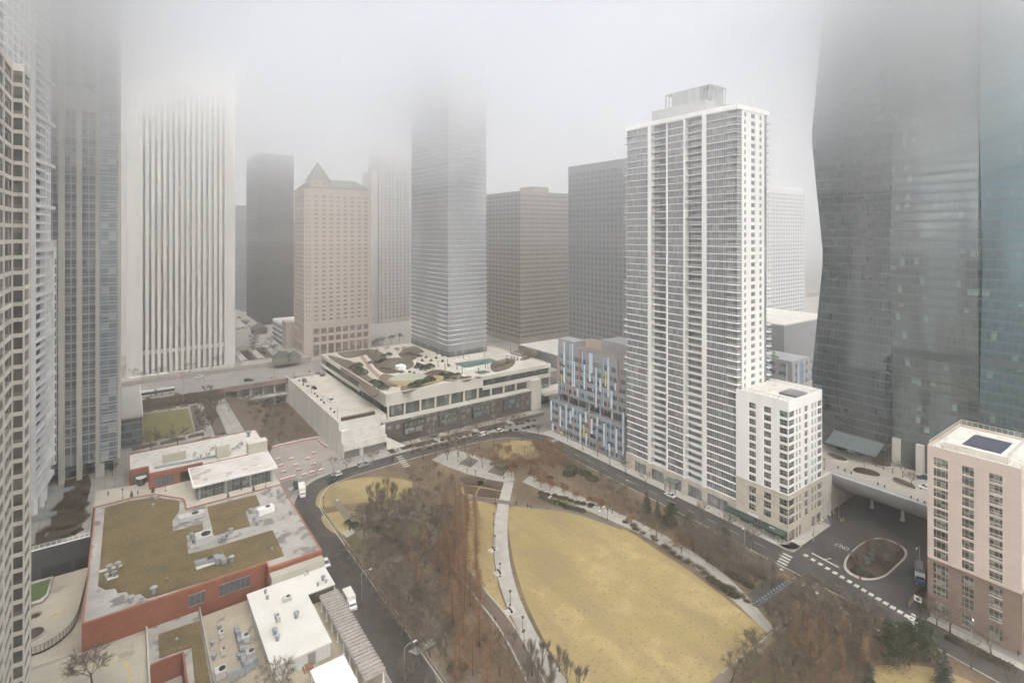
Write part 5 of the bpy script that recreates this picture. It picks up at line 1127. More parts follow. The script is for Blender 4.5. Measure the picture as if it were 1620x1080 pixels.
for i in range(n_):
    z = 24.6 + i*3.55; m_ = MB()
    for a, b in ((130.05,150.9),(102.6,120.9),(73.1,91.9)): m_.ob(RF(GX0, GY), gx(a), gx(b), -.95, -.72, z, z+.16); m_.ob(RF(GX0, GY), gx(a), gx(b), -.95, -.72, z+1.15, z+1.31)
    sb.append(m_)
many('spandrel_trim', sb, tb, GT)
q = MB()
for a, b in ((130.05,150.9),(102.6,120.9),(73.1,91.9)):
    q.ob(RF(GX0, GY), gx(a), gx(b), -.95, -.3, 152, 160); m = (gx(a)+gx(b))/2; q.ob(RF(GX0, GY), m-.12, m+.12, -.95, -.5, 17, 152)
q.build('recess_band', gst, GT)
q = MB(); q.box(-7.9, GX1, GY-.9, GY+42, 17, 224); q.build('bay_glazing', GL('blue_bay', (.10,.12,.15), (.34,.37,.38), 2.4, 3.55, 17, .3, (.3,.31,.3), .08, 0, mid=(.17,.195,.23)), GT)
sb = []
for i in range(n_+2):
    z = 17.2 + i*3.55; m_ = MB(); m_.box(-8.0, GX1+.1, GY-1.02, GY-.85, z, z+.22); m_.box(-8.0, GX1+.1, GY-1.02, GY-.85, z+1.2, z+1.4); sb.append(m_)
many('bay_band', sb, tb, GT)
q = MB(); q.box(GX1+.12, GX1+.9, GY-.5, GY+42, 17, 224); q.build('side_wall', gst, GT)
q = MB(); q.box(GX0, -4, GY+6, GY+41, 11.3, 16.9); q.build('lobby', g_gt, GT)
GH = thing('glass_hall', 'low glass hall with a flat tan roof joined to the pillared tower', 'building', (-2, 283, 11.3))
xg = 6.2; yg = 288.0
q = MB(); q.box(-1.4, xg, yg, 342, 11.3, 24.0); q.build('glazing', GL('hall_glass', (.055,.065,.075), (.15,.17,.18), 2.4, 3.4, 11.3, .3, (.13,.15,.17), .1, .9, mid=(.09,.105,.12)), GH)
q = MB(); q.box(-1.5, xg+.3, yg-.3, 342.2, 24.02, 25.0); q.build('roof', M('tan_roof', (.34,.33,.295), (.31,.30,.27), .2, .9, fine=.05), GH)
q = MB(); q.box(xg, xg+.32, yg-.32, 342.2, 25.02, 25.4); q.build('roof_edge', white_conc, GH)
X0, Y0 = 2.0, 470.0; b = thing('sliver_tower', 'narrow grey tower side seen between pillared and ribbed towers', 'building', (-10, 470, 15))
q = MB(); q.box(-12, xaty(201, 470)+3, 470, 500, 15, zat(206, -1, 470)); q.build('wall', gran, b); q = MB(); q.lathe((-3, 480, zat(206, -1, 470)), [(2.5,0),(2.5,2),(1,3.5)], 10); q.build('roof_tank', gran, b)
# ================================================================ TREES AND PLANTS
bark = M('bark', (.115,.09,.07), (.08,.064,.052), 2, 1, fine=.3)
def tw(name, c, c2): return M(name, c, c2, .5, 1, fine=.3)
tw_grey = tw('twigs_grey', (.175,.148,.122), (.105,.088,.073)); tw_brown = tw('twigs_brown', (.165,.13,.092), (.10,.08,.058)); tw_pale = tw('twigs_pale', (.22,.18,.14), (.15,.12,.095))
tw_rust = tw('twigs_rust', (.30,.18,.105), (.19,.115,.07)); tw_leaf = tw('leaves_brown', (.26,.145,.075), (.17,.10,.055)); ever = tw('needles_dark', (.040,.052,.024), (.062,.072,.034)); ever_b = tw('needles_blue', (.065,.085,.075), (.045,.06,.052))
def rv(r, s=1.): 
    return Vector((r.uniform(-s,s), r.uniform(-s,s), r.uniform(-s,s)))
def twig(mb, p, d, L, w, r):
    q = p + d*L; s = d.cross(Vector((r.uniform(-1,1), r.uniform(-1,1), r.uniform(-.3,.3)))).normalized()*w
    mb.tri(tuple(p-s), tuple(p+s), tuple(q))
def bare_tree(seed, h, spread, levels=3, ntw=9, up=.25, tww=.035, twl=1.1, trunk_h=.28, nb=5, leaf=None):
    r = random.Random(seed); tk = MB(); cr = MB(); lf = []
    def grow(p, d, L, rad_, lv):
        k = 3; 
        for i in range(k):
            d = (d + rv(r, .16) + Vector((0,0,up*.25))).normalized(); q = p + d*L/k; r1 = rad_*(1 - .22)
            (tk if lv == 0 else cr).tube(p, q, rad_, r1, n=6 if lv == 0 else 3, cap=False); p = q; rad_ = r1
            if lv >= 1:
                for _ in range(ntw if lv >= levels-1 else ntw//3):
                    dd = (d*.7 + rv(r, .9) + Vector((0,0,up))).normalized(); b = p - d*r.random()*L/k; l_ = twl*r.uniform(.5,1.2); twig(cr, b, dd, l_, tww*r.uniform(.6,1.1), r); lf.append(b + dd*l_*r.random())
        if lv < levels:
            n = nb if lv == 0 else r.choice((3, 4))
            for i in range(n):
                a = 2*math.pi*(i + r.random()*.6)/n; side = Vector((math.cos(a), math.sin(a), 0)) if lv == 0 else (d.cross(rv(r))).normalized()
                dd = (d*(1.0 if lv else .9) + side*spread*r.uniform(.7,1.2) + Vector((0,0,up))).normalized()
                st = p - d*L*(.0 if i == 0 else r.uniform(0, .35)); grow(st, dd, L*r.uniform(.68,.86)*(1.25 if lv == 0 else 1)*(1 if lv else (1-trunk_h)/trunk_h*.36), rad_*.66, lv+1)
    grow(Vector((0,0,-.1)), Vector((0,0,1)), h*trunk_h, h*.024, 0)
    if leaf:
        for p in lf:
            if r.random() < leaf:
                for _ in range(2):
                    a = rv(r, .16); b = rv(r, .16); c_ = p + rv(r, .25); cr.tri(tuple(c_), tuple(c_+a), tuple(c_+b))
    return tk, cr
def conifer(seed, h, rad_, kind):
    r = random.Random(seed); tk = MB(); cr = MB(); tk.tube((0,0,-.1), (0,0,h*.96), h*.016, .02, n=6)
    z = h*(.06 if kind != 'rust' else .12)
    while z < h*.985:
        t = z/h; R = rad_*((1-t)**(.8 if kind != 'rust' else .75))*r.uniform(.8,1.12) + .08
        n = max(4, int((6 + R*3.0)))
        for i in range(n):
            a = r.random()*6.283; dz = (.35 if kind == 'rust' else -.12) + r.uniform(-.12,.12); d = Vector((math.cos(a), math.sin(a), dz)).normalized(); L = R*r.uniform(.65,1.1); p = Vector((0,0,z+r.uniform(-.15,.15)))
            cr.tube(p, p+d*L, .03, .01, n=3, cap=False)
            m = int(3 + L*(3.4 if kind == 'rust' else 8))
            for j in range(m):
                b = p + d*L*(.15+.85*j/m)
                if kind == 'rust': twig(cr, b, (d*.5+rv(r,.8)+Vector((0,0,.2))).normalized(), r.uniform(.45,1.1), .024, r)
                else:
                    s = r.uniform(.16,.34); dd = (d*.8+rv(r,.6)).normalized(); e = dd.cross(rv(r)).normalized()*s*.42; cr.quad(tuple(b-e), tuple(b+dd*s*.5-e*.6), tuple(b+dd*s*1.3), tuple(b+e))
        z += (.40 if kind == 'rust' else .26)*(1 + .02*h)
    return tk, cr
def pine(seed, h, rad_):
    r = random.Random(seed); tk = MB(); cr = MB(); tk.tube((0,0,-.1), (0,0,h*.85), h*.02, .05, n=6)
    for i in range(46):
        t = r.uniform(.15, 1); R = rad_*math.sin(min(1, (1.12-t)*1.5)*1.45)*r.uniform(.35,1); a = r.random()*6.283; c_ = Vector((math.cos(a)*R, math.sin(a)*R, h*t*r.uniform(.92,1)))
        cr.tube((0,0,c_.z*.85), tuple(c_), .05, .02, n=3, cap=False); s0 = r.uniform(.5,1.0)*rad_*.34
        for j in range(95):
            v = rv(r); v.z *= .55
            if v.length > 1: v.normalize()
            b = c_ + v*s0; s = r.uniform(.12,.3); dd = (v+Vector((0,0,.4))+rv(r,.5)).normalized(); e = dd.cross(rv(r)).normalized()*s*.45; cr.quad(tuple(b-e), tuple(b+dd*s-e*.5), tuple(b+dd*s*1.2+e*.3), tuple(b+e))
    return tk, cr
def shrub(seed, R, h, n=420, tri_=True):
    r = random.Random(seed); cr = MB()
    for j in range(n):
        a = r.random()*6.283; q = math.sqrt(r.random()); b = Vector((math.cos(a)*R*q, math.sin(a)*R*q, h*(1-q*q*.6)*r.random()**.6))
        if tri_: s = r.uniform(.12,.26); dd = (rv(r)+Vector((0,0,.5))).normalized(); e = dd.cross(rv(r)).normalized()*s*.5; cr.quad(tuple(b-e), tuple(b+dd*s-e*.5), tuple(b+dd*s*1.2+e*.3), tuple(b+e))
        else: twig(cr, Vector((b.x*.6,b.y*.6,0)), (Vector((b.x,b.y,b.z*1.6+.3))).normalized(), h*r.uniform(.5,1.1), .03, r)
    return cr
PROTO = {}
def proto(kind, k, gen, mat, nm='tree'):
    tk, cr = gen(k); out = []
    for n_, mb, mm in (('trunk', tk, bark), ('crown', cr, mat)):
        if mb is None or not mb.v: continue
        me = bpy.data.meshes.new(kind + '_' + n_); me.from_pydata(mb.v, [], mb.f); me.materials.append(mm); me.update(); out.append((n_, me))
    PROTO.setdefault(kind, []).append(out)
for k in range(4): proto('bare_tree', k, lambda s: bare_tree(s, 9.5, 1.05, 3, 6, .14, tww=.03, twl=1.2), tw_grey)
for k in range(3): proto('brown_tree', k, lambda s: bare_tree(20+s, 9, 1.0, 3, 5, .16, tww=.03, twl=1.15), tw_brown)
for k in range(3): proto('pale_tree', k, lambda s: bare_tree(40+s, 7, 1.2, 3, 5, .1, tww=.028, twl=1.0), tw_pale)
for k in range(2): proto('thin_tree', k, lambda s: bare_tree(60+s, 8.5, .85, 3, 4, .22, tww=.024, nb=4, twl=.95), tw_brown)
for k in range(2): proto('upright_tree', k, lambda s: bare_tree(70+s, 10, .40, 3, 5, .45, tww=.026, trunk_h=.22), tw_grey)
for k in range(3): proto('redwood', k, lambda s: conifer(80+s, 14, 3.3, 'rust'), tw_rust)
for k in range(2): proto('oak', k, lambda s: bare_tree(90+s, 7, 1.0, 3, 8, .14, tww=.028, leaf=.32), tw_leaf)
for k in range(2): proto('spruce', k, lambda s: conifer(100+s, 9, 2.6, 'green'), ever_b)
for k in range(2): proto('pine', k, lambda s: pine(110+s, 8.5, 3.2), ever)
for k in range(2): proto('shrub', k, lambda s: (None, shrub(120+s, 1.5, 1.3)), ever)
for k in range(2): proto('brown_shrub', k, lambda s: (None, shrub(130+s, 1.4, 1.3, 300, False)), tw_brown)
for k in range(1): proto('hedge', k, lambda s: (None, shrub(140+s, 1.2, .9, 500)), tw('hedge_olive', (.075,.07,.035), (.05,.05,.027)))
RT = random.Random(5)
def plant(kind, x, y, z, s, label, group, cat='tree'):
    pr = RT.choice(PROTO[kind]); nm = {'oak':'oak_tree','pine':'pine_tree','spruce':'spruce_tree','redwood':'redwood_tree','brown_shrub':'shrub'}.get(kind, kind)
    rz = RT.random()*6.283
    if len(pr) == 1:
        o = bpy.data.objects.new(nm, pr[0][1]); COL.objects.link(o); o.location = (x, y, z); o.rotation_euler = (0,0,rz); o.scale = (s, s, s*RT.uniform(.85,1.15)); tag(o, label, cat, group); return o
    t_ = thing(nm, label, cat, (x, y, z), group, rz); t_.scale = (s, s, s*RT.uniform(.92,1.1))
    for n_, me in pr:
        o = bpy.data.objects.new(n_, me); COL.objects.link(o); o.parent = t_
    return t_
def inpoly(x, y, poly):
    c = False; n = len(poly)
    for i in range(n):
        (x0, y0), (x1, y1) = poly[i], poly[i-1]
        if (y0 > y) != (y1 > y) and x < (x1-x0)*(y-y0)/(y1-y0)+x0: c = not c
    return c
def scatter(pts, n, mind, z=0.):
    poly = PX(pts, z); xs = [p[0] for p in poly]; ys = [p[1] for p in poly]; out = []; tries = 0
    while len(out) < n and tries < n*60:
        tries += 1; x, y = RT.uniform(min(xs), max(xs)), RT.uniform(min(ys), max(ys))
        if inpoly(x, y, poly) and all((x-a)**2+(y-b)**2 > mind*mind for a, b in out): out.append((x, y))
    return out
def bankz(x, y):
    if not 46 < x < 82 or y < 258: return 0.
    xe = 60 + (y-284)*12/66; return max(0., 11.2*(1-(x-46)/(xe-46)))
def grove(kind, pts, n, mind, s0, s1, label, group, z=0., cat='tree'):
    for x, y in scatter(pts, n, mind, z if z != 'bank' else 3): plant(kind, x, y, z if z != 'bank' else bankz(x, y), RT.uniform(s0, s1), label, group, cat)
def spots(kind, pts, s0, s1, label, group, z=0., cat='tree'):
    for p in pts: x, y = G(p[0], p[1], z); plant(kind, x, y, z, RT.uniform(s0, s1), label, group, cat)
def along(a, b, n, jit=1.0):
    return [(a[0]+(b[0]-a[0])*(k+.5)/n+RT.uniform(-jit,jit), a[1]+(b[1]-a[1])*(k+.5)/n+RT.uniform(-jit,jit)*.5) for k in range(n)]
# park, west half
grove('bare_tree', [(560,815),(640,788),(700,785),(722,830),(705,900),(690,970),(640,950),(590,900)], 58, 3.2, .6, .98, 'grey purple bare tree in the thick grove round the ring path', 'bare grove trees')
grove('upright_tree', [(560,800),(600,785),(640,782),(640,800),(590,812)], 7, 3.5, .8, 1.0, 'fine upright bare tree at the edge of the north-west lawn', 'trees edging the north-west lawn')
grove('redwood', [(700,800),(748,796),(762,860),(756,930),(772,1000),(782,1060),(780,1095),(715,1095),(700,1000),(690,900)], 48, 2.6, .55, .95, 'tall rusty conical tree in the copper grove beside the curving path', 'copper conical trees')
grove('redwood', [(640,880),(690,860),(700,930),(660,950)], 6, 3, .5, .7, 'smaller rusty conical tree inside the grey grove', 'small copper trees in the grove')
grove('bare_tree', [(600,930),(700,940),(720,1040),(700,1060),(640,1000)], 22, 3.2, .55, .85, 'bare brown tree between the strip path and the copper grove', 'bare trees by the cross path')
spots('pale_tree', along((548,868),(668,1040), 13, 4) + along((575,862),(640,950), 7, 5), .75, 1.0, 'pale spreading bare tree in the row beside the straight strip path', 'pale trees by the strip path')
spots('brown_tree', [(655,1003),(610,985),(668,960)], .7, .8, 'low branching brown tree over the strip path', 'low trees over the strip path')
spots('thin_tree', [(560,1005),(578,1045),(600,1075),(640,1092)], .95, 1.15, 'slim bare street tree between the pergola and the road', 'street trees by the pergola')
spots('upright_tree', [(842,1068),(858,1052),(872,1078),(885,1062),(898,1090),(852,1098),(915,1105),(832,1095),(870,1110)], .7, .95, 'upright poplar-like bare tree at the bottom end of the curved path', 'upright trees at the bottom edge')
spots('thin_tree', [(790,1068),(812,1085),(775,1040),(806,1040)], .9, 1.1, 'thin bare tree beside the brown paver walk', 'thin trees by the brown walk')
spots('shrub', [(720,1052),(732,1058),(715,1060)], .8, 1.1, 'dark evergreen shrub near the lower walk lamp', 'shrubs by the lower walk', cat='shrub')
spots('shrub', [(560,832),(550,828),(596,838)], .9, 1.3, 'rounded olive shrub on the small west lawn', 'shrubs on the small west lawn', cat='shrub')
# north side
spots('thin_tree', along((655,728),(860,690), 9, 3), .8, 1.05, 'slender bare street tree on the park side of the north street', 'street trees, park side')
spots('thin_tree', along((648,712),(840,668), 15, 4), .75, 1.0, 'small bare tree in the forecourt gardens of the brick flats', 'forecourt trees')
spots('brown_shrub', along((655,708),(850,664), 20, 3), .8, 1.1, 'low bare shrub in the forecourt beds of the brick flats', 'forecourt shrubs', cat='shrub')
spots('hedge', along((648,716),(850,673), 22, 2), .8, 1.1, 'low dull green hedge clump before the brick flats', 'forecourt hedges', cat='hedge')
spots('thin_tree', [(500,752),(528,747),(548,742),(590,735),(622,728)], .8, 1.0, 'bare street tree on the verge by the gravel lot', 'verge trees by the lot')
spots('thin_tree', [(745,735),(763,740),(708,727),(790,745),(725,722),(797,757)], .95, 1.15, 'tall straight bare tree standing on the square plaza', 'plaza trees among square beds')
grove('brown_tree', [(640,740),(690,738),(720,760),(700,778),(655,775)], 7, 3, .45, .6, 'low dark brown tree between north street and copper grove', 'low trees by the north street')
grove('oak', [(765,715),(800,715),(830,735),(860,742),(900,765),(870,775),(830,765),(790,745)], 13, 3.6, .75, 1.0, 'tree holding russet leaves near the square plaza', 'russet trees by the square plaza')
grove('oak', [(838,705),(870,712),(900,730),(905,750),(880,745),(850,725)], 9, 3.6, .85, 1.1, 'broad russet tree near the curve of the street', 'russet trees inside the street bend')
grove('brown_tree', [(880,720),(930,745),(985,780),(990,800),(940,780),(890,750)], 13, 3.4, .6, .85, 'bare brown tree on the bank between long path and school street', 'bank trees by the school street')
spots('shrub', [(905,742),(915,748),(928,752),(938,760),(900,752)], 1.4, 1.8, 'dark bushy evergreen on the bank facing the school', 'evergreens facing the school', cat='shrub')
spots('shrub', along((852,788),(925,812), 9, 2), .8, 1.1, 'clipped green shrub in the strip beds above the great lawn', 'shrubs above the great lawn', cat='shrub')
spots('hedge', along((850,780),(940,802), 9, 3), .9, 1.3, 'low olive bush in the strip beds above the great lawn', 'olive bushes above the great lawn', cat='shrub')
spots('shrub', [(780,735),(795,732),(812,738),(800,742),(870,757),(760,765)], .9, 1.3, 'dark green shrub at the corners of the square plaza', 'shrubs at the square plaza', cat='shrub')
spots('oak', [(870,775),(892,782),(912,790),(935,800),(950,805)], .55, .8, 'small russet tree beside the upper end of the long path', 'small russet trees by the long path')
spots('thin_tree', [(968.8,812)], .8, .8, 'small bare tree in the first round tree pit from the top of the long path', None)
spots('oak', [(999.8,828.4)], .62, .62, 'sparse russet tree in the second tree pit along the long path', None)
spots('thin_tree', [(1038.5,849.5)], 1.0, 1.0, 'bare tree in the third tree pit along the long path', None)
spots('oak', [(1078,875)], .95, .95, 'full orange russet tree in the lowest tree pit by the great lawn', None)
spots('spruce', [(1023,812)], .95, .95, 'blue green spruce with a pointed top beside the school side street', None)
spots('spruce', [(1040,820)], .75, .75, 'smaller spruce just right of the pointed blue one', None)
spots('pine', [(1062,828)], .85, .85, 'round dark green pine right of the two spruces', None)
spots('pine', [(1052,838)], .6, .6, 'low green pine below the two spruces', None)
spots('pine', [(1090,842)], .75, .75, 'green pine above the orange russet tree', None)
spots('pine', [(1148,868)], .75, .75, 'green pine by the street opposite the stone base', None)
grove('bare_tree', [(1085,842),(1150,870),(1215,905),(1222,930),(1190,935),(1130,900),(1095,875)], 32, 2.8, .7, 1.1, 'grey bare tree in the belt between long path and tower street', 'grey belt trees by the tower street')
grove('brown_tree', [(990,800),(1040,825),(1100,855),(1130,890),(1080,870),(1010,835)], 12, 3.0, .5, .75, 'small brown tree in the belt above the long path', 'brown belt trees')
spots('brown_shrub', along((985,822),(1200,960), 22, 4), .8, 1.2, 'brown shrub edging the upper side of the long path', 'shrubs edging the long path', cat='shrub')
spots('hedge', along((1120,915),(1165,945), 6, 1) + along((1150,905),(1190,930), 6, 1) + along((1168,892),(1210,915), 5, 1), 1.0, 1.3, 'low ivy-green hedge clump in rows near the bike bay', 'hedge rows by the bike bay', cat='hedge')
spots('thin_tree', [(990,752),(1022,768),(1112,822),(1152,845),(1190,868)], .95, 1.15, 'bare street tree on the pavement before the apartment towers', 'street trees before the towers')
spots('thin_tree', [(898,698),(922,712),(945,722),(965,735)], .8, 1.0, 'bare street tree on the pavement before the school', 'street trees before the school')
# south-east
grove('brown_tree', [(1240,960),(1300,975),(1385,1000),(1400,1050),(1380,1100),(1200,1110),(1150,1080),(1200,1020)], 40, 3.0, .75, 1.1, 'bare brown tree in the thicket at the lower right of the park', 'brown thicket trees')
grove('redwood', [(1255,985),(1300,985),(1340,1010),(1385,1050),(1360,1100),(1290,1110),(1255,1050)], 14, 3, .5, .72, 'copper conical tree in the lower right thicket', 'copper trees in the lower thicket')
grove('bare_tree', [(1250,935),(1330,950),(1400,985),(1380,990),(1290,970),(1245,955)], 18, 2.8, .6, .9, 'grey bare tree lining the street above the thicket', 'grey trees above the thicket')
spots('pine', [(1412,1052)], 1.15, 1.15, 'biggest dark pine in the lower right corner, leftmost of the group', None)
spots('pine', [(1462,1045)], 1.1, 1.1, 'dark pine in the lower right corner close to the road', None)
spots('pine', [(1432,1030)], .95, .95, 'dark pine half hidden between the two big pines', None)
spots('spruce', [(1375,1092)], .75, .75, 'grey blue spruce at the bottom edge left of the pines', None)
spots('spruce', [(1494,1085)], .95, .95, 'thin grey spruce at the bottom edge right of the pines', None)
spots('thin_tree', [(1503,1003)], 1.35, 1.35, 'wide bare tree directly before the pink block', None)
spots('thin_tree', [(1568,1040)], 1.3, 1.3, 'second wide bare tree before the pink block', None)
spots('thin_tree', [(1470,975),(1482,990)], .8, .9, 'little bare tree at the corner of the pink block', 'corner trees by the pink block')
spots('thin_tree', [(1537,1058),(1600,1098)], 1.0, 1.1, 'bare tree on the park side of the lower right road', 'park side trees, lower right road')
spots('hedge', along((1500,1010),(1600,1058), 14, 1), .9, 1.2, 'olive hedge clump along the pavement below the pink block', 'hedge below the pink block', cat='hedge')
spots('brown_tree', [(1352,892),(1375,872),(1400,868),(1418,880),(1395,895),(1365,905)], .55, .75, 'bare tree growing on the oval traffic island', 'traffic island trees')
spots('hedge', [(1352,905),(1362,908),(1372,910),(1358,900)], 1.0, 1.3, 'green bush at the front of the traffic island', 'bushes on the traffic island', cat='shrub')
spots('thin_tree', [(1428,755),(1442,770),(1398,742),(1386,738),(1412,748)], .8, .95, 'thin sapling on the raised plaza by the glass tower', 'saplings on the raised plaza', z=15.4)
# left plaza and brush bank
spots('pale_tree', [(238,712)], 1.55, 1.55, 'big bare tree in front of the little lawn, left one', None, z=11.3)
spots('pale_tree', [(281,702)], 1.5, 1.5, 'big bare tree in front of the little lawn, right one', None, z=11.3)
grove('brown_tree', [(300,640),(335,632),(355,680),(320,690)], 15, 4.0, .7, .95, 'slender bare tree in the tree-lined walks right of the little lawn', 'walk trees by the little lawn', z=11.3)
spots('thin_tree', [(235,652),(268,650),(330,628),(350,640),(362,650)], .9, 1.2, 'small bare tree between the little lawn and the bus street', 'trees by the bus street', z=11.3)
grove('brown_tree', [(365,612),(440,604),(452,640),(480,672),(430,695),(400,690)], 34, 4.0, .45, .75, 'brown scrub tree on the overgrown bank above the gravel lot', 'scrub trees on the bank', z='bank')
grove('pale_tree', [(365,612),(440,604),(452,640),(480,672),(430,695),(400,690)], 26, 3.4, .45, .8, 'pale twiggy scrub tree on the overgrown bank above the gravel lot', 'pale scrub on the bank', z='bank')
grove('brown_tree', [(230,640),(340,620),(345,628),(232,650)], 14, 3.4, .45, .65, 'low dark scrub tree on the slope below the bus street', 'scrub on the bus street slope', z=13)
spots('thin_tree', [(178,752)], .75, .75, 'lone little bare tree on the paving beside the pillared tower', None, z=11.3)
spots('brown_tree', [(145,1086)], 1.35, 1.35, 'large bare tree rising beside the driveway at the lower left', None, z=5.2)
spots('pale_tree', [(447,1092)], 1.25, 1.25, 'bare tree in front of the white building door', None, z=5.2)
spots('brown_shrub', scatter and [(40,965),(48,958),(55,975)], 1.0, 1.3, 'brown bare bush by the ramp wall', 'bushes by the ramp', z=2, cat='shrub')
spots('thin_tree', [(195,596),(212,598),(226,604),(250,598),(300,590),(345,580),(420,560),(405,545),(390,520),(418,530),(440,540)], .9, 1.2, 'small bare tree on the terrace of the ribbed tower', 'terrace trees by the ribbed tower', z=18)
grove('thin_tree', [(385,565),(470,556),(480,530),(400,520)], 10, 7, .9, 1.2, 'small bare tree in the sunken plaza by the stone hotel', 'sunken plaza trees', z=18)
spots('brown_tree', [(598,548),(606,546),(590,552),(620,543),(632,540)], .9, 1.1, 'bare tree cluster at the foot of the pale tower', 'trees at the pale tower', z=15.4)
# roof garden
spots('shrub', [(561,584),(567,588),(573,592),(566,580)], 2.2, 2.6, 'large dark evergreen clump at the left of the podium roof garden', 'left evergreens on the podium roof', z=ZR, cat='shrub')
spots('shrub', [(592,606),(600,612),(607,616)], 1.8, 2.2, 'dark evergreen bush at the front left corner of the podium roof', 'corner evergreens on the podium roof', z=ZR, cat='shrub')
spots('shrub', [(662,608),(670,606),(680,603),(655,612)], 1.9, 2.4, 'dark evergreen bush along the front edge of the podium roof', 'front evergreens on the podium roof', z=ZR, cat='shrub')
spots('shrub', [(663,582),(672,585),(680,582)], 1.9, 2.3, 'dark evergreen bush in the centre of the podium roof', 'centre evergreens on the podium roof', z=ZR, cat='shrub')
spots('shrub', [(838,566),(606,564),(615,562),(588,575),(700,594),(712,594),(724,594)], 1.3, 1.7, 'smaller evergreen bush dotted over the podium roof', 'small evergreens on the podium roof', z=ZR, cat='shrub')
spots('brown_shrub', along((605,585),(640,590), 6, 3) + along((700,600),(760,598), 5, 2) + along((785,582),(808,572), 6, 3) + along((815,568),(838,560), 6, 3) + along((640,560),(668,565), 5, 3), 1.2, 1.7, 'clump of tall dry grass in the podium roof garden', 'dry grass clumps on the podium roof', z=ZR, cat='grass clump')
spots('brown_tree', [(628,560),(640,556),(612,556),(596,560)], .5, .7, 'small bare tree in the podium roof garden', 'bare trees on the podium roof', z=ZR)
# left garden terrace
spots('brown_shrub', along((125,765),(132,830), 18, 6) + along((90,815),(118,790), 14, 7) + along((75,840),(110,835), 8, 5), 1.1, 1.5, 'brown shrub in the garden terrace bed beneath the pillared tower', 'shrubs on the garden terrace', z=11.4, cat='shrub')
spots('hedge', along((75,862),(130,838), 9, 1), .8, 1.0, 'dark low hedge behind the white railing', 'hedge behind the railing', z=11.4, cat='hedge')
spots('spruce', [(208,786),(242,779)], .24, .3, 'tiny evergreen cone between market roof and brick shops', 'tiny evergreens by the shops', z=11.3)
spots('spruce', [(361,787),(401,776)], .24, .3, 'tiny potted evergreen before the glass pavilion', 'potted evergreens by the pavilion', z=11.3)
# tangled undergrowth: nobody could count it
def brush(name, polys, dens, h, mat, label, z=0., seed=1):
    r = random.Random(seed); q = MB()
    for pts, f_ in polys:
        poly = PX(pts, z); xs = [p[0] for p in poly]; ys = [p[1] for p in poly]; n = int((max(xs)-min(xs))*(max(ys)-min(ys))*dens*f_)
        for _ in range(n):
            x, y = r.uniform(min(xs), max(xs)), r.uniform(min(ys), max(ys))
            if not inpoly(x, y, poly) or noise.noise(Vector((x*.12, y*.12, seed))) < -.18: continue
            z_ = bankz(x, y) if name == 'bank_brush' else z
            for k in range(6):
                d = Vector((r.uniform(-1,1), r.uniform(-1,1), r.uniform(.3,1.5))).normalized(); twig(q, Vector((x+r.uniform(-.3,.3), y+r.uniform(-.3,.3), z_)), d, h*r.uniform(.4,1.2), .03, r)
    o = q.build(name, mat); tag(o, label, 'undergrowth', kind='stuff')
brush('undergrowth', [([(560,800),(700,780),(730,850),(720,960),(740,1080),(690,1090),(600,960),(545,860)], 1), ([(1085,845),(1240,905),(1235,930),(1180,935),(1100,885),(960,810),(960,795)], 1.0), ([(1200,1020),(1290,960),(1400,995),(1480,1060),(1380,1095),(1180,1100)], 1), ([(645,745),(700,740),(730,765),(700,790),(650,780)], 1), ([(815,705),(880,705),(985,775),(960,795),(850,760),(800,730)], .8)], .6, .9, tw_brown, 'tangle of brown winter undergrowth beneath the park trees', seed=3)
brush('roadside_brush', [([(470,800),(484,795),(560,900),(660,1050),(690,1100),(665,1100),(560,935)], 1)], 1.6, .8, tw('brush_tan', (.20,.14,.085), (.13,.09,.06)), 'strip of dry brown planting along the kerb of the west street', seed=4)
brush('bank_brush', [([(352,612),(440,603),(456,640),(500,680),(435,702),(393,700)], 1)], .8, 1.2, MATS['brush_tan'], 'dense brown scrub covering the bank beside the ramp building', z=3, seed=5)
# ================================================================ VEHICLES, LAMPS, PEOPLE, SMALL THINGS
tyre = M('tyre', (.02,.02,.02), rough=.9, fine=0); rim = M('wheel_rim', (.35,.36,.37), rough=.3, metal=.8, fine=0)
car_glass = M('car_glass', (.02,.024,.028), rough=.06, fine=0); head = M('headlamp', (.7,.72,.74), rough=.2, fine=0); tail = M('tail_lamp', (.35,.02,.015), rough=.3, fine=0); plastic = M('black_plastic', (.03,.03,.03), rough=.7, fine=0)
def paint(name, c): return M('paint_' + name, c, tuple(x*.93 for x in c), .8, .25, fine=.03)
PAINTS = {'white':(.68,.68,.67),'silver':(.36,.37,.38),'grey':(.14,.145,.15),'black':(.022,.022,.025),'dark green':(.03,.06,.055),'blue':(.04,.075,.17),'dark blue':(.03,.045,.085)}
def side_loft(mb, prof, w, taper=.0):
    """side profile (x, z) widened to half width w; upper points taper in"""
    zs = [p[1] for p in prof]; z0, z1 = min(zs), max(zs)
    def hw(z): return w*(1 - taper*(z-z0)/(z1-z0+1e-6))
    n = len(prof); vs = [(x, -hw(z), z) for x, z in prof] + [(x, hw(z), z) for x, z in prof]
    mb.add(vs, [(i, (i+1) % n, n+(i+1) % n, n+i) for i in range(n)] + [tuple(reversed(range(n))), tuple(range(n, 2*n))])
def wheel(x, y, r, w, parent):
    q = MB(); q.tube((x, y-w/2, r), (x, y+w/2, r), r, n=14); o = q.build('wheel', tyre, parent, local=True)
    q = MB(); q.tube((x, y-w/2-.01, r), (x, y+w/2+.01, r), r*.6, n=10); q.build('rim', rim, o, local=True)
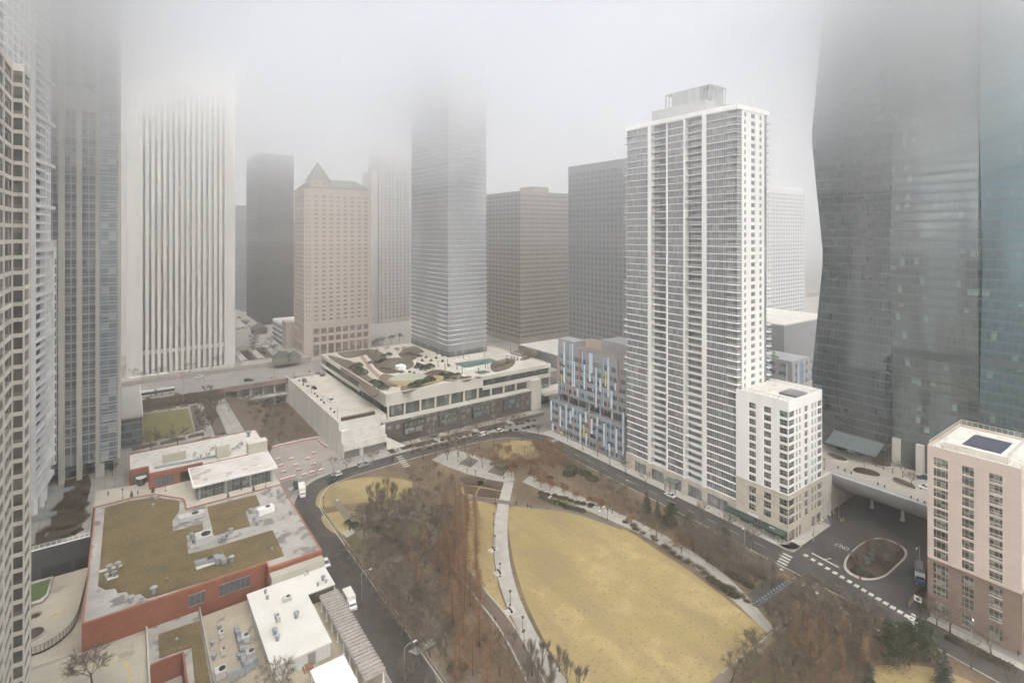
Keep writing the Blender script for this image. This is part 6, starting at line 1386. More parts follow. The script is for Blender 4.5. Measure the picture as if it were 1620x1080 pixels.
def car(px, py, ang, kind, colour, label, z=.0, nm=None):
    x, y = G(px, py, z); p = paint(colour, PAINTS[colour])
    L, Wd, Hh = {'sedan':(4.7,.91,1.45),'suv':(4.8,.95,1.75),'van':(5.4,.98,2.1),'hatch':(4.2,.88,1.5)}[kind]
    t_ = thing('parked_car' if not nm else nm, label, 'van' if kind == 'van' else 'car', (x, y, z), None, rad(ang)); h = L/2
    if kind == 'van': low = [(-h,.35),(-h,1.15),(h-.7,1.15),(h-.05,1.0),(h,.35)]; cab = [(-h+.02,1.15),(-h+.1,Hh),(h-1.75,Hh),(h-.75,1.17)]
    elif kind == 'suv': low = [(-h,.35),(-h,1.0),(h-1.2,1.02),(h-.1,.9),(h,.35)]; cab = [(-h+.05,1.0),(-h+.35,Hh),(h-2.2,Hh),(h-1.3,1.02)]
    elif kind == 'hatch': low = [(-h,.3),(-h+.02,.92),(h-1.0,.92),(h-.08,.75),(h,.3)]; cab = [(-h+.1,.92),(-h+.6,Hh),(h-1.9,Hh),(h-1.0,.92)]
    else: low = [(-h,.3),(-h+.05,.85),(-h+.9,.93),(h-1.35,.93),(h-.12,.72),(h,.3)]; cab = [(-h+.75,.9),(-h+1.5,Hh),(h-2.3,Hh),(h-1.3,.92)]
    q = MB(); side_loft(q, low, Wd, .06); q.build('body', p, t_, local=True)
    q = MB(); side_loft(q, [(a, b-.01) for a, b in cab], Wd*.93, .16); q.build('windows', car_glass, t_, local=True)
    q = MB(); xs = [c[0] for c in cab]; q.box(cab[1][0]+.02, cab[2][0]-.02, -Wd*.76, Wd*.76, Hh-.03, Hh+.04)
    for (a, b) in ((cab[0], cab[1]), (cab[3], cab[2])):
        for s in (-1, 1): q.tube((a[0], s*Wd*.9, a[1]), (b[0], s*Wd*.78, b[1]), .05, n=4)
    for s in (-1, 1): m = (cab[1][0]+cab[2][0])/2; q.tube((m, s*Wd*.93, .95), (m, s*Wd*.79, Hh), .05, n=4)
    q.build('roof', p, t_, local=True)
    if kind == 'van':
        q = MB()
        for s in (-1, 1): q.box(-h+.3, h-2.6, s*Wd*.955-.02, s*Wd*.955+.02, 1.0, Hh-.25)
        q.build('side_panel', p, t_, local=True)
    for sx in (-1, 1):
        for sy_ in (-1, 1): wheel(sx*(h-.85), sy_*(Wd-.08), .33, .22, t_)
    for s in (-1, 1):
        q = MB(); q.box(h-.12, h+.015, s*Wd*.7-.17, s*Wd*.7+.17, .6, .74); q.build('headlight', head, t_, local=True)
        q = MB(); q.box(-h-.015, -h+.1, s*Wd*.75-.12, s*Wd*.75+.12, .7, .9); q.build('tail_light', tail, t_, local=True)
        q = MB(); q.box(h-1.75, h-1.55, s*(Wd+.02)-.1, s*(Wd+.02)+.1, .92, 1.06); q.build('mirror', p, t_, local=True)
    q = MB(); q.box(h-.05, h+.03, -Wd*.8, Wd*.8, .3, .5); q.box(-h-.03, -h+.05, -Wd*.8, Wd*.8, .3, .5); q.build('bumper', plastic, t_, local=True)
    return t_
def box_truck(px, py, ang, label, L=7.2, z=0., cabc='white', s=1.):
    x, y = G(px, py, z); t_ = thing('box_truck', label, 'truck', (x, y, z), None, rad(ang)); h = L/2; p = paint(cabc, PAINTS[cabc])
    q = MB(); q.box(-h, h-2.3, -1.2, 1.2, .95, 3.35); q.build('cargo_box', M('truck_white', (.66,.65,.60), (.60,.59,.54), .6, .5, fine=.05), t_, local=True)
    q = MB(); side_loft(q, [(h-2.25,.5),(h-2.25,2.35),(h-1.35,2.4),(h-.95,1.5),(h-.1,1.35),(h,.5)], 1.0, .05); q.build('cab', p, t_, local=True)
    q = MB(); q.add([(h-1.33,-.85,2.3),(h-.93,-.9,1.52),(h-.93,.9,1.52),(h-1.33,.85,2.3)], [(0,1,2,3)]); q.box(h-2.1, h-1.4, -1.01, -.99, 1.5, 2.2); q.box(h-2.1, h-1.4, .99, 1.01, 1.5, 2.2); q.build('windscreen', car_glass, t_, local=True)
    q = MB(); q.box(-h+.2, h-2.2, -.5, .5, .6, .94); q.box(h-.02, h+.06, -.95, .95, .45, .75); q.build('chassis', plastic, t_, local=True)
    for sx in (-h+1.3, h-1.1):
        for sy_ in (-1, 1): wheel(sx, sy_*.95, .45, .3, t_)
    for s_ in (-1, 1): q = MB(); q.box(h-.03, h+.05, s_*.8-.15, s_*.8+.15, .85, 1.05); q.build('headlight', head, t_, local=True)
    return t_
box_truck(478, 782, -100, 'long white box truck facing the viewer at the bend above the brick roof', 8.5)
box_truck(554, 958, -92, 'white box truck driving down the west street past the pergola', 7.0)
car(516, 893, -92, 'hatch', 'white', 'white car half hidden behind the beige block on the west street')
car(533, 752, 184, 'hatch', 'white', 'white hatchback parked against the lot-side kerb behind a dark suv'); car(523, 760, 184, 'suv', 'dark green', 'dark green suv beside the white hatchback on the north street')
car(575, 737, 8, 'van', 'silver', 'silver cargo van parked on the north street left of the crossing'); car(765, 689, 10, 'van', 'white', 'tall white van on the north street before the brick flats'); car(791, 683, 8, 'suv', 'white', 'white suv just ahead of the tall white van')
car(1060, 785, 92, 'sedan', 'white', 'white sedan with black roof beside the entrance canopy'); car(468, 770, -98, 'suv', 'dark blue', 'dark car half hidden behind the long white truck')
car(1333, 711, 150, 'suv', 'black', 'black suv at the glass tower entrance', 15.38); car(1350, 716, 150, 'suv', 'white', 'white suv at the glass tower entrance', 15.38); car(1365, 720, 150, 'sedan', 'grey', 'dark grey car parked under the glass tower canopy', 15.38)
car(1462, 758, 120, 'sedan', 'dark blue', 'blue grey sedan on the raised plaza by the pink block', 15.38); car(1464, 773, 120, 'sedan', 'white', 'white sedan on the raised plaza by the pink block', 15.38)
car(494, 595, -100, 'sedan', 'white', 'white sedan farthest along the open parking deck', 14.92); car(482, 604, -90, 'suv', 'grey', 'grey suv parked on the open deck behind the lamp posts', 14.92); car(497, 615, -85, 'sedan', 'black', 'black car on the open parking deck', 14.92); car(523, 635, -80, 'van', 'white', 'white van nearest on the open parking deck', 14.92)
car(315, 597, 4, 'sedan', 'white', 'white car on the upper street before the ribbed tower', 15.4); car(393, 603, 4, 'suv', 'dark green', 'dark teal car parked at the viaduct edge', 15.4)
for k, (px, py, c_, w_) in enumerate(((378,503,'grey','first'),(383,508,'white','second'),(388,512,'black','third'),(394,517,'white','fourth'),(399,521,'grey','fifth'),(377,521,'white','lone white'),(384,519,'silver','lone silver'))): car(px, py, 118, 'sedan', c_, '%s distant %s car from the left on the side street behind the ribbed tower' % (w_, c_) if k < 5 else '%s car parked in the distant yard behind the ribbed tower' % w_, 15.5 if k < 0 else 17.95)
# bus
x, y = G(246, 625, 15.4); t_ = thing('city_bus', 'white articulated city bus on the upper street behind the lawn', 'bus', (x, y, 15.4), None, rad(3))
q = MB(); q.box(-9, -.6, -1.25, 1.25, .4, 3.1); q.box(.6, 9, -1.25, 1.25, .4, 3.1); q.build('body', M('bus_white', (.62,.61,.57), (.5,.5,.47), .8, .4), t_, local=True)
q = MB(); q.box(-8.8, -.7, -1.27, 1.27, 1.35, 2.5); q.box(.7, 8.9, -1.27, 1.27, 1.35, 2.5); q.build('windows', car_glass, t_, local=True); q = MB(); q.box(-.59, .59, -1.15, 1.15, .5, 3.0); q.build('joint', plastic, t_, local=True)
q = MB(); q.box(-8, -3, -.8, .8, 3.12, 3.35); q.box(2, 6, -.8, .8, 3.12, 3.35); q.build('roof_unit', white_paint, t_, local=True)
for sx in (-7, -2.2, 2.8, 6.8):
    for sy_ in (-1, 1): wheel(sx, sy_*1.12, .48, .3, t_)
# refuse truck
x, y = G(1455, 915); t_ = thing('refuse_truck', 'blue-fronted refuse truck with a netted grey load by the pink block', 'truck', (x, y, 0), None, rad(198))
q = MB(); side_loft(q, [(1.6,.5),(1.6,2.7),(3.6,2.7),(3.8,1.4),(3.8,.5)], 1.2, .03); q.build('cab', M('cab_steel', (.50,.50,.50), fine=.1), t_, local=True)
q = MB(); q.box(3.82, 4.7, -1.2, 1.2, .5, 2.0); q.build('hopper', paint('blue', PAINTS['blue']), t_, local=True)
q = MB(); q.box(3.0, 3.83, -1.0, 1.0, 1.75, 2.5); q.build('windscreen', car_glass, t_, local=True)
q = MB(); q.loft([[(-4.6,-1.2,.9),(1.4,-1.2,.9),(1.4,1.2,.9),(-4.6,1.2,.9)],[(-4.6,-1.25,2.9),(1.4,-1.25,2.9),(1.4,1.25,2.9),(-4.6,1.25,2.9)],[(-4.2,-.8,3.6),(1.1,-.8,3.6),(1.1,.8,3.6),(-4.2,.8,3.6)]]); q.build('load', M('grey_net', (.20,.19,.18), (.13,.12,.115), 1.2, .95, fine=.5, bump=.8), t_, local=True)
q = MB()
for s in (-1, 1): q.box(1.6, 4.5, s*1.05-.08, s*1.05+.08, 2.72, 2.9)
q.box(-4.5, 3.6, -.5, .5, .55, .88); q.build('arm', white_paint, t_, local=True)
for sx in (-3.4, -2.2, 2.5):
    for s in (-1, 1): wheel(sx, s*1.0, .5, .32, t_)
for s in (-1, 1): q = MB(); q.box(4.7, 4.74, s*.8-.15, s*.8+.15, .7, .9); q.build('headlight', head, t_, local=True)

# red and white barriers on the lot
redp = M('barrier_red', (.36,.10,.07), (.28,.085,.06), 1, .7); whp = M('barrier_white', (.66,.65,.64), (.58,.57,.56), 1, .6)
bpts = [(449,739),(471,738),(489,733.5),(454,729.5),(474,728.5),(497,732.5),(498,716),(463,746),(452,757),(474,750),(487,731)]
bpos = [(439,727),(461,726.5),(487,726.5),(444.5,737),(468,736.5),(496,735),(497.5,717.5),(449,747),(473,744),(481,752),(494,748),(508,744.5)]
edge_ = [(424.5,710.5),(433,708),(444,705),(455,702.5),(466,700),(477,697.5),(488,695.5),(498,694)] ; side_ = [(504,698),(508,701.5),(512,704.5),(516,707)]
k = 0
def barrier(px, py, ang, grp, lab, L=2.2):
    x, y = G(px, py, .02); t_ = thing('barrier', lab, 'barrier', (x, y, .02), grp, rad(ang))
    q = MB(); q.loft([[(-L/2,-.35,0),(L/2,-.35,0),(L/2,.35,0),(-L/2,.35,0)],[(-L/2,-.25,.55),(L/2,-.25,.55),(L/2,.25,.55),(-L/2,.25,.55)]]); q.build('base', redp, t_, local=True)
    q = MB(); q.loft([[(-L/2,-.24,.56),(L/2,-.24,.56),(L/2,.24,.56),(-L/2,.24,.56)],[(-L/2+.05,-.16,1.0),(L/2-.05,-.16,1.0),(L/2-.05,.16,1.0),(-L/2+.05,.16,1.0)]]); q.build('top', whp, t_, local=True)
for px, py in bpos: barrier(px, py, 2, 'barriers scattered on the lot', 'red and white barrier standing alone on the gravel lot')
for px, py in edge_: barrier(px, py, 0, 'barriers along the far edge of the lot', 'red and white barrier in the line at the far edge of the gravel lot', 3.0)
for px, py in side_: barrier(px, py, 90, 'barriers by the concrete wall', 'red and white barrier pushed against the long concrete wall', 2.4)
for px, py, l_ in ((455,757,6.5),): barrier(px, py, 2, None, 'long red and white barrier nearest the glass pavilion', l_)
# lamps
def lamp(px, py, z, h, lab, grp, kind='post', ang=0.):
    x, y = G(px, py, z); t_ = thing('street_lamp', lab, 'lamp', (x, y, z), grp, rad(ang))
    if kind == 'post':
        q = MB(); q.lathe((0,0,0), [(.2,0),(.2,.35),(.07,.5),(.055,h-.5)], 8); q.build('pole', dark_metal, t_, local=True)
        q = MB(); q.lathe((0,0,h-.5), [(.1,0),(.16,.05),(.16,.38),(.42,.42),(.4,.5),(.05,.55)], 10); q.build('lantern', dark_metal, t_, local=True)
    elif kind == 'arm':
        q = MB(); q.tube((0,0,0), (0,0,h), .11, .07, n=8); pts = [(0,0,h),(.5,0,h+.35),(1.3,0,h+.5),(2.4,0,h+.5)]
        for a, b in zip(pts[:-1], pts[1:]): q.tube(a, b, .06, n=6)
        q.build('pole', steel_dull, t_, local=True); q = MB(); q.box(2.2, 3.1, -.16, .16, h+.42, h+.56); q.build('lamp_head', white_paint, t_, local=True)
    else:
        q = MB(); q.box(-.07, .07, -.07, .07, 0, h); q.box(0, .9, -.1, .1, h-.1, h+.03); q.build('pole', dark_metal, t_, local=True)
for px, py in ((781,830),(783,866),(791,912),(807,957),(827,1000),(783,1002),(939-110,1022)): lamp(px, py, 0, 4.2, 'black post lamp beside the pale curved path', 'lamps along the curved path')
for px, py in ((512,803),(528,765),(553,838),(575,741),(582,820),(660,1044),(656,1068)): lamp(px, py, 0, 4.2, 'black post lamp in the western park near the kerb', 'lamps in the western park')
for px, py in ((680,738),(705,718),(724,730),(739,746),(752,760),(757,792),(784,797),(816,748),(830,720),(860,705)): lamp(px, py, 0, 4.2, 'black post lamp around the square plaza', 'lamps around the square plaza')
for px, py in ((961,822),(1215,965),(1150,880),(1185,868)): lamp(px, py, 0, 4.2, 'black post lamp along the long path', 'lamps along the long path')
for px, py, a in ((522,829,0),(572,949,0),(640,1075,0)): lamp(px, py, 0, 7.5, 'tall arm lamp leaning over the west street', 'arm lamps on the west street', 'arm', a)
for px, py, a in ((1178,868,200),(1287,856,-60),(1537,1020,200),(1327,820,-10),(1455,903,180)): lamp(px, py, 0, 7.5, 'steel arm lamp at the crossing of the tower street', 'arm lamps near the crossing', 'arm', a)
for px, py in ((465,600),(479,610),(493,622),(511,640),(534,661)): lamp(px, py, 14.92, 4.6, 'dark square post lamp along the parking deck edge', 'deck edge lamps', 'square')
for px, py in ((194,788),(262,777),(333,783),(382,775),(420,771)): lamp(px, py, 11.3, 3.4, 'slim post lamp on the terrace before the brick shops', 'terrace lamps by the shops')
for px, py in ((233,700),(245,690),(274,686),(312,688),(316,676),(321,700)): lamp(px, py, 11.3, 4.5, 'pale post light in the plaza beds', 'plaza bed lights')
for px, py in ((1304,742),(1367,745),(1420,738),(1440,742)): lamp(px, py, 15.4, 4, 'dark lamp post on the raised plaza', 'raised plaza lamps')
lamp(434, 597, 15.4, 8, 'tall lamp post on the viaduct edge', None)
for px, py, h in ((290,627,14),(315.5,617,13),(324,622,15)):
    x, y = G(px, py, 15.4); t_ = thing('flag_pole', 'bare tall flagpole on the bank before the ribbed tower', 'flagpole', (x, y, 11.4), 'flagpoles by the upper street'); q = MB(); q.tube((0,0,0), (0,0,h+4), .12, .06, n=6); q.lathe((0,0,h+4), [(.15,0),(.15,.2),(.02,.25)], 6); q.build('pole', steel, t_, local=True)
    if px == 290:
        t_['label'] = 'flagpole carrying a red and white striped flag with blue corner'; t_.pop('group', None) if hasattr(t_, 'pop') else None
        if 'group' in t_: del t_['group']
        for r_ in range(7):
            q = MB(); z_ = h+3.6-r_*.28; q.add([(0,0,z_),(-1.6,.2,z_-.5),(-3,-.1,z_-1.0),(-3,-.1,z_-1.28),(-1.6,.2,z_-.78),(0,0,z_-.28)], [(0,1,4,5),(1,2,3,4)])
            if r_ == 0: fl_ = q.build('flag', [M('flag_red', (.45,.06,.06), fine=0)], t_, local=True)
            else: q.build('stripe', [M('flag_red', (.45,.06,.06), fine=0), M('flag_white', (.6,.6,.6), fine=0)][r_ % 2], fl_, local=True)
        q = MB(); q.add([(0,.02,h+3.61),(-1.3,.19,h+3.2),(-1.3,.19,h+2.1),(0,.02,h+2.5)], [(0,1,2,3)]); q.build('canton', M('flag_blue', (.05,.06,.2), fine=0), fl_, local=True)
# bollards, planters, hydrant, bins, benches
for px, py in ((1286,848),(1296,830),(1303,822),(1319,812),(1330,825),(1334,824),(1311,808),(1327,802)):
    x, y = G(px, py); q = MB(); q.lathe((x, y, 0), [(.16,0),(.16,1.15),(.1,1.25),(.02,1.27)], 10); tag(q.build('bollard', yellow_paint), 'yellow safety bollard by the garage entrances', 'bollard', 'yellow bollards by the garages')
for px, py in ((467,598),(473.5,603),(480,609),(498,624),(502,628),(508,634),(513,638),(523,648),(529,653),(487,612)):
    x, y = G(px, py, 14.92); q = MB(); q.lathe((x, y, 14.92), [(.3,0),(.45,.7),(.48,1.0),(.3,1.02)], 8); tag(q.build('planter_pot', plastic), 'black pot along the parking deck edge', 'pot', 'black pots on the parking deck')
for px, py, l_ in ((510,594,'larger'),(503,591,'smaller')):
    x, y = G(px, py, 14.92); t_ = thing('planted_tub', '%s planted tub at the far end of the parking deck' % l_, 'planter', (x, y, 14.92)); q = MB(); q.lathe((0,0,0), [(1.6,0),(1.8,.6),(.2,.62)], 12); q.build('tub', plastic, t_, local=True); q = MB(); q2 = shrub(300+px, 1.8, 1.2, 200); q.add(q2.v, q2.f); q.build('foliage', tw_brown, t_, local=True)
for k in range(14):
    px, py = 1326+k*10.5, 744+k*4.3
    if k in (3,4,5,8,9,10): continue
    x, y = G(px, py-3, 15.4); q = MB(); q.box(x-.15, x+.15, y-.15, y+.15, 15.4, 16.4); tag(q.build('bollard', dark_metal), 'short dark bollard along the raised plaza edge', 'bollard', 'dark bollards on the raised plaza')
for px, py, l_ in ((781,869,'upper'),(790,905,'middle'),(808,966,'lower')):
    x, y = G(px, py); t_ = thing('park_bench', '%s bench of the three on the left edge of the curved path' % l_, 'bench', (x, y, 0), None, rad(80)); q = MB(); q.box(-.9, .9, -.25, .25, .42, .48); q.build('seat', dark_metal, t_, local=True); q = MB(); q.box(-.9, .9, .25, .31, .5, .95); q.build('backrest', dark_metal, t_, local=True)
    for s in (-1, 1): q = MB(); q.box(s*.75-.04, s*.75+.04, -.25, .3, 0, .41); q.build('leg', dark_metal, t_, local=True)
    q = MB(); q.prism([(x-1.8,y-1.2),(x+1.6,y-1.2),(x+1.6,y+1.2),(x-1.8,y+1.2)], .0, .03); struct('bench_pad', q, pave_light)
for px, py in ((955,803),(948,810),(940,803),(870,787)):
    x, y = G(px, py); t_ = thing('stone_bench', 'pale block bench at the upper end of the long path', 'bench', (x, y, 0), 'block benches by the long path', rad(20)); q = MB(); q.box(-.9, .9, -.3, .3, .38, .5); q.build('seat', white_conc, t_, local=True)
    for s in (-1, 1): q = MB(); q.box(s*.6-.12, s*.6+.12, -.25, .25, 0, .37); q.build('leg', white_conc, t_, local=True)
x, y = G(888, 691); t_ = thing('hydrant_sign', 'bright yellow pedestrian crossing sign before the school', 'sign', (x, y, 0)); q = MB(); q.tube((0,0,0), (0,0,2.4), .05, n=6); q.build('pole', dark_metal, t_, local=True)
q = MB(); q.ob(((0,0),(.6,-.8),(-.8,-.6)), -.45, .45, 0, .05, 1.9, 2.8); q.ob(((0,0),(.6,-.8),(-.8,-.6)), -.3, .3, 0, .05, 1.3, 1.8); q.build('panel', M('sign_yellow', (.65,.62,.02), fine=0), t_, local=True)
for px, py, l_ in ((1221,837,'green shop sign with a white emblem on the corner awning'), (1452,947,'white sign with a green emblem on the construction fence')):
    z_ = 2.6 if px < 1300 else 2.2; x, y = G(px, py, z_+.5)
    t_ = thing('shop_sign', l_, 'sign', (x, y, 0)); q = MB(); q.box(-.05, .05, -.9, .9, z_-.2, z_+1.3); q.build('panel', whp, t_, local=True)
    q = MB(); q.tube((-.1,0,z_+.5), (-.06,0,z_+.5), .5, n=12); q.build('emblem', M('sign_green', (.02,.09,.05), fine=0), t_, local=True); q = MB(); q.tube((0,0,0), (0,0,z_-.2), .06, n=6); q.build('pole', dark_metal, t_, local=True)
aw = M('awning_green', (.015,.04,.028), (.02,.05,.035), 1, .8)
q = MB(); fA = LF(AX, AY0)
for a, b in ((1246,1206), (1196,1150)):
    y0_, y1_ = yatx(a, AX), yatx(b, AX); q = MB(); q.add([(AX-.02,y0_,3.9),(AX-2.2,y0_,3.0),(AX-2.2,y1_,3.0),(AX-.02,y1_,3.9),(AX-.02,y0_,3.6),(AX-2.2,y0_,2.5),(AX-2.2,y1_,2.5),(AX-.02,y1_,3.6)], BOXF)
    for k in range(6): yy = y0_+(y1_-y0_)*(k+.5)/6; q.box(AX-2.15, AX-2.08, yy-.04, yy+.04, .1, 2.5)
    tag(q.build('awning', aw), 'dark green awning over the corner shop pavement' if a > 1200 else 'dark green awning farther up the stone base', 'awning')
# sign board text above the lower windows
t_ = thing('wall_sign', 'long pale sign board on the stone base between the windows', 'sign', (AX-.1, yatx(1190, AX), 5.6)); q = MB(); y0_, y1_ = yatx(1200, AX), yatx(1183, AX); q.box(AX-.16, AX-.08, y0_, y1_, 4.1, 5.0); q.build('board', whp, t_)
# bicycles at the bike bay
bike_b = M('bike_blue', (.30,.44,.52), fine=0)
for k in range(13):
    px, py = 1197+k*4.4, 960-k*3.1
    x, y = G(px, py); t_ = thing('hire_bicycle', 'light blue hire bicycle in the docking row by the lawn', 'bicycle', (x, y, 0), 'hire bicycles in the dock', rad(125))
    if k == 0:
        q = MB(); q.tube((-.5,0,.35), (.1,0,.75), .035, n=5); q.tube((.1,0,.75), (.45,0,.35), .035, n=5); q.tube((-.15,0,.3), (-.25,0,.9), .03, n=5); q.tube((-.15,0,.3), (.45,0,.8), .04, n=5); q.box(-.95,-.35,-.1,.1,.66,.72)
        q.tube((.55,0,.35),(.4,0,1.05), .03, n=5); q.tube((.38,-.28,1.05),(.38,.28,1.05), .03, n=5); q.box(.45,.8,-.15,.15,.75,1.0); frm = q.build('frame', bike_b, t_, local=True)
        whs = []
        for xx in (-.55, .55):
            q = MB(); 
            for j in range(12): a, b = j*math.pi/6, (j+1)*math.pi/6; q.tube((xx+.33*math.cos(a),0,.34+.33*math.sin(a)), (xx+.33*math.cos(b),0,.34+.33*math.sin(b)), .025, n=4, cap=False)
            whs.append(q.build('wheel', tyre, t_, local=True))
    else:
        for s_ in [frm] + whs: c_ = s_.copy(); COL.objects.link(c_); c_.parent = t_
# people
def human(seed, walk):
    """one skinned body, standing or mid-stride"""
    me = bpy.data.meshes.new('person_body'); s = .28 if walk else .1
    V = [(0,0,.95),(0,0,1.15),(0,0,1.38),(0,0,1.50),(0,.0,1.62),(0,.0,1.74), (0,.09,.92),(s*.5,.10,.5),(s*.6,.11,.07),(s*.6+.14,.12,.04), (0,-.09,.92),(-s*.4,-.10,.5),(-s,-.11,.08),(-s+.14,-.12,.04),
         (0,.19,1.36),(-.06-s*.3,.24,1.10),(.02-s*.4,.25,.86), (0,-.19,1.36),(-.02+s*.3,-.24,1.10),(.08+s*.4,-.25,.88)]
    E = [(0,1),(1,2),(2,3),(3,4),(4,5),(0,6),(6,7),(7,8),(8,9),(0,10),(10,11),(11,12),(12,13),(2,14),(14,15),(15,16),(2,17),(17,18),(18,19)]
    R_ = [.15,.14,.15,.06,.10,.085,.09,.065,.045,.04,.09,.065,.045,.04,.06,.05,.035,.06,.05,.035]
    me.from_pydata(V, E, []); o = bpy.data.objects.new('tmp', me); COL.objects.link(o)
    m = o.modifiers.new('skin', 'SKIN'); sv = me.skin_vertices[0].data
    for i, r_ in enumerate(R_): sv[i].radius = (r_, r_*(1.15 if i in (0,1,2) else 1))
    sv[0].use_root = True; o.modifiers.new('sub', 'SUBSURF').levels = 1
    dg = bpy.context.evaluated_depsgraph_get(); ev = o.evaluated_get(dg); out = bpy.data.meshes.new_from_object(ev); bpy.data.objects.remove(o); return out
bodies = [human(0, False), human(1, True)]
skin = M('skin', (.42,.26,.19), fine=0)
PC = {'black':(.02,.02,.022),'navy':(.03,.035,.06),'grey':(.12,.12,.125),'red':(.40,.04,.035),'tan':(.28,.21,.14),'maroon':(.13,.04,.045)}
def person(px, py, z, ang, coat, label, walk=True, grp=None):
    x, y = G(px, py, z); t_ = thing('person', label, 'person', (x, y, z), grp, rad(ang)); b0 = bodies[int(walk)]
    cm = M('cloth_'+coat, PC[coat], fine=.1); tm = M('trousers_dark', (.035,.035,.042), fine=.1)
    me = b0.copy(); me.materials.clear()
    for mm in (skin, cm, tm): me.materials.append(mm)
    for p in me.polygons:
        c_ = p.center; p.material_index = 0 if c_.z > 1.5 else (1 if c_.z > .86 else 2); p.use_smooth = True
    o = bpy.data.objects.new('body', me); COL.objects.link(o); o.parent = t_
    q = MB(); q.lathe((-.015,0,1.60), [(.115,.0),(.125,.08),(.11,.16),(.06,.21),(.01,.22)], 10); q.build('hair', M('hair_dark', (.03,.02,.015), fine=0), t_, local=True)
    q = MB(); q.lathe((0,0,.78), [(.22,0),(.20,.25),(.21,.5),(.20,.6),(.08,.70)], 10); q.build('coat', cm, t_, local=True)
person(171, 784, 11.3, 200, 'maroon', 'person in a maroon coat walking on the terrace, left of the lamp'); person(218, 783, 11.3, 0, 'black', 'person in black striding past the brick shops')
person(353, 690, 11.3, 60, 'black', 'person in black on the plaza walk, farther of two'); person(352, 697, 11.3, 60, 'grey', 'person in grey on the plaza walk, nearer of two', False); person(315, 710, 11.3, 100, 'black', 'person standing behind the white roof box on the plaza', False)
person(817, 799, 0, 90, 'black', 'person in black walking where the curved path meets the lawn'); person(835, 803, 0, 20, 'navy', 'person in navy at the top edge of the great lawn, left of a pair'); person(840, 804, 0, 20, 'black', 'person in black at the top edge of the great lawn, right of a pair', False); person(865, 806, 0, 10, 'tan', 'person in tan at the top edge of the great lawn', False)
person(755, 789, 0, 120, 'red', 'person in red on the dark path by the upper lawn'); person(1361, 919, 0, 200, 'red', 'person in a red coat at the nose of the traffic island', False); person(1163, 858, 0, 100, 'red', 'person in a red jacket on the street before the awnings')
person(1456, 972, .1, 45, 'black', 'person in black at the corner crossing by the pink block'); person(1563, 1017, .1, 300, 'navy', 'person in navy on the pavement below the pink block'); person(1611, 1038, .1, 300, 'black', 'person in black bent along the pavement at the right edge')
person(485, 613, 14.92, 0, 'black', 'person in black on the parking deck, left of a pair', False); person(489, 613, 14.92, 180, 'black', 'person in black on the parking deck, right of a pair', False); person(489, 590, 14.92, 90, 'black', 'person in black at the far end of the parking deck')
for k, (px, py) in enumerate(((644,654),(649,652.5),(653,651),(741,636),(640,655))): person(px, py, 11.97, 90*k, 'black', 'person in dark clothes sitting out on the long terrace above the brick flats', False, 'people on the long terrace')
person(402, 602, 15.4, 0, 'black', 'person in black beside the teal car on the viaduct', False); person(430, 600, 15.4, 200, 'black', 'person in black leaning by the viaduct lamp')
# fence along the construction corner
q = MB(); pts = [G(1437, 962), G(1449, 945), G(1466, 937)]
for a, b in zip(pts[:-1], pts[1:]):
    q.add([a+(0,), b+(0,), b+(2,), a+(2,)], [(0,1,2,3)]); q.tube(a+(0,), a+(2.1,), .06, n=5); q.tube(a+(2.05,), b+(2.05,), .05, n=5)
tag(q.build('site_fence', M('fence_brown', (.20,.14,.09), (.12,.085,.06), 1.5, .95, fine=.4)), 'brown screened fence at the corner of the pink block', 'fence')
# utility boxes on the island
for k, (px, py) in enumerate(((1369,887),(1376,882),(1382,877),(1373,891),(1380,886))):
    x, y = G(px, py); q = MB(); q.prism([(x-.5+.4*math.cos(j*1.047)*1.2+.5, y+.7*math.sin(j*1.047)) for j in range(6)], .2, 1.5); q.prism([(x+.35*math.cos(j*1.047), y+.35*math.sin(j*1.047)) for j in range(6)], 1.52, 1.7)
    tag(q.build('green_box', M('box_green', (.10,.15,.12), (.07,.11,.09), 1, .6)), 'green faceted box clustered in the middle of the traffic island', 'box', 'green boxes on the traffic island')
# sunken plaza pavilions by the hotel
for k, (px, py, s, l_) in enumerate(((410,527,5.5,'dark pitched-roof kiosk at the back of the sunken plaza'),(443,575,4.2,'dark pyramid-roofed kiosk nearest the upper street'),(465,572,3.6,'small dark pyramid kiosk beside the stone hotel'))):
    x, y = G(px, py, 17.9); t_ = thing('kiosk', l_, 'kiosk', (x, y, 17.9)); q = MB(); q.box(-s, s, -s, s, 0, 4); q.build('wall', M('kiosk_wall', (.20,.18,.155), (.12,.11,.10), .8, .9), t_, local=True)
    q = MB(); q.loft([[(-s-.8,-s-.8,4.02),(s+.8,-s-.8,4.02),(s+.8,s+.8,4.02),(-s-.8,s+.8,4.02)],[(-.05,-.05,4+s*1.1),(.05,-.05,4+s*1.1),(.05,.05,4+s*1.1),(-.05,.05,4+s*1.1)]]); q.build('roof', M('slate_green', (.075,.085,.07), (.06,.068,.058), .5, .8), t_, local=True)
q = MB(); x0, y0 = 66.0, 392.0
for i, (a, b, c_, d_) in enumerate(((64,90,396,400),(64,68,405,440),(75,79,405,445),(86,90,410,450),(64,90,455,459),(92,98,420,470))): q.box(a, b, c_, d_, 17.91, 18.5)
tag(q.build('plaza_walls', pave_light), 'pale low walls and steps striping the sunken plaza by the hotel', 'plaza walls', kind='stuff')
q = MB()
for (a, b, c_, d_) in ((69,74,405,440),(80,85,405,445),(66,88,401,404),(91,97,400,418)): q.box(a, b, c_, d_, 17.91, 18.2)
tag(q.build('plaza_planting', mulch), 'brown planted strips in the sunken plaza by the hotel', 'planting', kind='stuff')
q = MB()
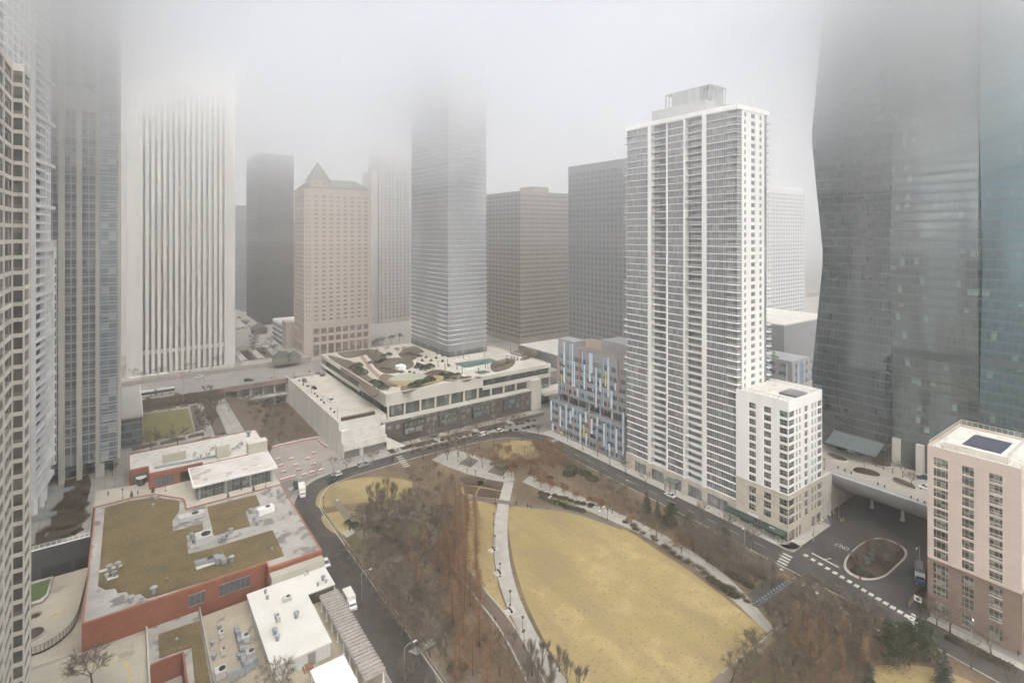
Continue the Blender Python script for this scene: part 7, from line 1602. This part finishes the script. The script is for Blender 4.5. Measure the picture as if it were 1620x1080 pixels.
for (a, b, c_, d_) in ((2,22,391,396),(24,44,391,395.5),(46,58,391,395),(62,100,389.5,392)): q.box(a, b, c_, d_, 17.91, 18.9)
tag(q.build('terrace_planters', concrete), 'low stone planters along the front of the ribbed tower', 'planter', kind='stuff')
x, y = 99, 427; b = thing('stone_annex', 'low stone and white office wing tucked behind the hotel', 'building', (x, y, 15.4))
q = MB(); q.box(98.5, 104.2, 427.2, 440, 15.4, 38); q.build('wall', tan, b); ww = []
q = MB(); q.box(99, 140, 440.1, 475, 15.4, 35); q.build('white_wing', white_conc, b)
for k in range(4): m_ = MB(); m_.box(98.8, 98.98, 441, 474, 18.5+k*4, 20.8+k*4); ww.append(m_)
many('window_band', ww, g_b, b)

for k in range(16):
    px, py = (731+k*3.4, 587.5-k*.62) if k < 9 else (716+(k-9)*7.6, 571-(k-9)*1.15)
    x, y = G(px, py, ZR); q = MB(); q.box(x-.35, x+.35, y-.9, y+.6, ZR+.25, ZR+.35); q.add([(x-.35,y+.6,ZR+.3),(x+.35,y+.6,ZR+.3),(x+.35,y+1.1,ZR+.85),(x-.35,y+1.1,ZR+.85),(x-.35,y+.68,ZR+.25),(x+.35,y+.68,ZR+.25),(x+.35,y+1.18,ZR+.8),(x-.35,y+1.18,ZR+.8)], BOXF)
    for a in (-.3, .3): q.box(x+a-.03, x+a+.03, y-.8, y-.7, ZR, ZR+.25); q.box(x+a-.03, x+a+.03, y+.5, y+.6, ZR, ZR+.25)
    tag(q.build('lounger', white_paint), 'white lounger on the pale deck round the covered roof pool', 'lounger', 'loungers round the roof pool')
for k, (px, py) in enumerate(((692,560),(700,563),(690,567),(682,571),(700,572),(674,566),(668,571),(710,579),(660,576),(648,589),(655,591),(668,557))):
    x, y = G(px, py, ZR); t_ = thing('planter_box', 'dark square planter box on the roof garden terrace', 'planter', (x, y, ZR), 'planter boxes on the roof garden')
    q = MB(); q.box(-.7, .7, -.7, .7, 0, .7); q.build('box', plastic, t_, local=True); s_ = shrub(400+k, .75, .8, 70); q = MB(); q.add([(a, b, c+.7) for a, b, c in s_.v], s_.f); q.build('foliage', tw_brown, t_, local=True)
for k in range(4):
    x = 106 + k*22.0; q = MB(); q.add([(x,239.4,.03),(x+3,239.4,.03),(x+3.6,250.5,.03),(x-.6,250.5,.03)], [(0,1,2,3)]); struct('entry_path', q, pave_light)
for k, (px, py, s) in enumerate(((600,716,1),(690,712,1.2),(1100,812,.8),(1000,770,1),(548,930,1.1),(590,1000,1),(1290,900,1.2),(1390,960,1.1))):
    x, y = G(px, py); q = MB(); q.prism([(x+.42*math.cos(j*.524), y+.42*math.sin(j*.524)) for j in range(12)], -.012, .004); tag(q.build('manhole_cover', M('iron', (.025,.024,.023), fine=0)), 'round dark manhole cover set in the street asphalt', 'manhole', 'manhole covers in the streets')
# ================================================================ HAZE AND LOW CLOUD
CLOUD_TOP = 240
def vol(name, x0, x1, y0, y1, z0, z1, dens, label):
    m = bpy.data.materials.new(name + '_air'); m.use_nodes = True; N = m.node_tree.nodes; N.clear()
    out = N.new('ShaderNodeOutputMaterial'); v = N.new('ShaderNodeVolumePrincipled')
    v.inputs['Color'].default_value = (.985, .985, .985, 1); v.inputs['Density'].default_value = dens; v.inputs['Anisotropy'].default_value = .8
    v.inputs['Density Attribute'].default_value = ''
    m.node_tree.links.new(v.outputs[0], out.inputs['Volume'])
    try: m.cycles.homogeneous_volume = True
    except Exception: pass
    q = MB(); q.box(x0, x1, y0, y1, z0, z1); o = q.build(name, m); o['kind'] = 'stuff'; o['label'] = label
    return o
vol('haze', -3300, 3700, -1600, 4300, -1.2, 118, .00042, 'thin pale mist filling the air between the buildings')
# the cloud thickens upward: each box adds its share to the ones that start below it
lay = [(55, .00022), (80, .0003), (99, .0004), (118.4, .0008), (138, .0006), (152, .0016), (164, .0022), (176, .006), (187, .012), (199, .014)]
for k, (z0, d) in enumerate(lay):
    vol('low_cloud', -3200 + k*7, 3600 - k*7, -1500 + k*7, 4200 - k*7, z0, CLOUD_TOP - k*1.3, d, 'low grey cloud that swallows the tops of the towers')

def wisp(x, y, z, rx, ry, rz, dens, label):
    m = bpy.data.materials['low_cloud_air'].copy(); m.node_tree.nodes['Principled Volume'].inputs['Density'].default_value = dens
    q = MB(); n = 20; rings = []
    for k in range(1, 12):
        a = math.pi*k/12; rings.append([(x+rx*math.sin(a)*math.cos(2*math.pi*i/n), y+ry*math.sin(a)*math.sin(2*math.pi*i/n), z-rz*math.cos(a)) for i in range(n)])
    q.loft(rings); o = q.build('cloud_wisp', m); o['kind'] = 'stuff'; o['label'] = label
for (x, y, z, rx, ry, rz, d) in ((-22, 222, 190, 54, 70, 66, .0165), (222, 80, 192, 36, 84, 74, .021), (152, 292, 184, 38, 56, 52, .012)):
    for k, s in enumerate((1., .88, .76, .64, .5)):
        wisp(x + k*1.3, y + k*.9, z + k*2, rx*s, ry*s, rz*s, d/3.6, 'drifting bank of thicker cloud hugging the upper floors')
